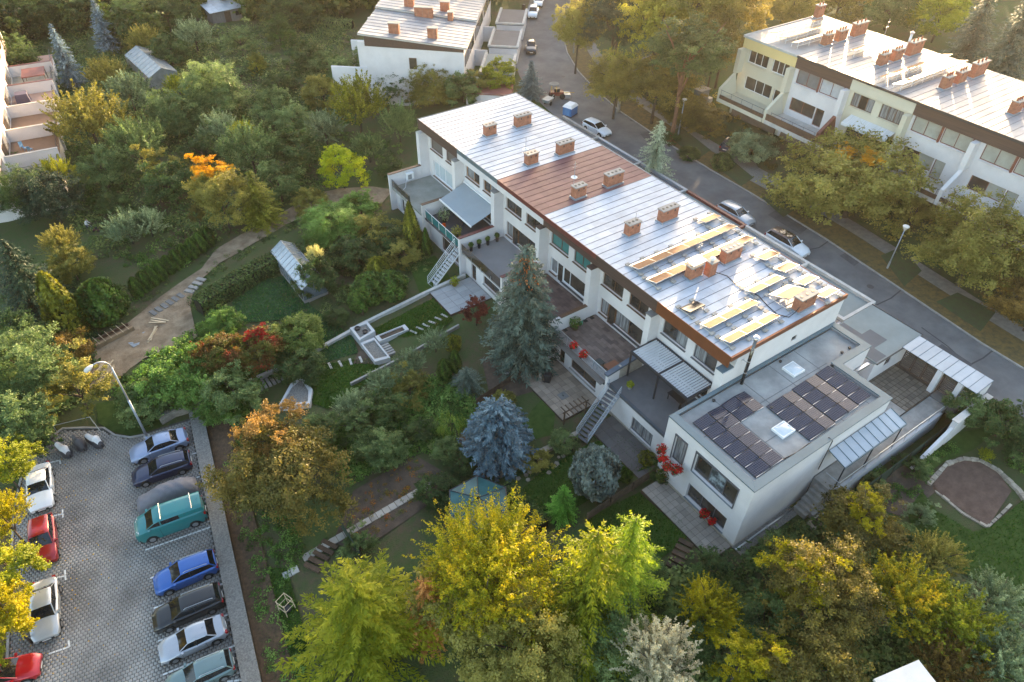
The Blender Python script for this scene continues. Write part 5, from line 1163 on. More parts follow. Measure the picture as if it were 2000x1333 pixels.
# ================================================================== row at the left edge
LRZ = -math.atan2(.126, .992)
PINK = mat('pinkish_plaster', (.62, .47, .42), .9, var=.06)
LT = [('far left house with pink terrace at the left picture edge', PINK, mat('pink_terrace_floor', (.36, .22, .18), .85, var=.1)), ('left-edge house with dark red table-like cover on its terrace', PLASTER2, TERR_CONC), ('left-edge house with violet cube on its pinkish terrace', PLASTER2, mat('pink_terrace_floor2', (.40, .27, .22), .85, var=.1)), ('left-edge house with brown terrace and trellis fence', PLASTER2, mat('brown_terrace_floor3', (.20, .13, .09), .85, var=.1)), ('left-edge house with blue plastic chairs on its terrace', PLASTER2, mat('brown_terrace_floor3', (.20, .13, .09), .85, var=.1))]
lhs = []
LT += [('left-edge house with plain white end terrace above the dark spruce', PLASTER2, TERR_CONC)]
for k, (lb, pl, fm) in enumerate(LT):
    oy = 20-k*8.4
    c, s = math.cos(LRZ), math.sin(LRZ)
    h = thing('terraced_house', (-4.9-s*oy, 118+c*oy, -3.0), LRZ, lb, 'house', 'houses along the left edge'); lhs.append((h, oy))
    MB().box(-12, 0, 0, 8.38, -.5, 9.4).build('wall', pl, h)
    rf = MB().box(-12.2, .35, 0, 8.39, 9.402, 9.65).build('roof', mat('red_left_roof', (.25, .09, .07), .6, var=.15), h)
    MB().box(.002, 5.8, .3, 8.37, -.5, 2.6).build('basement_block', PLASTER2, h); MB().box(.002, 5.9, .31, 8.36, 2.602, 2.68).build('terrace_floor', fm, h)
    MB().box(.002, 6.1, 0, .29, -.5, 4.3).build('terrace_wall', PLASTER2, h); MB().box(.002, 6.15, -.05, .34, 4.302, 4.37).build('wall_cap', FASC_RED if k < 2 else CONC_L, h)
    for (a, b, z0, z1) in ((.9, 3.6, 6.6, 8.2), (4.6, 7.4, 6.6, 8.2), (1.2, 6.8, 3.0, 5.0)):
        f = MB().box(.002, .05, a, b, z0, z1).build('window', WIN_BROWN, h); m_ = (a+b)/2
        MB().box(.052, .06, a+.08, m_-.04, z0+.08, z1-.08).build('pane', GLASS, f); MB().box(.052, .06, m_+.04, b-.08, z0+.08, z1-.08).build('pane', GLASS_CURT, f)
    mb = MB()
    for y in np.linspace(.5, 8.2, 6): mb.tube((5.75, y, 2.68), (5.75, y, 3.6), .03, n=5)
    mb.tube((5.75, .4, 3.6), (5.75, 8.3, 3.6), .035, n=5); mb.build('railing', DARKMET, h)
def ltp(k, x, y, z):
    h, oy = lhs[k]; v = Matrix.Translation(h.location) @ Matrix.Rotation(LRZ, 4, 'Z') @ Vector((x, y, z)); return v
v = ltp(1, 3.6, 4, 2.68); t = thing('terrace_shelter', v, LRZ, 'dark red flat shelter standing on a left-edge terrace', 'shelter')
MB().box(-1.6, 1.6, -1.9, 1.9, 1.7, 1.85).build('roof_board', mat('dark_red_board', (.16, .045, .038), .6), t)
for x in (-1.5, 1.5):
    for y in (-1.8, 1.8): MB().box(x-.05, x+.05, y-.05, y+.05, 0, 1.7).build('post', WOODB, t)
v = ltp(2, 1.7, 5.6, 2.68); t = thing('covered_barbecue', v, LRZ, 'violet-grey covered cube on the pinkish left-edge terrace', 'cover')
MB().hexa([(-.95, -.85, 0), (.95, -.85, 0), (.95, .85, 0), (-.95, .85, 0), (-.8, -.7, 1.35), (.8, -.7, 1.35), (.8, .7, 1.35), (-.8, .7, 1.35)]).build('cover_cloth', mat('violet_cover', (.075, .065, .11), .7, var=.1), t)
for q in range(3):
    v = ltp(4, 1.5+q*.5, 5.5-q*.7, 2.68); chair(v, q*1.3, mat('sky_blue_plastic', (.16, .36, .55), .4), ['farthest', 'middle', 'nearest'][q]+' of three sky-blue plastic chairs on the lowest left-edge terrace', 'blue chairs on the left-edge terrace')
# ================================================================== garden structures
def gz(x, y): return float(G(x, y))
def patio(name, x0, x1, y0, y1, z, nx, ny, mt, label, grout=None, jit=.004):
    r = struct(MB().box(x0-.03, x1+.03, y0-.03, y1+.03, z-.5, z-.02).build(name, grout or SOIL))
    tw, tl = (x1-x0)/nx, (y1-y0)/ny
    me = MB().box(-tw/2+.012, tw/2-.012, -tl/2+.012, tl/2-.012, -.06, 0).mesh('paving_slab', mt)
    for a in range(nx):
        for b in range(ny): inst('paving_slab', me, r, (x0+tw*(a+.5), y0+tl*(b+.5), z+random.uniform(-jit, jit)))
    return r
SLAB = mat('pale_patio_slab', (.34, .34, .345), .8, var=.08, scale=1, rnd=.08, bump=.1)
SLABT = mat('tan_patio_slab', (.25, .19, .145), .85, c2=(.34, .27, .21), scale=1.2, rnd=.2, bump=.15)
SLABG = mat('beige_patio_slab', (.24, .205, .175), .85, c2=(.33, .29, .25), scale=1.2, rnd=.15, bump=.15)
patio('patio', 26.4, 31.35, 48.6, 52.9, -1.0, 4, 5, SLAB, '')
patio('patio', 27.2, 31.35, 30.9, 37.4, -1.0, 7, 10, SLABT, '')
patio('patio', 27.6, 29.68, 13.9, 21.3, -.42, 4, 14, SLABG, '')
patio('patio', 28.5, 31.15, 22.5, 28.9, -.98, 3, 7, mat('dark_path_slab', (.11, .10, .095), .9, var=.15, rnd=.1), '')
# stone slab let into the tan patio
s_ = thing('manhole_cover', (29.0, 33.2, -.99), 0, 'dark square hatch in the tan patio', 'hatch'); MB().box(28.6, 29.4, 32.8, 33.6, -.99, -.975).build('hatch_plate', CONC_D, s_, rel=True); MB().box(28.95, 29.05, 33.1, 33.3, -.974, -.965).build('hatch_handle', BLACK, s_, rel=True)
# rough garden walls
def gwall(pts, w, h, mt, label, cap=None, name='garden_wall', c='wall', base=-.4):
    pts = densify([tuple(p[:2]) for p in pts], 1.2)
    mid = pts[len(pts)//2]
    t = thing(name, (mid[0], mid[1], gz(*mid)), 0, label, c)
    strip_wall('wall_body', pts, w, lambda x, y: gz(x, y)+base, lambda x, y: gz(x, y)+h, mt, t)
    if cap: strip_wall('coping', pts, w+.1, lambda x, y: gz(x, y)+h+.002, lambda x, y: gz(x, y)+h+.07, cap, t)
    return t
gwall([(17.9, 52.7), (25.3, 53.1), (31, 53.3)], .25, .32, CONC_L, 'low pale-capped wall along the upper side of the bright green lawn', CONC_L)
gwall([(6.2, 51.9), (11.3, 51.8), (18.0, 52.6)], .25, .35, CONC_L, 'low pale wall running down beside the stepping-plank lawn', CONC_L)
gwall([(14, 45.9), (20, 46.1), (26.2, 46.7)], .2, .4, CONC, 'weathered low wall between the planter and the apple bushes')
gwall([(19.5, 29.4), (23.5, 29.3), (27.4, 29.0)], .5, .28, STONE, 'rough stone edging wall along the flagstone path')
# garden steps (timber and stone)
def gsteps(a, b, n, w, mt, label, h=.14):
    a = np.array(a, float); b = np.array(b, float); d = b-a; t_ = d/np.linalg.norm(d); s = np.array([-t_[1], t_[0]])*w/2; mid = (a+b)/2
    t = thing('garden_steps', (mid[0], mid[1], gz(*mid)), 0, label, 'steps')
    for k in range(n):
        p = a+d*(k+.15)/n; q = a+d*(k+.8)/n; c = (p+q)/2; z = gz(*c)+.03
        z1 = z+h
        MB().hexa([(*(p-s), z-.2), (*(q-s), z-.2), (*(q+s), z-.2), (*(p+s), z-.2), (*(p-s), z1), (*(q-s), z1), (*(q+s), z1), (*(p+s), z1)]).build('step', mt, t, rel=True)
    return t
# planters
def planter(poly, h, label, soil=True, base=-.3, z=None):
    c = np.mean(poly, 0); z0 = gz(*c) if z is None else z
    t = thing('garden_planter', (c[0], c[1], z0), 0, label, 'planter')
    k = len(poly); w = .28
    inn = [tuple(np.array(p)+(c-np.array(p))*min(.9, w*1.35/np.linalg.norm(c-np.array(p)))) for p in poly]
    for i in range(k):
        j = (i+1) % k; mb = MB(); q = [poly[i], poly[j], inn[j], inn[i]]
        q = [tuple(np.array(p)*.9995+np.mean(q, 0)*.0005) for p in q]
        mb.hexa([(x, y, z0+base) for x, y in q]+[(x, y, z0+h) for x, y in q]); mb.build('planter_wall', mat('pale_grey_render', (.50, .50, .50), .85, var=.08), t, rel=True)
    MB().prism(inn, z0+base, z0+h-.15).build('planter_fill', GRAVELM if soil else SOIL, t, rel=True)
    return t
planter([(17.0, 50.2), (18.9, 50.6), (18.9, 52.4), (17.0, 52.4)], .75, 'pale concrete planter block with two dark pots at the lawn corner')
planter([(17.0, 46.9), (18.5, 46.6), (18.5, 50.1), (17.0, 50.1)], .5, 'pale concrete planter trough below the planter block'); planter([(18.6, 49.2), (21.9, 49.2), (21.9, 50.1), (18.6, 50.1)], .4, 'long pale concrete planter arm along the lower edge of the bright lawn', False); gsteps((18.9, 47.2), (18.9, 49.0), 5, 1.0, CONC, 'small grey steps inside the angle of the pale planters')
planter([(7.4, 46.9), (9.9, 45.6), (10.8, 47.2), (10.6, 49.4), (9.4, 49.0)], .55, 'pale concrete gravel planter at the bottom of the garden steps')
for q, (x, y) in enumerate(((17.6, 51.9), (18.0, 51.0))):
    t = thing('plant_pot', (x, y, gz(x, y)+.6), 0, 'round black pot %s on the pale planter block' % ('farther' if q == 0 else 'nearer'), 'pot'); MB().lathe((x, y, gz(x, y)+.6), [(.2, 0), (.28, .28), (.24, .28), (.22, .2)], 12).build('pot_body', BLACK, t, rel=True)
gsteps((6.4, 50.9), (11.0, 51.0), 11, 1.3, CONC, 'flight of grey stone steps beside the lower gravel planter')
gsteps((24.4, 14.8), (27.4, 16.1), 6, 1.1, WOODB, 'row of timber plank steps leading down from the beige patio')
gsteps((3.6, 30.6), (5.9, 31.9), 5, 1.4, WOODB, 'timber steps in the path left of the green mesh screen')
gsteps((17.4, 32.1), (19.2, 34.6), 6, 1.0, WOODB, 'reddish plank steps below the weeping green bush')
gsteps((1.2, 67.7), (5.0, 69.0), 6, 1.0, CONC_D, 'half-buried slab steps on the dirt track, lower flight')
gsteps((5.4, 68.9), (7.6, 70.6), 4, 1.1, CONC, 'pale slab steps at the end of the long dark hedge')
# stepping planks on the lawns
def stones(px, l, w, mt, label, jit=.1, rot=None):
    p0 = Gp(*px[0]); t = thing('stepping_stones', tuple(p0), 0, label, 'stepping stones')
    for p in px:
        g = Gp(*p); a = (rot if rot is not None else random.uniform(-.3, .3))+random.uniform(-jit, jit)
        me = MB().box(-l/2, l/2, -w/2, w/2, -.05, .06).build('stepping_stone', mt, t); me.location = Vector(g)-t.location; me.location.z += .05; me.rotation_euler.z = a
    return t
stones([(808, 650), (820, 643), (832, 637), (844, 631), (856, 624), (868, 618)], .85, .22, CONC_L, 'row of pale planks across the bright green upper lawn', rot=2.0)
stones([(624, 722), (645, 716), (665, 712), (685, 708), (705, 704), (727, 702)], .9, .22, CONC_L, 'row of pale planks along the lower dark green lawn', rot=1.45)
# irregular flagstones
fs = thing('flagstone_path', tuple(Gp(1060, 905)), 0, 'curving path of irregular pale flagstones in the lawn below the stairs', 'path')
for (a, b, w_) in (((1020, 945), (1060, 915), 22), ((1060, 915), (1100, 882), 24), ((1100, 882), (1150, 866), 18), ((1150, 866), (1195, 838), 18)):
    p, q = Gp(*a), Gp(*b); n = int(np.linalg.norm(q-p)*3.2)
    for k in range(n):
        c = p+(q-p)*(k+random.random())/n; off = random.uniform(-.75, .75); d = (q-p)[:2]/np.linalg.norm((q-p)[:2]); c = c[:2]+np.array([-d[1], d[0]])*off
        r = random.uniform(.17, .3); m_ = random.randint(5, 7); a0 = random.uniform(0, 6)
        poly = [(c[0]+r*random.uniform(.75, 1.1)*math.cos(a0+2*math.pi*j/m_), c[1]+r*random.uniform(.75, 1.1)*math.sin(a0+2*math.pi*j/m_)) for j in range(m_)]
        z = gz(*c)+.06; MB().prism(poly, z-.05, z+.035).build('flagstone', STONE, fs, rel=True)
# concrete slab path
cp = thing('slab_path', tuple(Gp(720, 1030)), 0, 'long pale concrete slab path through the vegetable plot', 'path')
p, q = Gp(592, 1093), Gp(868, 932); n = 22; d = (q-p)[:2]/np.linalg.norm((q-p)[:2]); s = np.array([-d[1], d[0]])*.3
for k in range(n):
    a = (p+(q-p)*(k+.03)/n)[:2]; b = (p+(q-p)*(k+.97)/n)[:2]; z = gz(*((a+b)/2))+.08+random.uniform(0, .03)
    MB().hexa([(*(a-s), z-.1), (*(b-s), z-.1), (*(b+s), z-.1), (*(a+s), z-.1), (*(a-s), z+.02), (*(b-s), z+.02), (*(b+s), z+.02), (*(a+s), z+.02)]).build('path_slab', mat('pale_path_slab', (.36, .33, .29), .9, var=.2, rnd=.2, bump=.2), cp, rel=True)
cp2 = thing('slab_path', tuple(Gp(570, 1115)), 0, 'two pale concrete slabs in the grass left of the timber steps', 'path')
for a, b in (((553, 1128), (583, 1110)),):
    p, q = Gp(*a), Gp(*b); d = (q-p)[:2]/np.linalg.norm((q-p)[:2]); s = np.array([-d[1], d[0]])*.3
    for k in range(2):
        a_ = (p+(q-p)*(k+.04)/2)[:2]; b_ = (p+(q-p)*(k+.96)/2)[:2]; z = gz(*a_)+.12
        MB().hexa([(*(a_-s), z-.2), (*(b_-s), z-.2), (*(b_+s), z-.2), (*(a_+s), z-.2), (*(a_-s), z), (*(b_-s), z), (*(b_+s), z), (*(a_+s), z)]).build('path_slab', CONC_L, cp2, rel=True)
# fences
def board_fence(p, q, h, label, mt=WOODB, n=None, name='wooden_fence'):
    p = np.array(p[:2], float); q = np.array(q[:2], float); L_ = np.linalg.norm(q-p); n = n or int(L_/.34); d = (q-p)/L_; s = np.array([-d[1], d[0]]); mid = (p+q)/2
    t = thing(name, (mid[0], mid[1], gz(*mid)), 0, label, 'fence')
    rz = math.atan2(d[1], d[0]); me = MB().box(-L_/n/2+.008, L_/n/2-.008, -.012, .012, 0, h).mesh('fence_board', mt)
    for k in range(n):
        c = p+(q-p)*(k+.5)/n; inst('fence_board', me, t, (c[0]-t.location.x, c[1]-t.location.y, gz(*c)+random.uniform(-.02, .03)-t.location.z), rz)
    m2 = max(2, int(L_/2.2))
    for k in range(m2+1):
        c = p+(q-p)*k/m2+s*.06; z = gz(*c); MB().box(-.05, .05, -.05, .05, 0, h+.1).build('fence_post', mt, t).location = (c[0]-t.location.x, c[1]-t.location.y, z-t.location.z)
    for zz in (.25, h-.25):
        a, b = p+s*.035, q+s*.035; MB().tube((*a, gz(*a)+zz), (*b, gz(*b)+zz), .03, n=5).build('fence_rail', mt, t, rel=True)
    return t
board_fence((31.0, 38.0), (22.2, 37.0), .8, 'brown board fence between the tan patio garden and the spruce')
board_fence((29.6, 22.0), (22.6, 21.9), 1.1, 'grey-brown board fence from the annex corner past the rounded grey juniper', mat('grey_brown_fence_board', (.12, .085, .058), .9, var=.3, scale=2, rnd=.25, bump=.2))
board_fence((22.4, 30.2), (18.2, 29.9), .9, 'low brown fence behind the round blue spruce')
board_fence((19.4, 57.0), (19.2, 54.2), .7, 'short dark fence by the clipped bushes above the planter')
# green screen in the vegetable plot
t = thing('mesh_screen', (7.0, 30.8, gz(7, 30.8)), 0, 'dark green mesh screen standing in the vegetable plot', 'screen')
MB().box(6.98, 7.01, 29.0, 32.6, gz(7, 30)+.1, gz(7, 30)+1.5).build('mesh_sheet', mat('dark_green_mesh', (.022, .045, .03), .8, var=.2), t, rel=True)
for y in (29.0, 30.8, 32.6): MB().tube((7.05, y, gz(7, y)-.1), (7.05, y, gz(7, y)+1.65), .03, n=6).build('fence_post', DARKMET, t, rel=True)
# pergola-like rack behind the stairs
t = thing('timber_trellis', (28.0, 30.4, -1.0), 0, 'small brown timber trellis beside the steel stairs', 'trellis')
for k in range(6): MB().box(27.0+.45*k, 27.08+.45*k, 29.9, 31.1, .55, .63).build('trellis_bar', WOODB, t, rel=True)
for x in (27.0, 29.4): MB().box(x-.05, x+.05, 30.45, 30.55, -1.1, .54).build('trellis_post', WOODB, t, rel=True)
MB().box(26.8, 29.6, 30.46, 30.54, .44, .54).build('trellis_beam', WOODB, t, rel=True)
# greenhouse
def greenhouse(p, rz, L_, w, hw, hr, label, gm, fm, n=9):
    t = thing('greenhouse', (p[0], p[1], gz(p[0], p[1])), rz, label, 'greenhouse')
    MB().box(-w/2, w/2, -L_/2, L_/2, -.2, .35).build('base_wall', CONC, t)
    for k in range(n):
        a = -L_/2+L_*k/n+.03; b = -L_/2+L_*(k+1)/n-.03
        for sg in (-1, 1):
            MB().hexa([(sg*w/2, a, hw), (sg*w/2, b, hw), (0, b, hr), (0, a, hr), (sg*w/2, a, hw+.02), (sg*w/2, b, hw+.02), (0, b, hr+.02), (0, a, hr+.02)]).build('roof_pane', gm, t)
            MB().box(sg*w/2-.01, sg*w/2+.01, a, b, .37, hw-.03).build('wall_pane', gm, t)
    for y in (-L_/2, L_/2):
        MB().poly([(-w/2, y, .36), (w/2, y, .36), (w/2, y, hw), (0, y, hr), (-w/2, y, hw)]).build('gable_pane', gm, t)
    mb = MB()
    for k in range(n+1):
        y = -L_/2+L_*k/n
        for sg in (-1, 1): MB().tube((sg*w/2, y, hw+.03), (0, y, hr+.03), .028, n=5).tube((sg*w/2, y, .3), (sg*w/2, y, hw), .028, n=5).build('glazing_bar', fm, t)
    for x, z in ((-w/2, hw), (w/2, hw), (0, hr)): MB().tube((x, -L_/2, z+.03), (x, L_/2, z+.03), .035, n=5).build('ridge_bar', fm, t)
    return t
HAZEGL = mat('dusty_greenhouse_glass', (.14, .18, .21), .25, c2=(.26, .31, .34), scale=1.5, spec=.6, trans=.25)
greenhouse((16.3, 63.9), .02, 8.6, 2.7, 1.7, 2.6, 'old glass greenhouse with slatted panes beside the long lawn', HAZEGL, mat('grey_glazing_bar', (.30, .31, .32), .6), 11)
greenhouse((17.4, 131.2), .08, 12.5, 4.5, 1.9, 3.0, 'ramshackle plastic-sheeted greenhouse in the upper left gardens', mat('torn_plastic_sheet', (.17, .19, .18), .5, c2=(.30, .32, .31), scale=1.2, trans=.2), mat('grey_glazing_bar', (.30, .31, .32), .6), 9)
# garden hut far behind
t = thing('garden_hut', (36.2, 151.5, gz(36.2, 151.5)), .1, 'small shabby garden hut with pale sheet roof among trees, top left', 'hut')
MB().box(-3.4, 3.4, -2.2, 2.2, -.2, 2.2).build('hut_wall', mat('weathered_plank_wall', (.16, .15, .14), .9, var=.3, scale=1.5, stretch=(6, 6, .5)), t)
for k in range(4): MB().hexa([(-3.9+1.95*k, -2.7, 2.25), (-3.9+1.95*k+1.93, -2.7, 2.25), (-3.9+1.95*k+1.93, 2.6, 3.1), (-3.9+1.95*k, 2.6, 3.1), (-3.9+1.95*k, -2.7, 2.31), (-3.9+1.95*k+1.93, -2.7, 2.31), (-3.9+1.95*k+1.93, 2.6, 3.16), (-3.9+1.95*k, 2.6, 3.16)]).build('roof_sheet', mat('pale_sheet_roof', (.42, .46, .50), .45, metal=.3, var=.15, rnd=.15), t)
MB().box(-1, .2, -2.25, -2.202, 0, 1.9).build('hut_door', WOODB, t); MB().box(1.2, 2.3, -2.25, -2.202, .9, 1.7).build('window', GLASS, t)
# teal glass pavilion
t = thing('glass_pavilion', (16.2, 27.2, gz(16.2, 27.2)), 0, 'teal glass-roofed hexagonal pavilion below the pale path', 'pavilion')
hx = [(2.5*math.cos(a), 2.5*math.sin(a)) for a in np.linspace(0, 2*math.pi, 7)[:-1]]
TG = mat('teal_roof_glass', (.03, .10, .105), .35, var=.3, scale=.8, spec=.2)
for k in range(6):
    a, b = hx[k], hx[(k+1) % 6]; e = lambda p, f_: (p[0]*f_, p[1]*f_)
    MB().poly([(*e(a, 1), 1.9), (*e(b, 1), 1.9), (*e(b, .06), 2.45), (*e(a, .06), 2.45)]).build('roof_pane', TG, t)
    MB().tube((*a, 1.92), (*e(a, .06), 2.47), .04, n=5).build('roof_rib', DARKMET, t); MB().tube((*a, 1.9), (*b, 1.9), .05, n=5).build('eaves_bar', DARKMET, t); MB().tube((*a, 0), (*a, 1.9), .05, n=6).build('post', STEEL, t)
    MB().quad((*e(a, .99), .1), (*e(b, .99), .1), (*e(b, .99), 1.86), (*e(a, .99), 1.86)).build('wall_pane', mat('dark_wall_glass', (.015, .03, .03), .3, spec=.2), t)
# curved stone border of the soil bed, bottom right garden
t = thing('stone_border', tuple(Gp(1880, 900)), 0, 'curved pale stone border round the brown bed at the right', 'border')
bp = densify([tuple(Gp(*p)[:2]) for p in ((1812, 948), (1828, 930), (1848, 908), (1880, 897), (1912, 900), (1945, 918), (1985, 955), (2010, 990))], .42)
for a, b in zip(bp, bp[1:]):
    a = np.array(a); b = np.array(b); d = (b-a); d = d/np.linalg.norm(d); s = np.array([-d[1], d[0]])*random.uniform(.16, .24); a = a+d*.02; z = gz(*a)+random.uniform(.14, .24)
    MB().hexa([(*(a-s), z-.4), (*(b-s), z-.4), (*(b+s), z-.4), (*(a+s), z-.4), (*(a-s*.85), z), (*(b-s*.85), z), (*(b+s*.85), z), (*(a+s*.85), z)]).build('border_stone', STONE, t, rel=True)
t = thing('stone_border', tuple(Gp(1925, 1030)), 0, 'low stone edge along the near side of the brown bed', 'border')
bp = densify([tuple(Gp(*p)[:2]) for p in ((1826, 958), (1880, 1003), (1928, 1030), (1955, 1005), (1975, 985))], .5)
for a, b in zip(bp, bp[1:]):
    a = np.array(a); b = np.array(b); d = (b-a); d = d/np.linalg.norm(d); s = np.array([-d[1], d[0]])*.12; a = a+d*.03; z = gz(*a)+random.uniform(.05, .13)
    MB().hexa([(*(a-s), z-.3), (*(b-s), z-.3), (*(b+s), z-.3), (*(a+s), z-.3), (*(a-s*.85), z), (*(b-s*.85), z), (*(b+s*.85), z), (*(a+s*.85), z)]).build('border_stone', STONE, t, rel=True)
# fire pit tray by the annex wall, gravel strip, kerb pipe
t = thing('stone_trough', (37.0, 12.2, gz(37, 12.2)), .0, 'grey stone trough with dark basin by the annex corner', 'trough')
MB().box(-.5, .9, -.1, 1.1, -.1, .5).build('stone_top', CONC, t); MB().prism([(-1.3, -.9), (.4, -.9), (.6, -.15), (-1.1, -.15)], -.1, .25).build('basin_rim', STONE, t); MB().prism([(-1.0, -.75), (.2, -.75), (.35, -.3), (-.9, -.3)], .251, .26).build('basin', SOIL, t)
struct(sheet('gravel_strip', [(29.7, 13.78), (29.7, 12.95), (36.0, 12.95), (36.0, 13.78)], GRAVELM, dz=.08))
t = thing('drain_pipe', (33, 13.0, -.4), 0, 'pale drain pipe lying along the gravel strip below the annex wall', 'pipe'); MB().ptube([(29.7, 13.5, gz(29.7, 13.5)+.16), (33, 13.5, gz(33, 13.5)+.16), (37.2, 13.5, gz(37.2, 13.5)+.16)], .07, 8).build('pipe_run', ALU, t, rel=True, smooth=True); MB().tube((33.0, 13.5, gz(33, 13.5)+.06), (33.0, 13.5, gz(33, 13.5)+.26), .09, n=8).build('pipe_joint', STEEL, t, rel=True)
# formwork and timber on the dirt track
t = thing('timber_formwork', tuple(Gp(222, 658)), .25, 'timber formwork frame with reinforcement in the trench of the dirt track', 'formwork')
MB().box(-1.9, 1.9, -.75, -.45, .05, .55).build('side_board', mat('tan_formwork_board', (.26, .18, .11), .9, var=.25), t); MB().box(-1.8, 1.8, .35, .5, 0, .45).build('side_board', WOODB, t)
for k in range(6): MB().tube((-1.6+.6*k, -.9, .6), (-1.6+.6*k, .8, .5), .03, n=5).build('cross_bar', WOODL, t)
for k in range(3): MB().tube((-1.9, -.2+.25*k, .4), (1.9, -.2+.25*k, .4), .02, n=5).build('rebar', mat('rusty_rebar', (.14, .06, .03), .8), t)
def boards(pxs, label, l=1.6, n=5, ang=1.0, spread=.35):
    p = Gp(*pxs); t = thing('timber_pile', tuple(p), 0, label, 'timber')
    for k in range(n):
        o = MB().box(-l/2, l/2, -.07, .07, 0, .035).build('plank', WOODL, t); o.location = (random.uniform(-spread, spread), random.uniform(-spread, spread), .1+.045*k); o.rotation_euler.z = ang+random.uniform(-.3, .3)
boards((310, 629), 'small pile of pale planks on the track below the slab steps', 1.7, 4, 2.4)
boards((300, 655), 'pair of long pale boards lying across the dirt track', 2.2, 3, 1.1, .2)
boards((210, 732), 'loose heap of pale laths at the foot of the green bushes', 2.0, 12, 1.0, .7)
t = thing('plastic_sheet', tuple(Gp(272, 664)), .3, 'crumpled grey-blue plastic sheet on the dirt track', 'sheet')
rows = [[(a*.25, b*.25, .06+.07*random.random()) for b in range(-3, 4)] for a in range(-4, 5)]
MB().grid(rows[::-1]).build('crumpled_film', mat('crumpled_plastic_film', (.25, .29, .33), .35, var=.2), t)
# tree guard in the lower grass
t = thing('tree_guard', tuple(Gp(562, 1192)), .4, 'square wooden tree guard round a young tree near the car park wall', 'tree guard')
for x in (-.4, .4):
    for y in (-.4, .4): MB().tube((x, y, 0), (x*.9, y*.9, 1.5), .035, n=6).build('stake', WOODL, t)
for z in (.7, 1.4):
    for a, b in (((-.4, -.4), (.4, -.4)), ((.4, -.4), (.4, .4)), ((.4, .4), (-.4, .4)), ((-.4, .4), (-.4, -.4))): MB().tube((*a, z), (*b, z), .025, n=5).build('rail', WOODL, t)
MB().lathe((0, 0, .0), [(.3, 0), (.3, .25), (.25, .25)], 10).build('soil_ring', BLACK, t)
# wheelie bin and small objects
def bin_(p, rz, label, mt): 
    t = thing('wheelie_bin', p, rz, label, 'bin')
    MB().hexa([(-.22, -.24, .08), (.22, -.24, .08), (.22, .24, .08), (-.22, .24, .08), (-.28, -.32, .95), (.28, -.32, .95), (.28, .32, .95), (-.28, .32, .95)]).build('bin_body', mt, t); MB().hexa([(-.3, -.35, .955), (.3, -.35, .955), (.3, .35, .955), (-.3, .35, .955), (-.26, -.28, 1.05), (.26, -.28, 1.05), (.26, .3, 1.02), (-.26, .3, 1.02)]).build('lid', mt, t)
    for x in (-.2, .2): MB().tube((x-.03, .28, .1), (x+.03, .28, .1), .1, n=10).build('wheel', BLACK, t)
bin_(tuple(Gp(1023, 20)), .3, 'black wheelie bin on the pavement by the white cars, top', BLACK)
bin_((72.4, 40.5, gz(72.4, 40.5)), .3, 'black wheelie bin half hidden left of the round-crowned tree', BLACK)
bin_((28.9, 35.4, -1.0), .6, 'black covered bin on the tan patio', BLACK)
t = thing('stone_figure', (28.4, 35.9, -1.0), 0, 'small pale stone figure beside the black bin on the tan patio', 'statue'); MB().lathe((0, 0, 0), [(.16, 0), (.2, .1), (.13, .4), (.17, .6), (.1, .75), (.12, .85), (.05, .97)], 10).build('figure_body', STONE, t, smooth=True); MB().box(-.2, .2, -.2, .2, -.06, -.002).build('figure_base', CONC, t)
t = thing('manhole_cover', tuple(Gp(991, 725)), 0, 'pale octagonal well cover on the soil under the big spruce', 'hatch'); MB().lathe((0, 0, 0), [(.5, 0), (.5, .22), (.46, .24)], 8).build('hatch_plate', CONC_L, t); MB().box(-.1, .1, -.02, .02, .242, .27).build('hatch_handle', STEEL, t)
# pots on the terraces
def potplant(p, h, label, lm, pm=BLACK, r=.2, leaf=.3, cat_='potted plant', grp=None, foliage='leafy'):
    t = thing('potted_plant', p, 0, label, cat_, grp)
    MB().lathe((0, 0, 0), [(r*.8, 0), (r, h), (r*.88, h), (r*.85, h-.06)], 12).build('pot', pm, t)
    o = bpy.data.objects.new('foliage', leafblob('pot_foliage', 260, (leaf, leaf, leaf*1.1), .11, lm)); COL.objects.link(o); o.parent = t; o.location = (0, 0, h+leaf*.7)
    return t
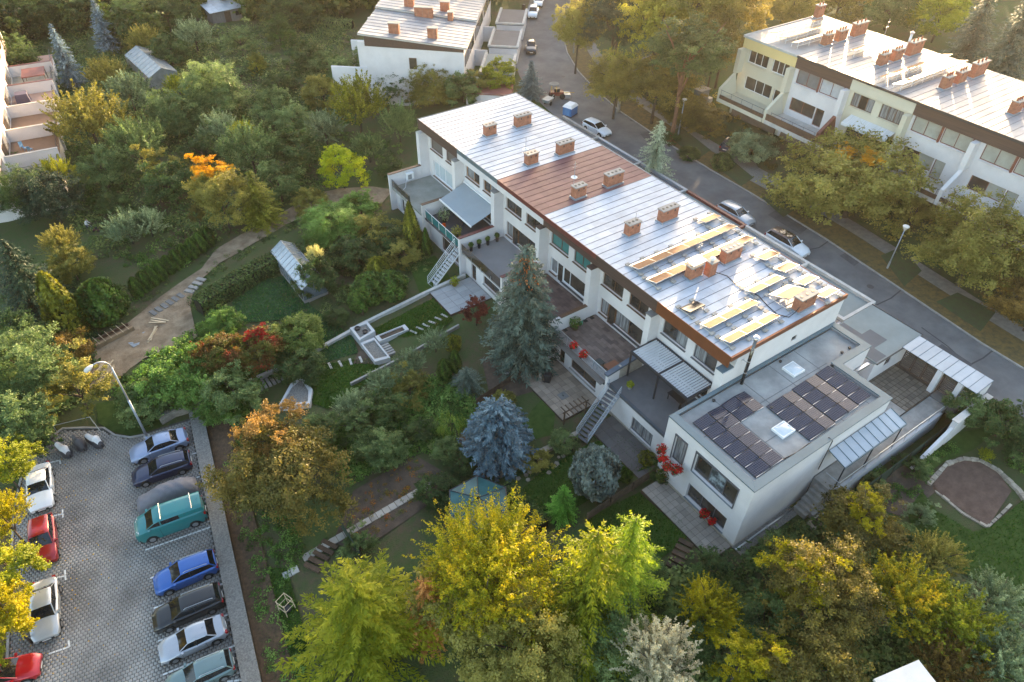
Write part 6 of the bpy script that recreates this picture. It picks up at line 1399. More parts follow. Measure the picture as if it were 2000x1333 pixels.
# ================================================================== vehicles
def carpaint(name, c, metal=.35, r=.28): return mat('car_paint_'+name, c, r, metal=metal, var=.04, scale=2, coat=1.0, spec=.5, rnd=0)
CGLASS = mat('car_window_glass', (.012, .013, .015), .06, var=.3, spec=.8)
TYRE = mat('tyre_rubber', (.018, .018, .018), .85, var=.2); RIM = mat('alloy_rim', (.40, .40, .42), .35, metal=.8, var=.1)
HEADL = mat('headlight_lens', (.55, .58, .60), .1, var=.1, spec=.8); TAILL = mat('tail_light_lens', (.30, .012, .01), .15, var=.15, spec=.7)
TRIM = mat('black_trim', (.02, .02, .02), .6, var=.2); PLATE = mat('number_plate', (.7, .7, .68), .5, var=.05)
def car(loc, heading, paint, label, style='hatch', L=4.3, Wd=1.78, H=1.48, grp=None, rails=False, cat_='car', glassroof=False, roofbars=False):
    """heading: angle of the nose direction; local +X is forward. Built from lofted sections."""
    t = thing('parked_'+('van' if style == 'van' else 'car'), loc, heading, label, cat_, grp)
    hw = Wd/2; hl = L/2
    # side profile: (x along, z of bonnet/beltline shell top)
    if style == 'van': belt = [(-hl, .95), (-hl+.05, 1.12), (hl-1.1, 1.14), (hl-.25, 1.0), (hl-.02, .82)]
    elif style == 'sedan': belt = [(-hl, .78), (-hl+.12, 1.0), (-hl+.9, 1.02), (hl-1.35, .98), (hl-.45, .84), (hl-.02, .64)]
    else: belt = [(-hl, .8), (-hl+.06, 1.0), (-hl+.4, 1.02), (hl-1.3, .98), (hl-.4, .84), (hl-.02, .64)]
    bx = [b[0] for b in belt]; bz = [b[1]*H/1.48 for b in belt]
    xs = np.unique(np.concatenate([np.linspace(-hl, hl, 25), [-hl+.06, hl-.06]]))
    def wid(x):
        e = max(0, (abs(x)-(hl-.7))/.7); return hw*(1-.20*e**2.2)
    wb = .60*L; wr = .315 if style != 'van' else .34; ax = [-wb/2-.02, wb/2+.05]
    rows = []
    for x in xs:
        w = wid(x); zt = float(np.interp(x, bx, bz)); e = max(0, (abs(x)-(hl-.35))/.35); zb = .22+.16*e
        arch = 0
        for a in ax:
            if abs(x-a) < wr+.07: arch = max(arch, math.sqrt(max(0, (wr+.07)**2-(x-a)**2))+.33-.02)
        zb2 = max(zb, arch) if arch else zb
        zb2 = min(zb2, zt-.12)
        zm = zb2+(zt-zb2)*.45
        rows.append([(x, -w*.93, zb2), (x, -w, max(zm, zb2+.02)), (x, -w*.975, zt-.06), (x, -w*.90, zt), (x, -w*.45, zt+.03), (x, 0, zt+.04), (x, w*.45, zt+.03), (x, w*.90, zt), (x, w*.975, zt-.06), (x, w, max(zm, zb2+.02)), (x, w*.93, zb2)])
    mb = MB().grid(rows)
    mb.poly(rows[0][::-1]); mb.poly(rows[-1])
    n0 = len(mb.v)
    body = mb.build('body', paint, t, smooth=True)
    bm_ = body.modifiers.new('bevel', 'EDGE_SPLIT'); bm_.split_angle = rad(38)
    MB().box(-hl+.12, hl-.12, -hw*.86, hw*.86, .2, .6).build('underbody', TRIM, t)
    # cabin
    if style == 'van': cab = [(-hl+.03, 1.1), (-hl+.12, H-.05), (hl-1.75, H), (hl-1.45, H-.08), (hl-.72, 1.08)]; wt = .84
    elif style == 'sedan': cab = [(-hl+.62, 1.0), (-hl+1.25, H-.08), (-.25, H), (hl-2.0, H-.05), (hl-1.22, .98)]; wt = .72
    elif style == 'wagon': cab = [(-hl+.08, 1.0), (-hl+.42, H-.09), (-.5, H), (hl-2.1, H-.04), (hl-1.2, .98)]; wt = .74
    else: cab = [(-hl+.06, 1.0), (-hl+.48, H-.1), (-.35, H), (hl-2.0, H-.04), (hl-1.12, .98)]; wt = .73
    s = H/1.48
    cab = [(x, z*s if z <= 1.14 else z) for x, z in cab]
    zb0 = lambda x: float(np.interp(x, bx, bz))-.03
    # solid glasshouse
    x0, xr0, xm, xr1, x1 = [c[0] for c in cab]; zr0, zm_, zr1 = cab[1][1], cab[2][1], cab[3][1]
    wbse = hw*.90; wtop = hw*wt
    def ring(x, z, w): return [(x, -w, z), (x, w, z)]
    gp = {'bl': (x0, -wbse*.93, zb0(x0)), 'br': (x0, wbse*.93, zb0(x0)), 'fl': (x1, -wbse*.93, zb0(x1)), 'fr': (x1, wbse*.93, zb0(x1)),
          'tbl': (xr0, -wtop*.95, zr0-.015), 'tbr': (xr0, wtop*.95, zr0-.015), 'tml': (xm, -wtop, zm_-.015), 'tmr': (xm, wtop, zm_-.015), 'tfl': (xr1, -wtop*.97, zr1-.015), 'tfr': (xr1, wtop*.97, zr1-.015),
          'ml': (xm, -wbse, zb0(xm)), 'mr': (xm, wbse, zb0(xm))}
    g = gp
    def face(name, pts, mt): return MB().poly(pts).build(name, mt, t)
    face('windscreen', [g['fl'], g['fr'], g['tfr'], g['tfl']], CGLASS); face('rear_window' if style != 'van' else 'rear_door', [g['br'], g['bl'], g['tbl'], g['tbr']], CGLASS if style != 'van' else paint)
    face('side_window', [g['bl'], g['ml'], g['tml'], g['tbl']], CGLASS); face('side_window', [g['ml'], g['fl'], g['tfl'], g['tml']], CGLASS)
    face('side_window', [g['mr'], g['br'], g['tbr'], g['tmr']], CGLASS); face('side_window', [g['fr'], g['mr'], g['tmr'], g['tfr']], CGLASS)
    # roof panel (crowned), proud of the glass
    rr = []
    for x, z, w in ((xr0-.05, zr0-.012, wtop*.96), (xr0+.1, zr0+.01, wtop*.97), ((xr0+xm)/2, (zr0+zm_)/2+.02, wtop), (xm, zm_+.01, wtop*1.01), ((xm+xr1)/2, (zm_+zr1)/2+.02, wtop), (xr1, zr1+.004, wtop*.98), (xr1+.04, zr1-.012, wtop*.97)):
        rr.append([(x, -w*1.02, z-.05), (x, -w*.96, z+.005), (x, -w*.5, z+.03), (x, 0, z+.04), (x, w*.5, z+.03), (x, w*.96, z+.005), (x, w*1.02, z-.05)])
    MB().grid(rr).build('roof', paint if not glassroof else mat('car_paint_brown_wrap', (.11, .07, .06), .4, metal=.3, coat=1), t, smooth=True)
    if glassroof: MB().grid([[(x, y, zm_+.055) for y in (-wtop*.7, 0, wtop*.7)] for x in (xm-.7, xm, xr1-.05)]).build('sunroof', CGLASS, t)
    # pillars as tubes in body colour
    for sg in (-1, 1):
        for a, b in ((('fl', 'tfl'), 0), (('bl', 'tbl'), 0), (('ml', 'tml'), 1)):
            p, q = Vector(g[a[0]]), Vector(g[a[1]]); p.y = abs(p.y)*sg; q.y = abs(q.y)*sg
            MB().tube(p, q, .035 if not b else .03, n=6).build('pillar', paint if not b else TRIM, t)
        if style == 'van':
            a, b_ = Vector(g['bl']), Vector(g['tbl']); c_, d_ = Vector(g['ml']), Vector(g['tml'])
            pts = [a, a.lerp(c_, .52), b_.lerp(d_, .52), b_]; pts = [Vector((p.x, (abs(p.y)+.012)*sg, p.z)) for p in pts]
            MB().poly(pts if sg < 0 else pts[::-1]).build('side_panel', paint, t)
            for f0, f1 in ((.5, .55), (.96, 1.0)):
                pts = [a.lerp(c_, f0), a.lerp(c_, f1), b_.lerp(d_, f1), b_.lerp(d_, f0)]; pts = [Vector((p.x, (abs(p.y)+.012)*sg, p.z)) for p in pts]; MB().poly(pts if sg < 0 else pts[::-1]).build('window_post', paint, t)
        for q in (-.28, .3) if style != 'van' else (.25,):
            MB().box(q*L*.62-.008, q*L*.62+.008, min(sg*hw*.985, sg*hw*1.004), max(sg*hw*.985, sg*hw*1.004), .34, .92*s).build('door_seam', TRIM, t)
            MB().box(q*L*.62+.08, q*L*.62+.26, min(sg*hw*.97, sg*hw*1.015), max(sg*hw*.97, sg*hw*1.015), .8*s, .835*s).build('door_handle', paint, t)
        # mirror
        MB().hexa([(x1-.35, sg*hw*.93, zb0(x1)+.02), (x1-.2, sg*hw*.93, zb0(x1)+.02), (x1-.22, sg*(hw+.14), zb0(x1)+.04), (x1-.36, sg*(hw+.14), zb0(x1)+.04), (x1-.35, sg*hw*.93, zb0(x1)+.14), (x1-.2, sg*hw*.93, zb0(x1)+.14), (x1-.22, sg*(hw+.14), zb0(x1)+.16), (x1-.36, sg*(hw+.14), zb0(x1)+.16)]).build('wing_mirror', paint, t)
        # lamps
        xl = hl-.30; y0, y1 = sg*hw*.48, sg*hw*.80; zl = float(np.interp(xl, bx, bz))
        MB().hexa([(hl-.16, y0, zl-.20), (hl-.10, y0, zl-.20), (hl-.24, y1, zl-.20), (hl-.45, y1, zl-.2), (hl-.26, y0, zl-.015), (hl-.10, y0, zl-.11), (hl-.25, y1, zl-.03), (hl-.5, y1*1.01, zl+.005)]).build('headlight', HEADL, t)
        MB().box(-hl-.012, -hl+.2, min(sg*hw*.62, sg*hw*.86), max(sg*hw*.62, sg*hw*.86), .72*s, .95*s).build('tail_light', TAILL, t)
        for a in ax:
            w_ = MB(); yy = sg*(hw-.12)
            wheel = MB().lathe((0, 0, 0), [(wr*.55, -.10), (wr*.93, -.10), (wr, -.06), (wr, .06), (wr*.93, .10), (wr*.55, .10)], 18).build('wheel', TYRE, t, smooth=False)
            wheel.location = (a, yy, wr); wheel.rotation_euler = (math.pi/2, 0, 0)
            rim = MB().lathe((0, 0, 0), [(wr*.62, -.105), (wr*.62, .105)], 14).build('rim', RIM, wheel)
        if rails: MB().ptube([(xr0+.15, sg*wtop*.9, zr0+.03), (xr0+.3, sg*wtop*.9, zr0+.09), (xr1-.3, sg*wtop*.9, zm_+.07), (xr1-.15, sg*wtop*.9, zr1+.02)], .02, 6).build('roof_rail', ALU, t)
    if roofbars:
        for x in (xr0+.6, xr1-.5): MB().tube((x, -wtop*.95, zm_+.12), (x, wtop*.95, zm_+.12), .03, n=6).build('roof_bar', ALU, t)
    MB().box(hl-.05, hl+.012, -.45, .45, .36, .52).build('grille', TRIM, t); MB().box(hl+.013, hl+.02, -.26, .26, .40, .50).build('front_plate', PLATE, t)
    MB().box(-hl-.02, -hl+.005, -.26, .26, .58, .68).build('rear_plate', PLATE, t)
    MB().tube((xr0+.25, 0, zr0+.03), (xr0+.1, 0, zr0+.2), .01, n=5).build('roof_antenna', TRIM, t)
    return t
def lotcar(f, r, paint, label, style, L, Wd, H, side=1, **kw):
    """place by the two near-side wheel contact points (zoomed lot pixels)"""
    a = W(*lpx(*f), LZ); b = W(*lpx(*r), LZ); d = (a-b)[:2]; wb = np.linalg.norm(d); d = d/wb
    nrm = np.array([-d[1], d[0]])*side; L2 = wb/.61; k = L2/L
    c = ((a+b)/2)[:2]+nrm*(Wd/2-.05)*min(1.06, max(.97, k))
    t = car((c[0], c[1], LZ+.04), math.atan2(d[1], d[0]), paint, label, style, L, Wd, H, **kw); kk = min(1.06, max(.97, k)); t.scale = (kk, kk, kk); return t
P_ = carpaint
CG = 'cars in the car park'
lotcar((708, 268), (888, 203), P_('silver_blue', (.24, .30, .44)), 'silver-blue hatchback at the top of the parked row under the lamp', 'sedan', 4.4, 1.75, 1.42, side=-1, grp=CG)
lotcar((722, 380), (898, 320), P_('navy', (.012, .018, .055)), 'dark navy estate car with roof rails beside the covered car', 'wagon', 4.5, 1.75, 1.46, side=-1, rails=True, grp=CG)
lotcar((757, 650), (962, 575), P_('teal', (.0, .16, .17), .05, .35), 'teal delivery van with two roof bars', 'van', 4.8, 1.86, 1.95, side=-1, roofbars=True, grp=CG, cat_='van')
lotcar((838, 908), (1025, 830), P_('bright_blue', (.015, .10, .36)), 'bright blue crossover with roof rails next to the empty bays', 'hatch', 4.4, 1.82, 1.60, side=-1, rails=True, grp=CG)
lotcar((838, 1088), (1045, 1000), P_('black', (.012, .011, .011)), 'long black estate car with silver roof rails', 'wagon', 4.8, 1.85, 1.60, side=-1, rails=True, grp=CG)
lotcar((872, 1238), (1062, 1152), P_('silver', (.36, .38, .42)), 'silver coupe-like saloon between the black estate and grey-green car', 'sedan', 4.5, 1.8, 1.46, side=-1, grp=CG)
lotcar((905, 1420), (1100, 1330), P_('grey_green', (.13, .20, .20)), 'grey-green car cut off by the bottom edge of the picture', 'wagon', 4.4, 1.78, 1.55, side=-1, rails=True, grp=CG)
lotcar((278, 447), (271, 322), P_('white', (.72, .72, .73), .0), 'white car under the yellow tree at the left edge of the lot', 'sedan', 4.4, 1.78, 1.44, side=-1, grp=CG)
lotcar((299, 708), (288, 578), P_('red', (.33, .012, .014)), 'red hatchback with black roof under the left trees', 'hatch', 4.2, 1.8, 1.55, side=-1, grp=CG)
lotcar((310, 1058), (304, 890), P_('silver_left', (.46, .46, .46)), 'silver saloon parked along the left verge', 'sedan', 4.6, 1.78, 1.44, side=-1, grp=CG)
p_ = W(18, 1326, LZ); car((p_[0], p_[1], LZ+.04), math.atan2(.1, 1)-.35, P_('cherry_red', (.46, .01, .015)), 'bright cherry-red car cut by the lower left corner', 'hatch', 4.2, 1.78, 1.5, grp=CG)
# car under a grey cover
a = W(*lpx(745, 505), LZ); b = W(*lpx(925, 440), LZ); d = (a-b)[:2]; d = d/np.linalg.norm(d); c = ((a+b)/2)[:2]+np.array([d[1], -d[0]])*.85
t = thing('covered_car', (c[0], c[1], LZ+.04), math.atan2(d[1], d[0]), 'car hidden under a wrinkled grey tarpaulin between estate and teal van', 'covered car', CG)
rows = []
for x in np.linspace(-2.3, 2.3, 34):
    top = float(np.interp(x, [-2.3, -2.15, -1.3, -.3, .5, 1.2, 2.1, 2.3], [.5, .95, 1.45, 1.5, 1.42, 1.02, .78, .45])); w = .9*(1-.18*max(0, (abs(x)-1.7)/.6)**2)
    q = []
    for k in range(19):
        th = math.pi*k/18; yy = -math.cos(th); zz = math.sin(th)**.55
        wr_ = 1+.02*math.sin(x*9+k*1.1)+.014*math.sin(x*23-k*2.3)+random.uniform(-.006, .006)
        q.append((x, yy*w*(1.0-.12*zz)*wr_, .06+top*zz*wr_))
    rows.append(q)
MB().grid(rows).poly(rows[0][::-1]).poly(rows[-1]).build('tarpaulin', mat('grey_tarpaulin', (.15, .15, .17), .6, var=.1, scale=3, bump=.5, bscale=7), t, smooth=True)
MB().ptube([(-1.6, -.93, .3), (-1.6, -.6, 1.42), (-1.6, 0, 1.5), (-1.6, .6, 1.42), (-1.6, .93, .3)][:0] or [(1.2, -.9, .25), (1.2, -.84, .5), (1.2, -.8, .7)], .012, 5).build('tie_cord', BLACK, t)
# covered scooters
for k, (px, rz, lb, m1) in enumerate((((128, 886), -1.2, 'motor scooter with silver and black cover, leftmost of three', mat('silver_cover', (.55, .55, .57), .5)), ((158, 872), -1.35, 'tall motor scooter under a black cover, middle of three', mat('black_cover', (.05, .05, .06), .5)), ((188, 868), -1.1, 'motor scooter with white-topped black cover, rightmost of three', mat('white_cover', (.62, .62, .64), .5)))):
    p = W(*px, LZ); t = thing('covered_scooter', (p[0], p[1], LZ+.04), rz, lb, 'scooter', 'covered scooters at the head of the lot')
    rows = []; hh = 1.15 if k != 1 else 1.35
    for x in np.linspace(-.95, .95, 16):
        top = float(np.interp(x, [-.95, -.8, -.45, 0, .35, .6, .95], [.55, .8, .72, .78, hh, hh*.92, .45])); w = float(np.interp(x, [-.95, 0, .4, .62, .95], [.24, .34, .42, .32, .2]))
        rows.append([(x, -math.cos(math.pi*j/10)*w, .08+top*math.sin(math.pi*j/10)**.6*(1+random.uniform(-.02, .02))) for j in range(11)])
    MB().grid(rows).poly(rows[0][::-1]).poly(rows[-1]).build('cover', mat('black_cover', (.05, .05, .06), .5), t, smooth=True)
    r2 = [[(q[0], q[1]*1.03, q[2]+.02) for q in r[2:9]] for r in rows[(1 if k != 1 else 1):(15 if k != 1 else 6)]]
    MB().grid(r2).build('cover_top', m1 if k != 1 else mat('grey_top_box', (.10, .10, .11), .5), t, smooth=True)
    for x in (-.7, .75):
        w_ = MB().lathe((0, 0, 0), [(.12, -.05), (.24, -.05), (.26, 0), (.24, .05), (.12, .05)], 14).build('wheel', TYRE, t); w_.location = (x, 0, .26); w_.rotation_euler = (math.pi/2, 0, 0)
# barrier rail behind the scooters
t = thing('tube_barrier', tuple(Gp(150, 850)), 0, 'thin tube barrier rail behind the covered scooters', 'barrier')
a, b, c_ = Gp(112, 845), Gp(183, 828), Gp(203, 855)
MB().ptube([a+[0, 0, .9], b+[0, 0, .9]], .03, 6).build('top_rail', STEEL, t, rel=True); MB().ptube([b+[0, 0, .9], c_+[0, 0, .9]], .03, 6).build('top_rail', STEEL, t, rel=True)
for q in (a, b, c_): MB().tube(q, q+[0, 0, .9], .03, n=6).build('post', STEEL, t, rel=True)
# street cars
SG = 'cars parked along the street'
Z0 = ROADZ+.01
car((61.0, 67.8, Z0), -math.pi/2+.07, P_('street_white', (.74, .74, .75), .0), 'white hatchback parked in the street below the portable toilet', 'wagon', 4.4, 1.78, 1.46, grp=SG)
car((60.3, 42.2, Z0), -math.pi/2+.03, P_('street_silver', (.42, .44, .47)), 'silver estate car parked beyond the long collector rows', 'wagon', 4.6, 1.78, 1.48, rails=True, grp=SG)
car((60.3, 35.0, Z0), -math.pi/2+.03, P_('street_suv_white', (.70, .72, .74), .0), 'white off-road car with brown roof and glass sunroof', 'wagon', 4.85, 1.9, 1.72, grp=SG, glassroof=True)
def stcar(px, py, hd, *a_, **k_):
    p = W(px, py, Z0+.7); return car((p[0], p[1], Z0), hd, *a_, **k_)
stcar(1037, 92, -2.15, P_('small_black', (.015, .015, .016)), 'small black car with white roof driving down the street, top', 'hatch', 3.9, 1.7, 1.52, grp=SG)
stcar(1041, 24, -2.25, P_('top_white_suv', (.72, .73, .74), .0), 'white off-road car facing us at the top of the street', 'hatch', 4.5, 1.85, 1.68, grp=SG)
stcar(1052, 2, -2.25, P_('top_white', (.70, .71, .72), .0), 'white car half cut by the top edge of the picture', 'sedan', 4.5, 1.8, 1.45, grp=SG)
p_ = W(1428, 279, 3.0); car((p_[0], p_[1], gz(p_[0], p_[1])+.02), .35, P_('drive_blue', (.02, .03, .07)), 'dark blue car nosed into the drive beside the big round shrub', 'hatch', 4.2, 1.75, 1.45, grp=SG)
# portable toilet, roller machine
p_ = W(1113, 224, Z0); t = thing('portable_toilet', (p_[0], p_[1], Z0), .35, 'blue portable toilet with white roof at the roadside', 'toilet')
MB().box(-.85, .85, -.7, .7, .1, 1.25).build('cabin', mat('blue_plastic', (.03, .16, .38), .45, var=.06), t); MB().hexa([(-.92, -.78, 1.25), (.92, -.78, 1.25), (.92, .78, 1.25), (-.92, .78, 1.25), (-.7, -.55, 1.6), (.7, -.55, 1.6), (.7, .55, 1.6), (-.7, .55, 1.6)]).build('roof', WHITE, t); MB().box(-.87, -.852, -.4, .4, .2, 1.15).build('door', mat('blue_plastic_door', (.05, .22, .46), .45), t); MB().box(-.9, .9, -.75, .75, 0, .098).build('base', BLACK, t)
p_ = W(1088, 192, Z0); t = thing('construction_machine', (p_[0], p_[1], Z0), -.5, 'small red and yellow construction machine with canopy parked in the road', 'machine')
MB().box(-1.1, .9, -.5, .5, .5, 1.05).build('chassis', mat('machine_red', (.14, .02, .016), .5), t); MB().box(-.5, .3, -.42, .42, 1.052, 1.5).build('engine_cover', BLACK, t)
for x, y in ((-.8, -.5), (-.8, .5), (.7, -.5), (.7, .5)):
    w_ = MB().lathe((0, 0, 0), [(.15, -.12), (.4, -.12), (.42, 0), (.4, .12), (.15, .12)], 16).build('wheel', TYRE, t); w_.location = (x, y, .42); w_.rotation_euler = (math.pi/2, 0, 0)
for x in (-.9, -.2):
    for y in (-.4, .4): MB().tube((x, y, 1.0), (x, y, 2.1), .03, n=6).build('canopy_post', mat('machine_yellow', (.55, .33, .02), .5), t)
MB().lathe((-.55, 0, 2.1), [(.75, 0), (.78, .05), (.6, .1)], 14).build('canopy', mat('grey_canopy', (.16, .16, .15), .7), t); MB().box(.9, 1.9, -.55, .55, .1, .7).build('bucket', STEEL, t)
MB().tube((.9, 0, .8), (2.6, .4, .6), .04, n=6).build('tow_bar', mat('machine_yellow', (.55, .33, .02), .5), t)
p_ = W(1070, 205, Z0); t = thing('hand_cart', (p_[0], p_[1], Z0), .4, 'grey two-wheeled cart beside the construction machine', 'cart')
MB().hexa([(-.6, -.45, .45), (.6, -.45, .45), (.6, .45, .45), (-.6, .45, .45), (-.8, -.6, .95), (.8, -.6, .95), (.8, .6, .95), (-.8, .6, .95)]).build('tub', mat('grey_tub', (.22, .26, .27), .5), t)
for y in (-.5, .5):
    w_ = MB().lathe((0, 0, 0), [(.1, -.05), (.28, -.05), (.3, 0), (.28, .05), (.1, .05)], 14).build('wheel', TYRE, t); w_.location = (0, y, .3); w_.rotation_euler = (math.pi/2, 0, 0)
MB().tube((.7, 0, .6), (1.7, 0, .9), .03, n=6).build('handle', STEEL, t)
# utility cabinets by the opposite house
p_ = Gp(1366, 205); t = thing('transformer_cabinet', (p_[0], p_[1], gz(p_[0], p_[1])), .1, 'tall grey utility cabinet with a small white box left of the yellow house', 'cabinet')
MB().box(-.9, .9, -.6, .6, 0, 2.4).build('cabinet_body', mat('grey_cabinet', (.22, .24, .26), .6, var=.1), t); MB().box(-1.0, 1.0, -.7, .7, 2.402, 2.5).build('cabinet_roof', CONC, t); MB().box(.9, 1.6, -.9, -.3, 0, 1.1).build('meter_box', mat('pale_meter_box', (.45, .45, .45), .6), t); MB().box(-.8, -.02, -.615, -.602, .15, 2.2).build('door', mat('grey_cabinet_door', (.26, .28, .30), .6), t)
# ================================================================== lamps
def lamp_arm(base, top_h, label):
    t = thing('street_lamp', base, 0, label, 'street lamp')
    d = np.array([-.9, -.25, 0]); 
    MB().tube((0, 0, 0), (0, 0, top_h*.55), .11, .09, 10).tube((0, 0, top_h*.55), (0, 0, top_h), .075, .06, 10).build('pole', mat('lamp_grey', (.33, .37, .42), .5, metal=.4, var=.08), t, smooth=True)
    pts = [(0, 0, top_h)]+[(d[0]*1.0*(1-math.cos(a)), d[1]*(1-math.cos(a)), top_h+1.1*math.sin(a)) for a in np.linspace(.2, 1.9, 8)]
    MB().ptube(pts, .05, 8).build('arm', mat('lamp_grey', (.33, .37, .42), .5, metal=.4, var=.08), t, smooth=True)
    e = Vector(pts[-1]); o = MB().lathe((0, 0, 0), [(.05, -.15), (.14, 0), (.2, .25), (.19, .5), (.1, .62)], 12).build('lamp_head', mat('pale_lamp_head', (.66, .62, .56), .45), t, smooth=True); o.location = e; o.rotation_euler = (0, rad(-108), math.atan2(d[1], d[0])+math.pi)
    o2 = MB().lathe((0, 0, 0), [(.14, .05), (.16, .2), (.12, .42)], 12).build('lens', HEADL, t); o2.location = e+Vector((d[0]*.12, d[1]*.12, -.08)); o2.rotation_euler = o.rotation_euler
    MB().lathe((0, 0, 0), [(.28, 0), (.28, .1), (.14, .14)], 12).build('foot', CONC_L, t)
    return t
def lamp_post(base, h, label):
    t = thing('street_lamp', base, 0, label, 'street lamp', 'street lamps across the road')
    MB().tube((0, 0, 0), (0, 0, h), .07, .05, 8).build('pole', mat('lamp_grey', (.33, .37, .42), .5, metal=.4, var=.08), t, smooth=True)
    MB().tube((0, 0, 0), (0, 0, .8), .11, .1, 8).build('door_section', mat('lamp_grey_low', (.36, .40, .43), .5, metal=.4), t)
    MB().lathe((0, 0, h), [(.06, 0), (.1, .08), (.3, .42), (.34, .5), (.3, .55), (.05, .62)], 12).build('lamp_head', mat('pale_lamp_head', (.66, .62, .56), .45), t)
p_ = W(287, 853, -3.0); lamp_arm((p_[0], p_[1], -3.05), 8.5, 'tall street lamp with curved arm at the head of the car park')
p_ = W(1324, 266, ROADZ+.1); lamp_post((p_[0], p_[1], ROADZ+.1), 4.6, 'slim street lamp on the verge right of the feathery cedar')
p_ = W(1733, 524, ROADZ+.1); lamp_post((p_[0], p_[1], ROADZ+.1), 4.6, 'slim street lamp emerging from below the round-crowned tree')
p_ = W(1120, 104, ROADZ+.1); lamp_post((p_[0], p_[1], ROADZ+.1), 4.6, 'slim street lamp half hidden in trees at the road bend')
# white flat roof corner at the bottom edge
p_ = W(1700, 1312, 4.7); t = thing('white_shed', (p_[0]+.9, p_[1]-2.5, 0), -.25, 'white shed roof corner poking in at the bottom edge', 'shed')
MB().box(-1.4, 1.4, -1.6, 1.6, -.6, 4.5).build('shed_wall', PLASTER, t); MB().box(-1.6, 1.6, -1.8, 1.8, 4.502, 4.7).build('roof', mat('cream_roof_sheet', (.66, .63, .58), .6, var=.08), t)
# ================================================================== vegetation
def unit(v): return v/np.maximum(1e-9, np.linalg.norm(v, axis=-1, keepdims=True))
def leaf_quads(P, N, size, asp=.6, T=None, r=None):
    """one rhombic leaf per point: P centres, N normals, T optional long axis"""
    r = r or rng; n = len(P); N = unit(N)
    t = r.normal(size=(n, 3)) if T is None else T
    t = unit(t-N*(t*N).sum(1, keepdims=True)); b = np.cross(N, t); s = np.asarray(size).reshape(-1, 1)*np.ones((n, 1))
    V = np.stack([P-t*s*.9, P+b*s*asp-t*s*.1, P+t*s, P-b*s*asp-t*s*.1], 1).reshape(-1, 3)
    return V, np.arange(4*n).reshape(n, 4)
def leaf_mesh(name, P, N, size, mt, asp=.6, T=None, seed=0, v=None):
    r = np.random.default_rng(seed); V, Fq = leaf_quads(P, N, size, asp, T, r)
    if v is None: v = np.clip(r.normal(.5, .17, len(P)), 0, 1)
    return np_mesh(name, V, Fq, mt, {'v': np.repeat(v, 4)})
def leafblob(name, n, rad3, size, mt, seed=None):
    r = np.random.default_rng(seed if seed is not None else rng.integers(1e9)); d = unit(r.normal(size=(n, 3))); P = d*(r.random((n, 1))**.4)*np.array(rad3)
    return leaf_mesh(name, P, d+r.normal(size=(n, 3))*.7+[0, 0, .5], size*r.uniform(.6, 1.2, n), mt, seed=r.integers(1e9))
def crown_pts(seed, ncl=230, per=38, lump=.28, flat=1.0, sig=.05, bottom=-.5, sub=9):
    """boughs carrying sub-clusters of leaves, so that the crown has clumps, gaps and a ragged outline"""
    r = np.random.default_rng(seed); nb = max(12, ncl//sub)
    bd = unit(r.normal(size=(22, 3))); ba = r.uniform(-lump*1.4, lump*1.3, 22)
    d = unit(r.normal(size=(nb*3, 3))); d = d[d[:, 2] > bottom][:nb]
    R = 1+(np.exp(-8*(1-d @ bd.T))*ba).sum(1)
    B = d*(R*(.40+.52*r.random(len(d))**.5))[:, None]
    d = np.repeat(d, sub, 0); k = len(d); bt = np.repeat(r.normal(.5, .16, len(B)), sub)
    C = np.repeat(B, sub, 0)+r.normal(size=(k, 3))*.115*np.array([1, 1, .6])+d*np.abs(r.normal(size=(k, 1)))*.06
    C[:, 2] *= flat
    sg = sig*r.uniform(.55, 1.4, (k, 1, 1))
    P = (C[:, None]+r.normal(size=(k, per, 3))*sg*np.array([1, 1, .7])).reshape(-1, 3)
    out = np.repeat(d, per, 0)
    tone = np.repeat(np.clip(bt+r.normal(0, .08, k), 0, 1), per)*.6+.4*np.clip(r.normal(.5, .2, k*per), 0, 1)
    N = out*.6+np.array([0, 0, .55])+r.normal(size=P.shape)*.65
    return P, N, tone, r
DEF = leafmat('leaf_mid_green', ['#1d2a12', '#3c4f22', '#62703a'])
def crown(name, seed, leaf=.036, **k):
    P, N, tone, r = crown_pts(seed, **k)
    return leaf_mesh(name, P, N, leaf*r.uniform(.65, 1.25, len(P)), DEF, seed=seed, v=tone)
CR = [crown('crown_leaves', 11, ncl=560, per=34), crown('crown_leaves', 12, ncl=540, per=34, flat=.85, lump=.38), crown('crown_leaves', 13, ncl=600, per=32, flat=1.1, sub=11), crown('crown_leaves', 14, ncl=360, per=40, sig=.042, lump=.5, leaf=.03), crown('crown_leaves', 15, ncl=640, per=32, flat=.8, lump=.22)]
BIG = crown('crown_leaves', 16, ncl=1100, per=40, flat=.9, lump=.4, sig=.042, leaf=.022, sub=10); BIG2 = crown('crown_leaves', 17, ncl=1050, per=40, flat=.95, lump=.48, sig=.04, leaf=.022, sub=12)
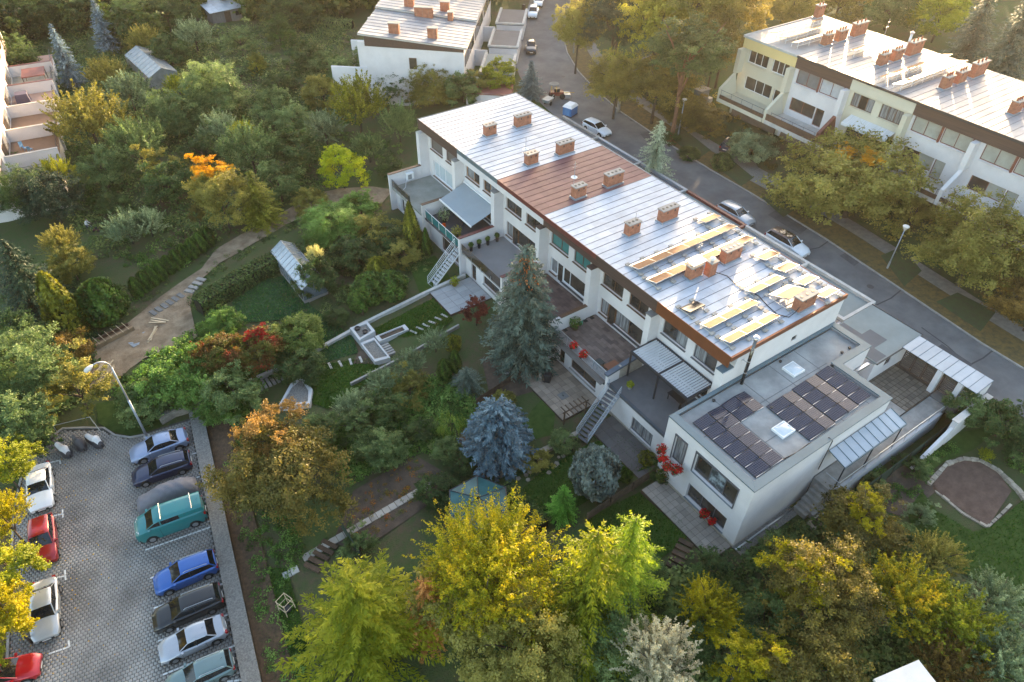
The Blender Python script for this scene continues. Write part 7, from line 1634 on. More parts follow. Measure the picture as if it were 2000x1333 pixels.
# loose crown with upright shoots
def shooty(name, seed, ns=270, per=60, sz=.025):
    r = np.random.default_rng(seed); d = unit(r.normal(size=(ns*2, 3))); d = d[d[:, 2] > -.35][:ns]
    base = d*(r.random((len(d), 1))**.5*.78)*np.array([1, 1, .9]); k = len(d)
    dirn = unit(d*.55+np.array([0, 0, .8])+r.normal(size=(k, 3))*.35); ln = r.uniform(.25, .55, (k, 1, 1))
    s = r.random((k, per, 1)); P = base[:, None]+dirn[:, None]*s*ln+r.normal(size=(k, per, 3))*.028*(1.3-s)
    P = P.reshape(-1, 3); N = np.repeat(dirn, per, 0)*.2+np.array([0, 0, .5])+r.normal(size=P.shape)*.8
    tone = np.repeat(np.clip(r.normal(.5, .2, k), 0, 1), per)*.6+.4*r.random(k*per)
    return leaf_mesh(name, P, N, sz*r.uniform(.7, 1.3, len(P)), DEF, seed=seed, v=tone)
SHB = shooty('crown_shoots', 23, 620, 66, .0145)
SH = [shooty('crown_shoots', 21), shooty('crown_shoots', 22, 230, 64)]
def spruce(name, seed, levels=30, per=9, droop=.22, R=.3, steps=13, dens=2, base=.04, tw=.34, asp=.3, jit=.12, power=.85, up=.0, sz=.017):
    """unit-height conifer: whorls of drooping sprays"""
    r = np.random.default_rng(seed); Ps, Ns, Ts, Sz, Vv = [], [], [], [], []
    for li in range(levels):
        h = base+(1-base)*(max(0, li+r.uniform(-.3, .3))/levels)**.92
        if h >= .995: continue
        L_ = R*((1-h)**power)*(1.0 if h > .12 else .85)+.012; nb = max(4, int(per*(1-.45*h)))
        ph = r.uniform(0, 6.28)
        for b in range(nb):
            a = ph+2*math.pi*b/nb+r.normal()*.16; l = L_*r.uniform(1-jit*2, 1+jit); dr = droop*r.uniform(.6, 1.4)
            rd = np.array([math.cos(a), math.sin(a), 0]); sd = np.array([-math.sin(a), math.cos(a), 0])
            st = max(3, int(steps*l/R*1.1)); tone = np.clip(r.normal(.5, .18), 0, 1)
            for s in np.linspace(.12, 1, st):
                c = np.array([0, 0, h])+rd*l*s+np.array([0, 0, -dr*l*s+.28*l*s*s*(droop if up == 0 else up)])
                for q in range(dens):
                    for sg in (-1, 1):
                        w = tw*l*(1.05-s*.8)*r.uniform(.35, 1); p = c+sd*sg*w*r.uniform(.2, 1)+rd*r.normal()*.012+np.array([0, 0, -abs(r.normal())*.012])
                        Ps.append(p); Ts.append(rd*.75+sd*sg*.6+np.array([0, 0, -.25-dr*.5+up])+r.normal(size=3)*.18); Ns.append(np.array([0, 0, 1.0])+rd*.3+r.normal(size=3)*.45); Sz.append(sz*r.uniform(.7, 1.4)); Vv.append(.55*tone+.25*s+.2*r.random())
    return leaf_mesh(name, np.array(Ps), np.array(Ns), np.array(Sz), DEF, asp=asp, T=np.array(Ts), seed=seed, v=np.clip(Vv, 0, 1))
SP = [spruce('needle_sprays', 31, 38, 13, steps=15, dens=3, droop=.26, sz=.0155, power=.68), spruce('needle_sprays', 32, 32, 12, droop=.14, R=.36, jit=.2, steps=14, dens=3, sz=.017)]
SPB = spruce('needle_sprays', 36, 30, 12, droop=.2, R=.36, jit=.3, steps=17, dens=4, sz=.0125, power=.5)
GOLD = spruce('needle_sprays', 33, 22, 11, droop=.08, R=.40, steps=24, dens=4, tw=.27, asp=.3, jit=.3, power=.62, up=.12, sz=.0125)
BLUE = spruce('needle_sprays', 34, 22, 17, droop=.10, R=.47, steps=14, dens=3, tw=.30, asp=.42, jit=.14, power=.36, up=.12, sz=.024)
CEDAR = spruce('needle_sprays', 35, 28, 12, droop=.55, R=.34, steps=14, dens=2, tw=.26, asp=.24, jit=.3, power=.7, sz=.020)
def column(name, seed, n=3600, prof=None, sz=.03, asp=.38):
    """dense upright scale foliage, unit height, max radius .2"""
    r = np.random.default_rng(seed); h = r.random(n)**.9; a = r.uniform(0, 6.283, n); prof = prof or (lambda t: .2*np.sqrt(np.clip(1-((t-.32)/.68)**2, 0, 1))*(t > .32)+.2*np.clip(.72+.28*t/.32, 0, 1)*(t <= .32))
    ph = r.uniform(0, 6.283, 5); lum = 1+.09*np.sin(3*a+ph[0]+5*h)+.08*np.sin(7*a+ph[1]-9*h)+.05*np.sin(13*a+ph[2]+17*h)
    R = prof(h)*lum*(1-.25*r.random(n)**2.5); P = np.stack([R*np.cos(a), R*np.sin(a), h*.97], 1)
    o = np.stack([np.cos(a), np.sin(a), 0*a], 1); N = o+r.normal(size=P.shape)*.35; T = np.array([0, 0, 1.0])+o*.35+r.normal(size=P.shape)*.22
    return leaf_mesh(name, P, N, sz*r.uniform(.6, 1.3, n), DEF, asp=asp, T=T, seed=seed, v=np.clip(.5+.25*np.sin(5*a+7*h)+r.normal(0, .16, n), 0, 1))
TH = [column('scale_foliage', 41), column('scale_foliage', 42, prof=lambda t: .2*np.clip(1-t, 0, 1)**.62+.004)]
BALL = column('clipped_foliage', 43, 3000, prof=lambda t: .5*np.sqrt(np.clip(1-(2*t-1)**2, 0, 1)), sz=.035, asp=.6)
JUN = column('juniper_foliage', 44, 5200, prof=lambda t: .30*np.sin(np.pi*np.clip(t*.86+.14, 0, 1))**.7, sz=.036, asp=.5)
def weeping(name, seed, ns=130, per=40):
    r = np.random.default_rng(seed); d = unit(r.normal(size=(ns*3, 3))); d = d[d[:, 2] > -.05][:ns]; k = len(d); st = d*(r.uniform(.5, 1, (k, 1)))
    s = r.random((k, per, 1)); ln = r.uniform(.35, 1.0, (k, 1, 1)); P = st[:, None]+np.array([0, 0, -1.0])*s*ln+d[:, None]*np.array([.22, .22, 0])*s**.5+r.normal(size=(k, per, 3))*.025
    P = P.reshape(-1, 3); T = np.tile([0, 0, -1.0], (len(P), 1))+r.normal(size=P.shape)*.25; N = np.repeat(d, per, 0)+r.normal(size=P.shape)*.6
    return leaf_mesh(name, P, N, .036*r.uniform(.7, 1.3, len(P)), DEF, asp=.34, T=T, seed=seed)
WEEP = weeping('hanging_foliage', 51)
# trunks
BARK = mat('brown_bark', (.075, .055, .04), .95, var=.35, scale=5, bump=.5, stretch=(3, 3, .6)); BARK_P = mat('pale_bark', (.32, .29, .25), .9, var=.3, scale=4); BARK_R = mat('reddish_pine_bark', (.19, .085, .045), .95, var=.3, scale=4, bump=.4)
def trunk_mesh(seed, limbs=6):
    r = np.random.default_rng(seed); mb = MB()
    mb.ptube([(0, 0, -.12), (.01, .0, .25), (-.01, .02, .6), (.02, 0, 1.0)], [.06, .045, .04, .022], 8)
    for k in range(limbs):
        a = 2*math.pi*k/limbs+r.uniform(-.4, .4); z = r.uniform(.45, .8); d = np.array([math.cos(a), math.sin(a)])
        mb.ptube([(0, 0, z), (*(d*.22), z+.16), (*(d*.5), z+.36+r.uniform(-.05, .1)), (*(d*.72), z+.48)], [.026, .02, .012, .005], 6)
    return mb.mesh('trunk', BARK, smooth=True)
TR = [trunk_mesh(1), trunk_mesh(2, 7), trunk_mesh(3, 5)]
CTR = MB().ptube([(0, 0, -.03), (0, 0, .3), (.003, 0, .7), (0, 0, .98)], [.022, .018, .010, .002], 8).mesh('trunk', BARK, smooth=True)
_k = [0]
def lm(name, *cols, trans=.35, gain=None): return leafmat(name, list(cols), trans, gain=gain or (1.05 if trans >= .45 else 1.5))
def place(px, py, hc): g = Gp(px, py, hc); return g, np.array([g[0], g[1], g[2]+hc])
def tree(px, py, wpx, hc, mt, label, mesh=None, asp=.9, bark=None, cat_='tree', name='tree', grp=None, z0=None, tz=1.0):
    """broad-leaved tree or bush: crown centred at the pixel, hc metres above the ground, wpx photo pixels wide"""
    g, c = place(px, py, hc); R = wpx/2*depth(c)/F; _k[0] += 1
    t = thing(name, tuple(g), 0, label, cat_, grp)
    me = mesh or CR[_k[0] % 5]
    if R > 3.7 and me is not SHB and me not in SH: me = (BIG, BIG2)[_k[0] % 2]
    o = inst('crown', me, t, (0, 0, hc), random.uniform(0, 6.28), (R*.93, R*.93, R*asp), mt=mt)
    th = max(.3, hc+R*asp*.25); s = max(.25, R*.5)
    o2 = inst('trunk', TR[_k[0] % 3], t, (0, 0, 0), random.uniform(0, 6), (s*1.5*tz, s*1.5*tz, th), mt=bark)
    return t
def conifer(px, py, wpx, H, mt, label, mesh, rmesh, cat_='tree', name='conifer_tree', grp=None, base=None, bark=None):
    """base=(px,py): foot on the ground; else (px,py) is the middle of the tree, H its height"""
    if base is not None: g = Gp(*base); c = g+[0, 0, H/2]
    else: g, c = place(px, py, H/2)
    R = wpx/2*depth(c)/F; _k[0] += 1
    t = thing(name, tuple(g), 0, label, cat_, grp)
    inst('crown', mesh, t, (0, 0, 0), random.uniform(0, 6.28), (R/rmesh, R/rmesh, H), mt=mt)
    inst('trunk', CTR, t, (0, 0, 0), 0, (H*.9, H*.9, H), mt=bark)
    return t
# ---- leaf colours
G_DK = lm('leaf_dark_green', '#1d2a14', '#374a27', '#586b3a'); G_MD = lm('leaf_garden_green', '#2b391b', '#4d6038', '#7a8856')
G_OL = lm('leaf_olive', '#4a4a20', '#7d7a3a', '#aaa056', gain=1.1); G_YL = lm('leaf_yellow_green', '#424a14', '#7c8422', '#b0ac38', gain=1.15)
G_BR = lm('leaf_bronze', '#332814', '#5f4e25', '#8a7136'); G_PALE = lm('leaf_grey_green', '#35422e', '#5f6f50', '#93a07c')
G_VINE = lm('leaf_bright_vine', '#2a401a', '#4a662c', '#74904a'); GOLDL = lm('leaf_golden', '#56580e', '#928c18', '#c8b62e', trans=.45)
ORNG = lm('leaf_orange', '#8a6a10', '#c4921a', '#e4b832', trans=.45); RUST = lm('leaf_rust', '#34341a', '#585428', '#806c38')
REDL = lm('leaf_red', '#3a0d0c', '#7a1a16', '#b0302a'); REDMIX = lm('leaf_red_and_green', '#2e3c16', '#4c5020', '#5f3c22', '#8f3020')
SPR = lm('needle_grey_green', '#26302a', '#47564c', '#71806f', trans=.15, gain=1.15); SPD = lm('needle_dark_green', '#121d12', '#243524', '#3d5038', trans=.15)
BLU = lm('needle_silver_blue', '#202d34', '#465a63', '#7f959d', trans=.12, gain=1.4); GOLDN = lm('needle_golden_green', '#3e4812', '#78821e', '#b0aa34', trans=.45)
JUNM = lm('needle_silver_grey', '#39443f', '#65716a', '#939d93', trans=.12, gain=1.15); LIME = lm('needle_light_green', '#2c4a18', '#548430', '#83ac50', trans=.3)
CEDM = lm('needle_pale_cedar', '#4c5a40', '#84927a', '#b4bda0', trans=.3, gain=1.15); THU = lm('scale_dark_thuja', '#18260d', '#304719', '#526b2b', trans=.15); THY = lm('scale_yellow_thuja', '#2c330e', '#595c1c', '#8a8632', trans=.2)
WHT = lm('leaf_silver_white', '#6a6650', '#a39d82', '#cfc8aa', trans=.3, gain=1.15); HAZY = lm('leaf_warm_olive', '#484420', '#7a703a', '#a89850', trans=.4, gain=1.1)
# ---- street and upper right
tree(1672, 365, 285, 4.0, G_OL, 'large round-crowned street tree with an orange spray on top', CR[4], .82)
tree(1700, 312, 46, 8.0, ORNG, 'orange autumn spray topping the round-crowned street tree', CR[3], .8, cat_='branch', name='autumn_branch', tz=.4)
tree(1650, 300, 50, 7.6, ORNG, 'yellow-orange spray at the upper left of the round-crowned tree', CR[3], .5, cat_='branch', name='autumn_branch', tz=.4)
tree(1905, 495, 235, 4.0, G_OL, 'broad olive street tree at the right edge below the white houses', CR[1], .82)
tree(2030, 600, 160, 3.0, G_BR, 'bronze street tree cut by the right edge beside the road', CR[2], .7)
tree(1800, 390, 90, 2.6, G_OL, 'smaller olive tree between the two big street trees', CR[3], .7)
tree(1475, 262, 100, 1.5, G_PALE, 'big rounded grey-green shrub in front of the yellow house', CR[4], .75, cat_='shrub', name='shrub')
tree(1410, 320, 42, .7, G_MD, 'round clipped shrub on the verge between two paved crossings', BALL, .8, cat_='shrub', name='shrub') if False else None
def ball(px, py, wpx, label, mt=THU, asp=1.0, grp=None):
    g, c = place(px, py, .5); R = wpx/2*depth(c)/F; g, c = place(px, py, R*asp*.8); t = thing('clipped_shrub', tuple(g), 0, label, 'shrub', grp)
    inst('foliage', BALL, t, (0, 0, -.1*R), random.uniform(0, 6), (2*R, 2*R, 2*R*asp), mt=mt)
    inst('trunk', TR[0], t, (0, 0, 0), 0, (R*.8, R*.8, R*.8)); return t
ball(1410, 318, 42, 'round clipped shrub on the verge between two paved crossings', G_DK, .85)
tree(1392, 232, 70, 1.2, RUST, 'reddish-brown shrub beside the utility cabinet', None, .7, cat_='shrub', name='shrub')
tree(1345, 300, 46, .6, G_DK, 'low dark shrub at the foot of the slim street lamp', None, .6, cat_='shrub', name='shrub')
tree(1312, 270, 40, .6, G_DK, 'low dark hedge plant between cedar and street lamp', None, .6, cat_='shrub', name='shrub')
conifer(1600, 245, 15, 5.5, THU, 'slim dark cypress in front of the balconies, left of two', TH[1], .2); conifer(1616, 228, 16, 7, THU, 'slim dark cypress in front of the balconies, right and taller', TH[1], .2)
conifer(1282, 300, 92, 8.5, CEDM, 'feathery pale green cedar between the roof edge and the street', CEDAR, .34)
tree(1205, 165, 130, 5.0, HAZY, 'dark olive tree overhanging the road bend', CR[1], .8); tree(1285, 160, 170, 6.0, HAZY, 'broad olive tree on the inner side of the road bend', CR[0], .62)
tree(1130, 55, 105, 7.0, G_OL, 'tall olive tree at the road bend near the top edge', CR[2], 1.0); tree(1200, 40, 140, 9.0, SPD, 'dark pine-like tree behind the road bend', CR[4], .8)
conifer(1235, 110, 110, 9, lm('leaf_birch_yellow', '#4a4c18', '#7f7c30', '#b0a850', trans=.4), 'weeping birch with pale bent trunk beside the road', WEEP, 1.0, bark=BARK_P) if False else None
g_, c_ = place(1222, 95, 9); t = thing('weeping_birch', tuple(g_), 0, 'weeping birch with pale bare limbs beside the road', 'tree'); R_ = 60*depth(c_)/F
inst('crown', WEEP, t, (0, 0, 6.0), 0, (R_*.8, R_*.8, 4.2), mt=lm('leaf_birch_yellow', '#4a4c18', '#7f7c30', '#b0a850', trans=.4)); inst('trunk', TR[1], t, (0, 0, 0), 1, (5, 5, 6.5), mt=BARK_P)
tree(1340, 105, 180, 11.5, lm('needle_pine_olive', '#26301c', '#49562f', '#747c48'), 'tall pine with reddish trunk left of the yellow house', CR[4], .62, bark=BARK_R, tz=1.3)
tree(1290, 20, 150, 11.0, lm('leaf_birch_yellow', '#4a4c18', '#7f7c30', '#b0a850', trans=.4), 'yellowish birch at the top edge above the pine', CR[2], 1.0)
tree(1400, 85, 120, 8, RUST, 'rust-brown tree behind the yellow house corner', CR[3], 1.0); tree(1430, 15, 150, 11, HAZY, 'sunlit olive tree above the yellow house corner', CR[0], 1.0); tree(1355, -15, 180, 13, G_OL, 'tall olive tree cut by the top edge above the pine', CR[1], .9); tree(1215, -10, 150, 11, G_OL, 'tall olive tree cut by the top edge above the birch', CR[2], .9)
tree(1350, 205, 120, 2, RUST, 'low brown thicket under the tall pine', CR[3], .5, cat_='shrub', name='shrub')
conifer(1905, 60, 110, 13, SPR, 'grey-green spruce behind the opposite row, left of two', SP[1], .36); conifer(1985, 75, 110, 14, SPR, 'grey-green spruce at the top right corner', SP[0], .3)
tree(1840, 30, 120, 4, G_YL, 'sunlit yellow-green tree behind the opposite roofs', CR[1], .9); tree(1740, 20, 120, 3, G_MD, 'green tree beyond the opposite roofs, top edge', CR[2], .8); tree(1640, 5, 120, 3, G_OL, 'olive tree behind the first opposite chimney', CR[0], .8); tree(1550, 15, 110, 3, G_OL, 'olive tree behind the collectors of the yellow house', CR[3], .8)
# ---- around the top house
conifer(742, 132, 70, 7.5, lm('needle_mid_green', '#1d3016', '#3a5428', '#5c7440', trans=.2), 'green spruce in front of the white gable', SP[1], .36)
tree(815, 165, 95, 2.2, G_OL, 'twiggy olive bush below the white gable', CR[3], .9); tree(880, 150, 60, 2.0, G_BR, 'brown climbing shrub against the white gable corner', CR[3], 1.1)
tree(975, 150, 80, 2.2, G_YL, 'yellow-green bush between gable and street', CR[1], .8); conifer(1037, 155, 62, 5.5, lm('needle_blue_green', '#26363a', '#465a5c', '#6c8080', trans=.15), 'blue-green conifer at the roadside beside the machine', SP[1], .36)
tree(690, 145, 95, 2.2, G_MD, 'green bush left below the white gable', CR[2], .9); tree(775, 168, 120, 2.2, G_DK, 'dark bush in front of the white gable', CR[0], .8); tree(850, 180, 110, 2.0, G_OL, 'olive bush at the foot of the vine stems', CR[3], .8); tree(905, 180, 85, 1.6, G_MD, 'green bush below the red-coped front wall', CR[1], .8)
tree(930, 165, 70, 1.5, G_OL, 'low olive bush behind the far roof edge', CR[0], .8)
tree(700, 215, 130, 3.4, lm('leaf_pear_olive', '#34380f', '#64661f', '#918d35'), 'tall olive-yellow tree left of the far roof corner', SH[0], 1.1); tree(780, 250, 90, 2.4, G_MD, 'green willow-like bush at the far roof corner', SH[1], 1.2)
tree(668, 333, 84, 2.6, lm('leaf_bright_yellow', '#4c5a0a', '#86901a', '#b8b022'), 'bright yellow-green oval tree near the dirt track', CR[2], 1.05)
# ---- upper left gardens
conifer(198, 50, 58, 9, BLU, 'silver-blue spruce at the top left, farther of two', SP[1], .36); conifer(122, 108, 60, 10, BLU, 'silver-blue spruce beside the left-edge houses', SP[1], .36)
UL = [(425, 185, 135, 3.2, G_MD, 0, 'large green tree in the middle of the upper left gardens'), (255, 190, 110, 2.6, G_PALE, 5, 'grey-green feathery tree below the plastic greenhouse'), (175, 245, 175, 3.6, G_OL, 6, 'broad feathery olive tree near the left-edge terraces'), (268, 285, 135, 3.4, G_MD, 6, 'green upright tree beside the broad feathery tree'), (112, 345, 90, 2.2, G_YL, 5, 'yellow-green bushy tree near the lower left terraces'), (500, 128, 44, 1.2, THY, 2, 'golden rounded bush on the far lawn'), (545, 170, 70, 1.6, G_DK, 1, 'dark bush by the pale pool edge'),
      (490, 300, 140, 3.6, G_MD, 6, 'tall green shrubby tree behind the orange maple'), (474, 262, 60, 4.6, G_YL, 5, 'yellow-tipped upright shoots above the shrubby tree'), (580, 300, 110, 2.8, G_DK, 1, 'dark green tree beside the yellow oval tree'), (630, 180, 80, 2.4, G_OL, 0, 'olive tree left of the white gabled house'), (330, 100, 80, 2.4, G_DK, 4, 'dark tree right of the plastic greenhouse'), (380, 75, 90, 2.6, G_PALE, 6, 'grey-green tree left of the garden hut'), (545, 65, 60, 2.2, THU, 2, 'dark upright bush right of the garden hut'), (600, 115, 80, 1.8, G_DK, 1, 'dark hedge-like bush behind the golden bush'),
      (210, 150, 90, 2.0, G_OL, 6, 'olive bush with yellow tips by the plastic greenhouse'), (350, 175, 70, 2.0, G_YL, 5, 'small yellow-green tree in the garden middle'), (570, 240, 90, 2.2, G_MD, 0, 'green bush above the tall shrubby tree'), (395, 300, 90, 2.2, G_DK, 3, 'dark bush left of the orange maple'), (330, 360, 110, 2.0, G_DK, 1, 'dark bush on the terrace slope'), (250, 450, 100, 1.8, G_PALE, 6, 'pale feathery bush by the man with the mower'), (290, 440, 80, 1.6, G_PALE, 5, 'pale grey-green bush right of the man'), (120, 480, 90, 2.4, G_OL, 5, 'olive spreading bush above the cone-shaped conifers'), (140, 520, 90, 2.0, G_OL, 0, 'olive bush between the spreading bush and thuja'), (100, 395, 130, 3.0, SPD, 1, 'dark conifer bush beside the lower terraces'), (220, 400, 60, 1.4, G_DK, 4, 'dark round bush behind the clipped ball'), (40, 385, 120, 3.0, G_DK, 0, 'dark bush below the lowest left-edge terrace'), (30, 330, 60, 1.0, G_MD, 1, 'hedge bush at the foot of the left-edge houses'), (545, 365, 110, 2.0, G_MD, 3, 'green bush on the bank above the dirt track'), (610, 395, 70, 1.2, G_OL, 0, 'olive bush on the edge of the dirt track'), (720, 290, 80, 2.0, G_MD, 6, 'green willowy bush beside the far white wall'), (760, 330, 60, 1.4, G_DK, 1, 'dark bush at the far end wall')]
UL += [(60, 30, 120, 3.4, G_DK, 0, 'dark tree in the top left corner'), (140, 20, 100, 3.2, G_MD, 1, 'green tree left of the farther blue spruce'), (262, 40, 95, 3.0, G_MD, 2, 'green tree right of the farther blue spruce'), (325, 28, 100, 3.2, G_DK, 4, 'dark tree between blue spruce and garden hut, top edge'), (470, 85, 70, 2.2, G_MD, 3, 'light bush in front of the garden hut'), (565, 22, 100, 3.0, G_DK, 1, 'dark tree right of the garden hut, top edge'), (340, 235, 110, 2.6, G_MD, 0, 'green tree between the upright tree and the large middle tree'), (430, 255, 90, 2.4, G_PALE, 6, 'grey-green tree above the orange maple'), (535, 215, 85, 2.4, G_MD, 2, 'green tree below the pale pool edge'), (635, 255, 90, 2.6, G_PALE, 5, 'grey-green tree above the yellow oval tree'), (200, 335, 100, 2.6, G_MD, 1, 'green tree below the broad feathery tree'), (310, 330, 90, 2.4, G_OL, 3, 'olive tree left of the maple'), (30, 120, 90, 3.0, G_DK, 4, 'dark tree behind the left-edge terraces'), (285, 85, 80, 2.2, G_OL, 5, 'olive bush above the plastic greenhouse'), (640, 130, 70, 2.2, G_MD, 0, 'green bush left of the white terrace wall, top')]
MS = CR+SH
for (px, py, w, hc, mt, mi, lb) in UL: tree(px, py, w, hc, mt, lb, MS[mi], .9, grp='garden trees and bushes', cat_='bush' if hc < 2.3 else 'tree')
ball(165, 380, 42, 'clipped dark green ball in the lower left garden')
tree(430, 385, 130, 4.6, G_OL, 'maple turning orange at its top, beside the dirt track', CR[1], 1.0); tree(405, 335, 80, 6.6, ORNG, 'orange top of the maple beside the dirt track', CR[3], .75, cat_='branch', name='autumn_branch', tz=.4); tree(385, 420, 44, 3.2, RUST, 'rust-coloured side branch of the maple', CR[3], 1, cat_='branch', name='autumn_branch', tz=.4)
conifer(500, 385, 110, 7, THY, 'yellowish conifer right of the orange maple', SP[1], .36)
# thuja hedge of separate cones along the track
for k in range(10):
    f_ = k/9; px = 264+(405-264)*f_; py = 560+(462-560)*f_
    conifer(px, py, 26, 2.4+.2*random.random(), THU, ['first', 'second', 'third', 'fourth', 'fifth', 'sixth', 'seventh', 'eighth', 'ninth', 'tenth'][k]+' small thuja from the left in the row beside the dirt track', TH[0], .2, grp='thuja row beside the dirt track')
conifer(45, 545, 150, 9.5, SPD, 'dark spruce at the left edge with pale tips', SP[1], .36); conifer(110, 590, 88, 7.5, THY, 'tall leaning cone-shaped thuja at the left', TH[1], .2); conifer(194, 585, 88, 5.0, THU, 'dense rounded thuja beside the timber formwork', JUN, .30)
# ---- left and lower left
LL = [(60, 725, 190, 4.0, G_MD, 1, 'large green tree at the left above the scooters'), (150, 760, 150, 3.2, G_OL, 3, 'olive tree left of the curved street lamp'), (25, 825, 140, 4.0, G_MD, 0, 'green tree at the left edge behind the scooters'), (140, 690, 110, 2.4, G_BR, 3, 'bronze bush near the timber formwork'), (20, 660, 120, 3.4, G_DK, 2, 'dark tree at the left edge below the spruce'),
      (330, 745, 150, 1.8, G_VINE, 4, 'bright green bush mass right of the curved lamp'), (395, 700, 110, 1.8, G_VINE, 1, 'bright green bush above the red creeper'), (285, 780, 110, 1.4, G_MD, 4, 'green bush behind the street lamp pole'), (440, 640, 90, 1.5, G_VINE, 0, 'fresh green bush below the dark hedge end'), (400, 760, 100, 1.6, G_VINE, 0, 'green bush at the gabion corner'),
      (500, 690, 110, 2.6, REDMIX, 1, 'red-leaved tree beside the garden steps'), (430, 690, 100, 2.8, REDMIX, 4, 'dark red bush in the middle of the creeper mass'), (505, 655, 46, 4.2, REDL, 3, 'bright scarlet spray on the red-leaved tree'), (460, 770, 120, 1.8, G_MD, 1, 'green creeper-hung bush above the car park wall'), (425, 800, 80, 1.4, G_VINE, 4, 'green creeper at the top end of the car park wall'),
      (555, 935, 255, 3.6, RUST, 0, 'large copper-brown tree right of the car park wall'), (535, 850, 150, 5.2, lm('leaf_copper_orange', '#4c4220', '#7e6434', '#a07c48'), 3, 'copper-orange crown top of the brown tree')]
for (px, py, w, hc, mt, mi, lb) in LL: tree(px, py, w, hc, mt, lb, MS[mi], .95 if w > 200 else .85, grp='trees and bushes round the car park')
for (px, py, w, hc, mt, mi, lb) in [(0, 905, 115, 4.2, G_YL, 0, 'green-yellow tree above the white parked car'), (5, 1010, 125, 4.4, GOLDL, 5, 'golden sunlit tree over the red hatchback'), (15, 1110, 135, 4.0, G_YL, 1, 'yellow-green tree over the left parked cars'), (8, 1200, 135, 4.2, GOLDL, 0, 'golden tree at the left edge above the silver saloon'), (-20, 1290, 80, 3.2, G_YL, 3, 'yellow-green tree at the lower left corner')]:
    tree(px, py, w, hc, mt, lb, MS[mi], .85, grp='yellow trees along the left verge')
# ---- middle gardens
def hcol(*a, **k): return conifer(*a, **k)
# big spruce: foot measured at its trunk
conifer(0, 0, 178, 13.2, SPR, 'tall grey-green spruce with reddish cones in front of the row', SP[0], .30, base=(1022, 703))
bs = [o for o in bpy.data.objects if o.name.startswith('conifer_tree')][-1]
r_ = np.random.default_rng(5); h_ = r_.uniform(.72, .97, 240); a_ = r_.uniform(2.2, 5.6, 240); rr_ = .30*(1-h_)**.85*r_.uniform(.5, 1.02, 240)
cm = leaf_mesh('cone_sprays', np.stack([rr_*np.cos(a_), rr_*np.sin(a_), h_-.02], 1), r_.normal(size=(240, 3)), .011*r_.uniform(.7, 1.3, 240), lm('spruce_cones', '#6a3a22', '#a4633c', '#c98a5c', trans=.1), asp=.4, T=np.tile([0, 0, -1.0], (240, 1))+r_.normal(size=(240, 3))*.2)
o_ = bpy.data.objects.new('cones', cm); COL.objects.link(o_); stuff(o_); o_.parent = bs; sx = [c for c in bpy.data.objects if c.parent == bs and c.name.startswith('crown')][0].scale; o_.scale = sx
conifer(972, 840, 128, 6.6, BLU, 'dense round silver-blue spruce in the middle garden', BLUE, .40)
conifer(1165, 918, 88, 5.0, JUNM, 'egg-shaped silver-grey juniper on the near lawn', JUN, .28); conifer(1100, 978, 62, 3.8, LIME, 'light green young conifer beside the near hedge', SP[1], .30)
conifer(802, 440, 44, 6.2, THY, 'slim brownish-green cypress beside the far terrace wall', TH[1], .2); conifer(832, 470, 24, 3.5, THU, 'small dark cypress against the teal-railed house wall', TH[1], .2)
conifer(722, 560, 70, 3.2, THU, 'broad clipped dark thuja left in the bush group', TH[0], .2); conifer(762, 555, 66, 3.0, THU, 'dark conical thuja right in the bush group', TH[0], .2); conifer(738, 530, 52, 3.6, THY, 'golden-topped rounded conifer behind the dark thujas', TH[0], .2); conifer(700, 585, 46, 2.4, THU, 'small dark thuja at the front of the bush group', TH[0], .2); ball(672, 575, 40, 'low clipped green cushion left of the thuja group', G_MD, .6)
tree(625, 545, 92, 1.8, G_DK, 'dark shrub leaning over the old greenhouse', CR[0], 1.0); tree(615, 500, 40, 3.4, lm('leaf_variegated', '#5a5c2c', '#93905a', '#c9bd88'), 'pale variegated shoots above the greenhouse', SH[0], 1.2, cat_='bush')
tree(585, 655, 112, 1.7, lm('leaf_variegated_round', '#2c3a16', '#5a6a32', '#8f9256'), 'big rounded variegated shrub below the long lawn', CR[4], .85, cat_='bush'); tree(580, 715, 110, 1.0, G_DK, 'dark shrub by the top of the garden steps', CR[1], .7, cat_='bush')
tree(655, 440, 135, 1.5, G_VINE, 'bright green vine-covered mound beside the dirt track', CR[4], .55, cat_='bush'); tree(705, 405, 80, 1.4, G_VINE, 'yellow-green vine bush near the far terrace', CR[1], .7, cat_='bush'); tree(620, 470, 60, 1.0, G_VINE, 'low bright vine at the end of the long hedge', CR[0], .7, cat_='bush')
conifer(868, 722, 28, 2.6, THU, 'upright green thuja, left of the pair near the spruce', TH[0], .2); conifer(888, 705, 26, 2.6, THU, 'upright green thuja, right of the pair near the spruce', TH[0], .2); ball(885, 672, 34, 'yellowish round bush above the thuja pair', THY, 1.1)
conifer(912, 738, 78, 2.6, SPR, 'spreading grey-green juniper left of the well cover', CEDAR, .34); tree(930, 608, 66, 1.8, lm('leaf_dark_red_bush', '#2c1412', '#5a2a24', '#7c4436'), 'dark red twiggy shrub at the edge of the pale patio', CR[3], 1.0, cat_='bush')
g_, c_ = place(880, 828, 1.2); t = thing('weeping_bush', tuple(g_), 0, 'weeping light green bush left of the silver-blue spruce', 'bush'); R_ = 31*depth(c_)/F; inst('crown', WEEP, t, (0, 0, 1.15), 0, (R_, R_, 1.25), mt=lm('leaf_weeping_green', '#2c3c10', '#566a22', '#83934a')); inst('trunk', TR[0], t, (0, 0, 0), 1, (.9, .9, 1.5))
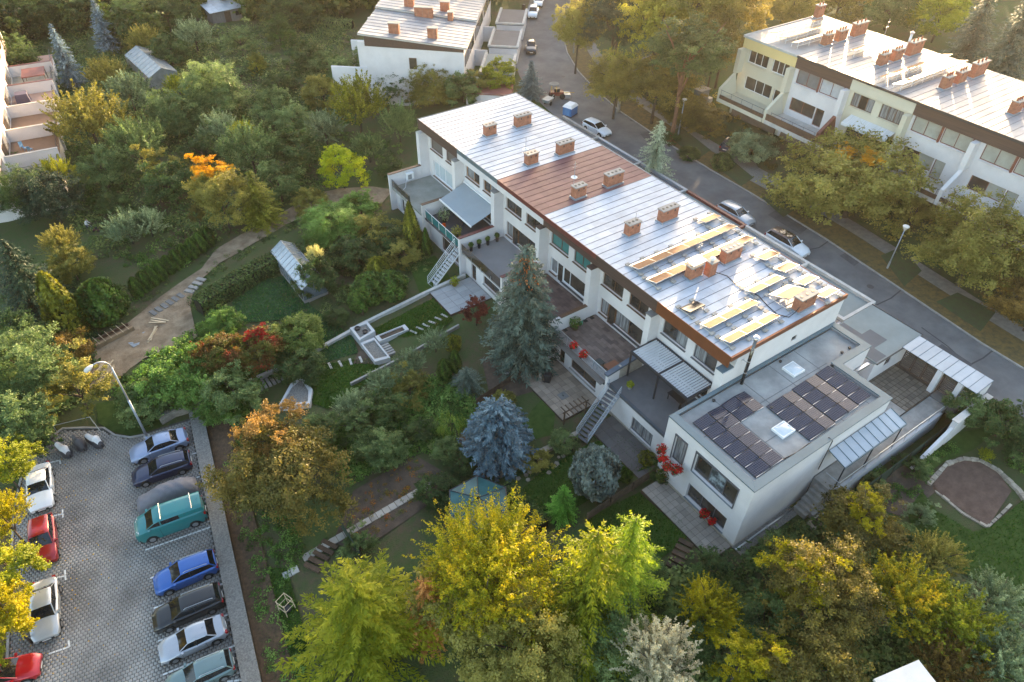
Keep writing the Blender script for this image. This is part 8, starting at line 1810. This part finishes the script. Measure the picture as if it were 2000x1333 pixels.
MG = [(690, 795, 90, 1.3, G_PALE, 5, 'pale apple bush beside the lower dark lawn'), (748, 748, 80, 1.5, G_PALE, 6, 'grey-green apple bush right of the lower lawn'), (800, 712, 80, 1.6, G_PALE, 5, 'pale apple bush over the L-shaped planter'), (850, 668, 70, 1.3, G_PALE, 6, 'pale fruit bush beside the pale patio'), (690, 830, 110, 1.3, G_MD, 3, 'loose green bush in the wild garden strip'), (760, 800, 110, 1.3, G_DK, 3, 'dark shrub in the wild strip below the planters'), (620, 850, 90, 1.3, G_MD, 1, 'green bush right of the copper-brown tree'), (800, 760, 90, 1.1, G_OL, 3, 'straggly olive shrub near the thuja pair'), (740, 880, 110, 1.1, G_MD, 0, 'green shrub above the vegetable plot'), (860, 960, 88, 1.0, G_DK, 4, 'dark mound-shaped shrub at the slab path'), (700, 1065, 80, .7, G_MD, 3, 'low green bed plants beside the mesh screen'), (870, 880, 60, .9, G_MD, 1, 'green shrub beside the reddish plank steps'), (905, 905, 60, 1.0, G_DK, 4, 'dark shrub under the silver-blue spruce'), (1050, 900, 60, .7, G_OL, 1, 'olive hedge plant along the stone edging'), (1095, 862, 60, .7, G_MD, 0, 'green hedge plant near the foot of the steel stairs'), (820, 845, 70, 1.2, G_DK, 3, 'dark bush left of the weeping bush'), (985, 780, 50, .6, G_OL, 0, 'low olive plant behind the board fence'), (660, 620, 50, .8, G_DK, 4, 'dark bush by the short dark fence'), (790, 500, 90, .8, G_OL, 3, 'dry olive weeds below the white stairs'), (740, 460, 110, .9, G_OL, 3, 'scrubby olive growth near the far terrace'), (700, 500, 120, .9, G_DK, 4, 'dark clipped hedge part behind the greenhouse'), (780, 470, 80, .9, G_DK, 4, 'dark hedge part below the slim cypress')]
for (px, py, w, hc, mt, mi, lb) in MG: tree(px, py, w, hc, mt, lb, MS[mi], .75, grp='shrubs in the middle gardens', cat_='bush', name='garden_bush')
ball(1263, 896, 32, 'round clipped box bush at the annex corner, larger of two', THY, 1.0); ball(1222, 930, 28, 'small clipped box cone beside the board fence', THU, 1.1)
tree(1282, 925, 46, .7, G_DK, 'flowering bush in a pot below the balcony', CR[3], .8, cat_='bush', name='garden_bush')
# ---- hedges
def hedge(pts, w, h, mt, label, dens=110, sz=.11, name='hedge'):
    pl = densify(pts, .5); P, N = [], []; r = np.random.default_rng(int(abs(pts[0][0]*97+pts[0][1]*13)))
    mid = pl[len(pl)//2]; t = thing(name, (mid[0], mid[1], gz(*mid)), 0, label, 'hedge')
    for a, b in zip(pl, pl[1:]):
        a = np.array(a); b = np.array(b); L_ = np.linalg.norm(b-a); d = (b-a)/L_; s = np.array([-d[1], d[0]]); n = int(dens*L_*(w+2*h))
        q = r.random(n)*(w+2*h); f_ = r.random(n)
        side = np.where(q < h, -1, np.where(q > h+w, 1, 0)); off = np.where(side == 0, q-h-w/2, side*w/2); z = np.where(side == -1, q, np.where(side == 1, 2*h+w-q, h))
        lump = .09*np.sin(f_*6+q*3+a[0]*2)+r.normal(0, .06, n)
        xy = a+(b-a)*f_[:, None]+s*(off+np.where(side != 0, side*lump, 0))[:, None]; zz = G(xy[:, 0], xy[:, 1])+z+np.where(side == 0, lump, 0)
        P.append(np.column_stack([xy, zz])); N.append(np.where(side[:, None] == 0, [0, 0, 1.0], np.column_stack([s[0]*side, s[1]*side, .3*np.ones(n)]))+r.normal(size=(n, 3))*.5)
    P = np.concatenate(P)-np.array(t.location); N = np.concatenate(N)
    o = bpy.data.objects.new('foliage', leaf_mesh('hedge_foliage', P, N, sz*r.uniform(.6, 1.3, len(P)), mt, seed=3)); COL.objects.link(o); o.parent = t
    core = strip_wall('woody_core', pl[::2]+[pl[-1]], w*.7, lambda x, y: gz(x, y)-.1, lambda x, y: gz(x, y)+h*.86, mat('dark_twig_core', (.016, .020, .010), .95, var=.3, scale=5), t)
    return t
hedge([tuple(Gp(*p)[:2]) for p in ((392, 612), (440, 582), (500, 545), (560, 515), (598, 505))], 1.9, 1.7, G_DK, 'long dark clipped hedge along the dirt track', 100, .13)
hedge([tuple(Gp(*p)[:2]) for p in ((985, 958), (1010, 985), (1045, 1015), (1062, 1035))], 1.1, 1.0, G_DK, 'dark ivy hedge beside the teal glass pavilion', 150, .10)
hedge([tuple(Gp(*p)[:2]) for p in ((640, 530), (700, 505), (770, 478), (815, 468))], 1.3, 1.2, G_DK, 'dark hedge running from the greenhouse to the slim cypress', 90, .12)
hedge([tuple(Gp(*p)[:2]) for p in ((20, 352), (60, 345), (78, 330))], 1.2, 1.4, G_DK, 'dark hedge at the foot of the left-edge terraces', 60, .16)
hedge([tuple(Gp(*p)[:2]) for p in ((560, 45), (640, 52), (690, 55))], 1.5, 1.4, G_MD, 'green hedge behind the golden bush near the top house', 40, .2)
# ---- bottom trees
conifer(705, 1205, 300, 9.5, GOLDN, 'golden-green conifer at the bottom, left of the sunlit group', GOLD, .34)
conifer(835, 1190, 110, 8.0, lm('needle_brown_dry', '#4a3016', '#8a5c30', '#b98a52', trans=.3), 'half-dry brown conifer between the golden trees', GOLD, .36)
tree(960, 1110, 330, 6.4, lm('leaf_golden_mix', '#465010', '#82861c', '#bea828', trans=.45), 'large golden-yellow tree with upright shoots at the bottom', SHB, .8); tree(900, 1180, 220, 4.6, G_OL, 'olive lower growth under the golden tree', CR[0], .8); tree(1010, 1260, 260, 4.2, G_OL, 'shaded olive tree at the bottom edge', CR[3], .8)
conifer(1150, 1150, 220, 13, GOLDN, 'tall sunlit spruce with reddish tips beside the dark lawn, left of two', SPB, .33); conifer(1220, 1115, 170, 12, lm('needle_sunny_green', '#30400f', '#62761c', '#969c34', trans=.3), 'tall sunlit spruce beside the dark lawn, right of two', SPB, .33)
BRG = lm('leaf_brown_green', '#34331a', '#5c5528', '#8c7e3a', trans=.4)
BB = [(1255, 1130, 110, 2.0, G_MD, 0, 'green bush at the bottom of the dark lawn'), (1385, 1190, 140, 3.6, GOLDL, 5, 'orange-yellow leafed tree near the plank steps'), (1450, 1285, 170, 3.4, GOLDL, 3, 'orange-yellow tree at the bottom edge'), (1285, 1290, 190, 4.6, WHT, 5, 'silvery white-leaved tree at the bottom edge'), (1200, 1240, 150, 3.6, G_MD, 2, 'shaded green tree left of the white-leaved tree'), (1390, 1120, 100, 1.5, G_DK, 3, 'dark thicket below the beige patio'), (1340, 1240, 110, 2.8, G_DK, 1, 'dark tree behind the white-leaved tree'),
      (1590, 1160, 240, 4.0, BRG, 0, 'broad sunlit brown-green tree below the annex'), (1575, 1125, 150, 5.2, GOLDL, 3, 'golden sunlit top of the broad brown-green tree'), (1690, 1030, 170, 3.4, BRG, 1, 'bronze tree at the corner of the annex passage'), (1690, 1000, 90, 4.8, GOLDL, 3, 'orange sunlit top of the bronze tree'), (1545, 1088, 110, 1.2, G_MD, 4, 'green bush mass along the annex gravel strip'), (1760, 1170, 200, 3.8, lm('leaf_lit_mix', '#3e4410', '#7d7a1c', '#bd9a2a', trans=.4), 5, 'golden-green tree right of the broad brown-green tree'), (1830, 1090, 120, 3.0, G_OL, 6, 'olive tree beside the lower right lawn'), (1590, 1300, 190, 3.6, BRG, 2, 'brown-green tree behind the white shed'), (1860, 1220, 190, 3.6, G_YL, 6, 'yellow-green tree at the lower right'), (1940, 1180, 150, 3.2, G_PALE, 6, 'pale grey-green tree at the right edge below the lawn'), (1960, 1300, 180, 3.4, G_PALE, 5, 'pale green tree in the lower right corner'), (1850, 1310, 170, 3.0, G_BR, 6, 'bronze bush right of the white shed'), (1500, 1230, 140, 3.0, G_DK, 1, 'dark tree between the orange trees and the broad tree'), (1760, 1050, 70, 1.2, G_MD, 0, 'green bush beside the lower lawn edge'), (1960, 830, 110, 1.4, G_DK, 1, 'dark shrub at the street end of the right garden'), (1890, 800, 80, 1.6, G_MD, 2, 'green bush beside the white boundary wall'), (1790, 915, 70, .7, G_MD, 3, 'low green bush near the green mesh fence'), (1990, 880, 80, 1.2, G_DK, 3, 'dark bush at the right edge above the brown bed'), (1700, 950, 60, .8, G_MD, 1, 'small green bush below the passage railing'), (1925, 890, 36, .6, G_YL, 5, 'small yellow bush above the curved stone border'), (1800, 1005, 60, .6, G_PALE, 3, 'grey-green herb clump at the lawn corner')]
for (px, py, w, hc, mt, mi, lb) in BB: tree(px, py, w, hc, mt, lb, MS[mi], .85, grp='trees and bushes below the annex')
# ---- woods and undergrowth (masses nobody could count)
def wood(name, pxpolys, n, rr, hh, mts, seed, label, res=(60, 22), world=False):
    r = np.random.default_rng(seed); base = []
    for s in range(4):
        P, N, tone, rr_ = crown_pts(100+seed+s, ncl=res[0], per=res[1], sig=.09, sub=4); base.append(leaf_quads(P, N, .093*rr_.uniform(.7, 1.3, len(P)), r=rr_)[0].reshape(-1, 4, 3)); base[-1] = (base[-1], tone)
    allV, allv = [], []
    polys = [np.array(poly, float) if world else np.array([W(*p, 0)[:2] for p in poly]) for poly in pxpolys]
    k = 0; tries = 0
    while k < n and tries < n*40:
        tries += 1; pl = polys[r.integers(len(polys))]; x = r.uniform(pl[:, 0].min(), pl[:, 0].max()); y = r.uniform(pl[:, 1].min(), pl[:, 1].max())
        if not inpoly([tuple(p) for p in pl], np.array([x]), np.array([y]))[0]: continue
        R = r.uniform(*rr); h = r.uniform(*hh); V, tone = base[r.integers(4)]; a = r.uniform(0, 6.28); c, s = math.cos(a), math.sin(a)
        Vv = V @ np.array([[c, s, 0], [-s, c, 0], [0, 0, .95]])*R+np.array([x, y, gz(x, y)+h]); allV.append(Vv.reshape(-1, 3)); tn = np.clip(tone+r.normal(0, .22), 0, 1); allv.append(np.repeat(tn, 4)); k += 1
        Lw = V[::3]; cc = Lw.mean(1, keepdims=True); Lw = (cc*np.array([1.0, 1.0, .9])+(Lw-cc)*1.5) @ np.array([[c, s, 0], [-s, c, 0], [0, 0, .95]])*R+np.array([x, y, gz(x, y)+h*.3]); allV.append(Lw.reshape(-1, 3)); allv.append(np.repeat(tn[::3], 4))
    V = np.concatenate(allV); o = bpy.data.objects.new(name, np_mesh(name, V, np.arange(len(V)).reshape(-1, 4), mts, {'v': np.concatenate(allv)})); COL.objects.link(o); return tag(stuff(o), label)
wood('woodland', [[(-60, -60), (640, -60), (600, 25), (420, 15), (330, 60), (240, 90), (170, 40), (60, 80), (-60, 110)]], 110, (2.6, 5.0), (1.8, 4.0), lm('wood_green', '#131d0c', '#2c3c1a', '#54602c'), 3, 'dark green woodland along the top left edge')
wood('woodland', [[(1090, -90), (2150, -90), (2150, 60), (1960, 40), (1800, 0), (1600, -40), (1480, 10), (1440, 60), (1390, 140), (1330, 160), (1240, 90), (1150, 20)]], 80, (3.5, 6.5), (6.0, 11), lm('wood_autumn', '#2b2c10', '#5a5220', '#96802e', trans=.4), 4, 'autumn woodland rising behind the opposite row')
wood('woodland', [[(40, 150), (75, 135), (112, 165), (95, 215), (40, 205)], [(68, 122), (84, 124), (104, 146), (140, 186), (110, 200), (70, 140)], [(104, 112), (122, 132), (160, 172), (185, 150), (130, 96)]], 95, (4, 6.5), (7, 11.5), lm('wood_added_slope', '#232c12', '#46501f', '#72703a'), 6, 'wooded slope added beyond the top edge to shade the houses', world=True)  # unseen trees added to keep low sun off the left and top houses
def undergrowth(name, pxpolys, n, mts, seed, label, rr=(.35, .9), per=90, leaf=.12):
    r = np.random.default_rng(seed); Ps, Ns, tn, sz = [], [], [], []
    polys = [np.array([Gp(*p)[:2] for p in poly]) for poly in pxpolys]; ar = np.array([abs(np.dot(p[:, 0], np.roll(p[:, 1], 1))-np.dot(p[:, 1], np.roll(p[:, 0], 1))) for p in polys]); ar = ar/ar.sum()
    k = 0; tries = 0
    while k < n and tries < n*30:
        tries += 1; pl = polys[r.choice(len(polys), p=ar)]; x = r.uniform(pl[:, 0].min(), pl[:, 0].max()); y = r.uniform(pl[:, 1].min(), pl[:, 1].max())
        if not inpoly([tuple(p) for p in pl], np.array([x]), np.array([y]))[0]: continue
        R = r.uniform(*rr)*r.uniform(.6, 1.2); d = unit(r.normal(size=(per, 3))); d[:, 2] = abs(d[:, 2]); P = d*(R*r.random((per, 1))**.4)*np.array([1, 1, r.uniform(.5, 1.2)])
        Ps.append(P+np.array([x, y, gz(x, y)])); Ns.append(d+[0, 0, .6]+r.normal(size=(per, 3))*.6); tn.append(np.clip(r.normal(.5, .22)+r.normal(0, .13, per), 0, 1)); sz.append(leaf*R**.4*r.uniform(.6, 1.25, per)); k += 1
    P = np.concatenate(Ps); o = bpy.data.objects.new(name, leaf_mesh(name, P, np.concatenate(Ns), np.concatenate(sz), mts, v=np.concatenate(tn), seed=seed)); COL.objects.link(o); return tag(stuff(o), label)
UG = lm('undergrowth_green', '#22321a', '#465a30', '#707a48'); UG2 = lm('undergrowth_lush', '#22360f', '#44632a', '#6e8846')
undergrowth('undergrowth', [[(60, 90), (200, 20), (420, 60), (640, 20), (690, 60), (660, 260), (640, 380), (560, 370), (420, 470), (260, 520), (150, 500), (120, 260)]], 1300, UG, 61, 'mixed garden undergrowth of the upper left plots', (.6, 2.2), 85, .15)
undergrowth('undergrowth', [[(660, 820), (770, 745), (900, 740), (930, 800), (880, 880), (790, 890), (690, 950), (640, 900)]], 700, UG2, 62, 'wild weeds of the overgrown middle garden strip', (.35, .9), 80, .13)
undergrowth('undergrowth', [[(380, 640), (450, 620), (470, 700), (520, 720), (470, 830), (400, 830), (380, 790), (230, 790), (220, 750), (330, 700)]], 260, UG2, 63, 'creeper and weeds above the car park', (.4, 1.0), 80, .14)
undergrowth('undergrowth', [[(1000, 1100), (1250, 1140), (1400, 1100), (1480, 1080), (1560, 1030), (1650, 1000), (1760, 1080), (1900, 1150), (2050, 1250), (2050, 1400), (900, 1400)]], 700, UG, 64, 'shrubby undergrowth beneath the bottom trees', (.5, 1.3), 80, .16)
undergrowth('undergrowth', [[(0, 500), (240, 560), (200, 640), (170, 760), (110, 820), (110, 880), (0, 900)]], 260, UG, 65, 'dim undergrowth at the left edge', (.5, 1.2), 80, .18)
undergrowth('undergrowth', [[(480, 820), (560, 1000), (620, 1080), (560, 1120), (600, 1330), (545, 1400), (500, 1200), (440, 900)]], 240, UG2, 66, 'grassy weeds outside the car park wall', (.25, .6), 70, .10)
undergrowth('undergrowth', [[(690, 960), (810, 895), (870, 930), (760, 1030), (690, 1070)]], 90, lm('veg_plants', '#2c3a14', '#4e5c26', '#86662a', '#9c4a1c'), 67, 'vegetable plants and marigolds in the plot', (.15, .4), 60, .08)
undergrowth('undergrowth', [[(1130, 170), (1300, 230), (1400, 240), (1480, 300), (1620, 400), (1900, 560), (2000, 620), (2000, 480), (1500, 230), (1320, 150)]], 300, HAZY, 68, 'low verge plants and fallen leaves across the street', (.3, .9), 70, .15)
undergrowth('undergrowth', [[(1700, 900), (1760, 890), (1850, 870), (1900, 880), (1830, 900), (1800, 960), (1700, 990)], [(1950, 850), (2040, 820), (2040, 960), (1990, 960)]], 110, UG2, 69, 'weeds of the right-hand garden', (.2, .6), 70, .10)
undergrowth('undergrowth', [[(620, 500), (830, 440), (840, 520), (780, 580), (640, 620), (600, 640), (640, 560)]], 170, UG, 70, 'weeds between the greenhouse and the white stairs', (.25, .7), 70, .11)
undergrowth('undergrowth', [[(385, 660), (440, 640), (430, 700), (330, 705), (290, 715), (300, 700)], [(745, 398), (700, 388), (625, 408), (560, 436), (500, 470), (425, 512), (380, 556), (366, 590), (374, 604), (395, 560), (440, 525), (510, 483), (570, 450), (630, 420), (690, 402), (740, 410)], [(165, 720), (190, 660), (240, 632), (290, 590), (335, 555), (395, 515), (470, 450), (540, 418), (600, 380), (596, 374), (530, 410), (460, 440), (385, 510), (325, 552), (280, 588), (230, 628), (180, 660), (155, 715)]], 330, UG, 71, 'weeds along both edges of the dirt track', (.2, .55), 60, .1)
undergrowth('undergrowth', [[(225, 470), (420, 380), (440, 460), (400, 490), (330, 550), (250, 600), (230, 540)], [(440, 230), (650, 200), (790, 290), (760, 350), (640, 370), (520, 390)]], 330, UG2, 72, 'garden beds and weeds beside the thuja row', (.25, .9), 70, .12)
# lawn tufts so the grass edges are soft
def tufts(pxpolys, n, mts, seed, label):
    r = np.random.default_rng(seed); Ps = []
    for poly in pxpolys:
        pl = np.array([Gp(*p)[:2] for p in poly]); x = r.uniform(pl[:, 0].min(), pl[:, 0].max(), n*3); y = r.uniform(pl[:, 1].min(), pl[:, 1].max(), n*3); k = inpoly([tuple(p) for p in pl], x, y); x, y = x[k][:n], y[k][:n]; Ps.append(np.column_stack([x, y, G(x, y)+.10]))
    P = np.concatenate(Ps); N = np.column_stack([r.normal(size=(len(P), 2)), .25*np.ones(len(P))]); T = np.column_stack([r.normal(size=(len(P), 2))*.35, np.ones(len(P))])
    o = bpy.data.objects.new('grass', leaf_mesh('grass', P, N, .09*r.uniform(.6, 1.3, len(P)), mts, asp=.35, T=T, seed=seed)); COL.objects.link(o); return tag(stuff(o), label)
GT = lm('grass_blades', '#16280a', '#2c4a14', '#486622', trans=.3)
tufts([[(452, 592), (520, 545), (560, 540), (610, 600), (560, 625), (478, 632)], [(610, 600), (690, 660), (700, 690), (600, 720), (560, 700), (540, 640)]], 5000, lm('grass_blades_long', '#16300f', '#2c5423', '#4c7a40', trans=.3), 81, 'long bluish grass of the greenhouse lawns')
tufts([[(1010, 965), (1060, 920), (1150, 868), (1215, 850), (1290, 905), (1240, 925), (1130, 990), (1050, 1010)], [(1150, 1010), (1265, 955), (1352, 1042), (1300, 1085), (1250, 1130), (1190, 1110), (1130, 1060)], [(728, 645), (846, 584), (886, 626), (856, 648), (790, 660), (742, 656)], [(585, 720), (690, 704), (735, 700), (742, 730), (690, 770), (640, 800), (612, 790)], [(1800, 960), (1830, 1000), (1900, 1040), (1935, 1030), (2000, 975), (2100, 1050), (2100, 1280), (1980, 1180), (1880, 1120), (1790, 1060), (1770, 1000)], [(480, 1110), (560, 1110), (600, 1250), (600, 1333), (530, 1333), (500, 1220)]], 4500, GT, 82, 'short grass of the mown lawns')
# fallen leaves in the lot
r_ = np.random.default_rng(9); uu = np.abs(r_.normal(0, 3.4, 700)); vv = r_.uniform(-2, 46, 700); xy = np.array([lot(LOTW-.2-u, v) for u, v in zip(uu, vv)])
o_ = bpy.data.objects.new('fallen_leaves', leaf_mesh('fallen_leaves', np.column_stack([xy, np.full(700, LZ+.055)]), np.tile([0, 0, 1.0], (700, 1))+r_.normal(size=(700, 3))*.2, .055*r_.uniform(.6, 1.4, 700), ORNG)); COL.objects.link(o_); tag(stuff(o_), 'fallen yellow leaves on the car park paving')
# ================================================================== flowers and pots
REDF = lm('geranium_red', '#7a0608', '#c01014', '#e8302a', trans=.25, gain=1.0); PG = lm('pot_green', '#1c3010', '#35501e', '#56703a')
def geranium(p, r, label, n=150):
    t = thing('geranium_box', p, 0, label, 'flowers', 'red geraniums')
    MB().box(-r*.9, r*.9, -.1, .1, -.12, .06).build('flower_box', BLACK, t)
    a = bpy.data.objects.new('leaves', leafblob('geranium_leaves', 150, (r*.9, r*.8, r*.55), .09, PG)); COL.objects.link(a); a.parent = t; a.location = (0, 0, .1)
    a = bpy.data.objects.new('blossoms', leafblob('geranium_blossoms', n, (r*1.1, r, r*.7), .10, REDF)); COL.objects.link(a); a.parent = t; a.location = (0, 0, .2)
geranium((31.15, 34.8, TZ+.75), .42, 'red geraniums on the terrace railing, farther of two'); geranium((31.15, 33.4, TZ+.75), .48, 'red geraniums on the terrace railing, nearer of two')
geranium((28.75, 21.2, 3.75), .45, 'red geraniums climbing at the left corner of the small balcony'); geranium((28.75, 20.9, 3.0), .4, 'red geraniums on the balcony rail below the climbing ones'); geranium((28.72, 20.3, 2.75), .5, 'red geraniums at the balcony front centre'); geranium((28.9, 19.55, 2.9), .5, 'red geraniums at the right corner of the small balcony')
geranium((29.55, 16.7, .25), .42, 'red geraniums on the lower window sill of the annex'); geranium((29.55, 15.9, .2), .34, 'small red geranium bunch right on the lower window sill')
for k, (y, x) in enumerate(((47.2, 31.9), (47.2, 33.0), (47.2, 34.0), (47.2, 35.2))):
    pass
PT = [(899, 0)]
for k, (x, lb) in enumerate(((31.9, 'black planter with clipped bush, leftmost by the white terrace wall'), (32.9, 'black planter with green ball plant, second by the white terrace wall'), (34.0, 'tall black planter with white flowers by the white terrace wall'), (35.2, 'black planter with red-tipped plant beside the spruce top'))):
    potplant((x, 53.35, TZ), .62, lb, PG, BLACK, .19, .26, grp='planters on the white-walled terrace')
potplant((33.3, 37.3, TZ), .3, 'leafy green planter bush in the corner of the brown terrace', PG, WOODB, .35, .6); potplant((32.4, 59.9, TZ), .4, 'spreading grey-green potted conifer on the teal-railed terrace', G_PALE, BLACK, .3, .85); potplant((31.9, 56.3, TZ), .4, 'olive potted shrub beside the teal railing', G_OL, BLACK, .25, .65)
potplant((31.6, 58.6, TZ), .3, 'orange-flowered pot behind the teal glass', lm('orange_flowers', '#8a2408', '#d84a12', '#f0742a'), TERRA, .2, .25); potplant((32.4, 28.6, TZ), .3, 'single spiky potted plant on the near dark terrace', G_YL, CONC, .2, .32); potplant(tuple(Gp(888, 560)), .35, 'yellow-green plant in a terracotta pot below the white stairs', G_YL, TERRA, .24, .55); potplant((29.4, 21.0, -.42), .4, 'bushy potted plant with red flowers under the balcony', lm('pot_red_green', '#2c3a14', '#3f5020', '#8a2a18'), BLACK, .3, .55)
t = thing('watering_can', (34.2, 37.5, TZ), .3, 'green watering can in the corner of the brown terrace', 'watering can'); MB().lathe((0, 0, 0), [(.14, 0), (.15, .25), (.1, .3)], 12).build('can_body', mat('green_plastic', (.03, .28, .18), .45), t); MB().tube((.12, 0, .1), (.38, 0, .34), .025, n=6).build('spout', mat('green_plastic', (.03, .28, .18), .45), t); MB().ptube([(-.14, 0, .08), (-.26, 0, .2), (-.1, 0, .34)], .018, 6).build('handle', mat('green_plastic', (.03, .28, .18), .45), t)
# ================================================================== the man with the mower
def person(loc, rz):
    t = thing('person', loc, rz, 'man in white shirt and dark trousers bending over a mower in the left garden', 'person')
    J = [(0, 0, .95), (.03, 0, 1.15), (.12, 0, 1.38), (.2, 0, 1.50), (.26, 0, 1.60), (.28, 0, 1.74),
         (0, .1, .9), (.02, .13, .5), (-.06, .13, .09), (.08, .14, .03), (0, -.1, .9), (.12, -.13, .5), (.1, -.13, .09), (.24, -.14, .03),
         (.12, .2, 1.4), (.22, .25, 1.14), (.46, .2, 1.0), (.12, -.2, 1.4), (.22, -.25, 1.14), (.46, -.2, 1.0), (.55, .18, .98), (.55, -.18, .98)]
    E_ = [(0, 1), (1, 2), (2, 3), (3, 4), (4, 5), (0, 6), (6, 7), (7, 8), (8, 9), (0, 10), (10, 11), (11, 12), (12, 13), (2, 14), (14, 15), (15, 16), (2, 17), (17, 18), (18, 19), (16, 20), (19, 21)]
    Rr = [.15, .15, .17, .07, .095, .09, .1, .075, .05, .045, .1, .075, .05, .045, .075, .05, .04, .075, .05, .04, .035, .035]
    me = bpy.data.meshes.new('body'); me.from_pydata(J, E_, []); o = bpy.data.objects.new('body_tmp', me); COL.objects.link(o)
    md = o.modifiers.new('skin', 'SKIN'); 
    for i, sv_ in enumerate(me.skin_vertices[0].data): sv_.radius = (Rr[i], Rr[i]); sv_.use_root = (i == 0)
    md2 = o.modifiers.new('sub', 'SUBSURF'); md2.levels = 2; md2.render_levels = 2
    dg = bpy.context.evaluated_depsgraph_get(); m2 = bpy.data.meshes.new_from_object(o.evaluated_get(dg)); bpy.data.objects.remove(o)
    m2.name = 'body'; m2.materials.clear()
    for q in (mat('skin_tone', (.42, .25, .18), .6), mat('white_shirt', (.62, .62, .62), .9), mat('dark_trousers', (.03, .032, .045), .9), mat('short_dark_hair', (.03, .022, .018), .8)): m2.materials.append(q)
    for p in m2.polygons:
        c = p.center; p.material_index = 2 if c.z < .98 and c.x < .3 else (1 if c.z < 1.5 and c.x < .42 else (3 if (c.z > 1.68 or (c.z > 1.58 and c.x < .22)) else 0)); p.use_smooth = True
    b = bpy.data.objects.new('body', m2); COL.objects.link(b); b.parent = t; return t
pp = Gp(174, 452); person(tuple(pp), -.5)
t = thing('lawn_mower', (pp[0]+.75, pp[1]-.42, gz(pp[0]+.75, pp[1]-.4)), -.5, 'dark push mower held by the man in the left garden', 'mower')
MB().box(-.25, .45, -.25, .25, .12, .32).build('deck', mat('mower_red_dark', (.08, .02, .02), .5), t); MB().lathe((.1, 0, .32), [(.16, 0), (.16, .16), (.1, .2)], 12).build('engine', BLACK, t)
MB().tube((-.2, -.2, .2), (-.75, -.18, .98), .018, n=6).tube((-.2, .2, .2), (-.75, .18, .98), .018, n=6).tube((-.75, -.2, .98), (-.75, .2, .98), .02, n=6).build('handle', STEEL, t)
for x in (-.2, .4):
    for y in (-.27, .27):
        w_ = MB().lathe((0, 0, 0), [(.05, -.03), (.11, -.03), (.11, .03), (.05, .03)], 10).build('wheel', TYRE, t); w_.location = (x, y, .11); w_.rotation_euler = (math.pi/2, 0, 0)
# ================================================================== the air
hz = stuff(MB().box(-330, 530, -210, 630, -6, 62).build('haze', None)); hz['label'] = 'thin warm evening haze in the air over the whole estate'
hm = bpy.data.materials.new('evening_haze'); hm.use_nodes = True; hn = hm.node_tree.nodes; hn.remove(hn['Principled BSDF'])
pv_ = hn.new('ShaderNodeVolumePrincipled'); pv_.inputs['Color'].default_value = (1.0, .93, .82, 1); pv_.inputs['Density'].default_value = .00011; pv_.inputs['Anisotropy'].default_value = .65
hm.node_tree.links.new(pv_.outputs[0], hn['Material Output'].inputs['Volume']); hz.data.materials.append(hm)
cy.volume_bounces = 0; cy.volume_step_rate = 20; cy.volume_max_steps = 8
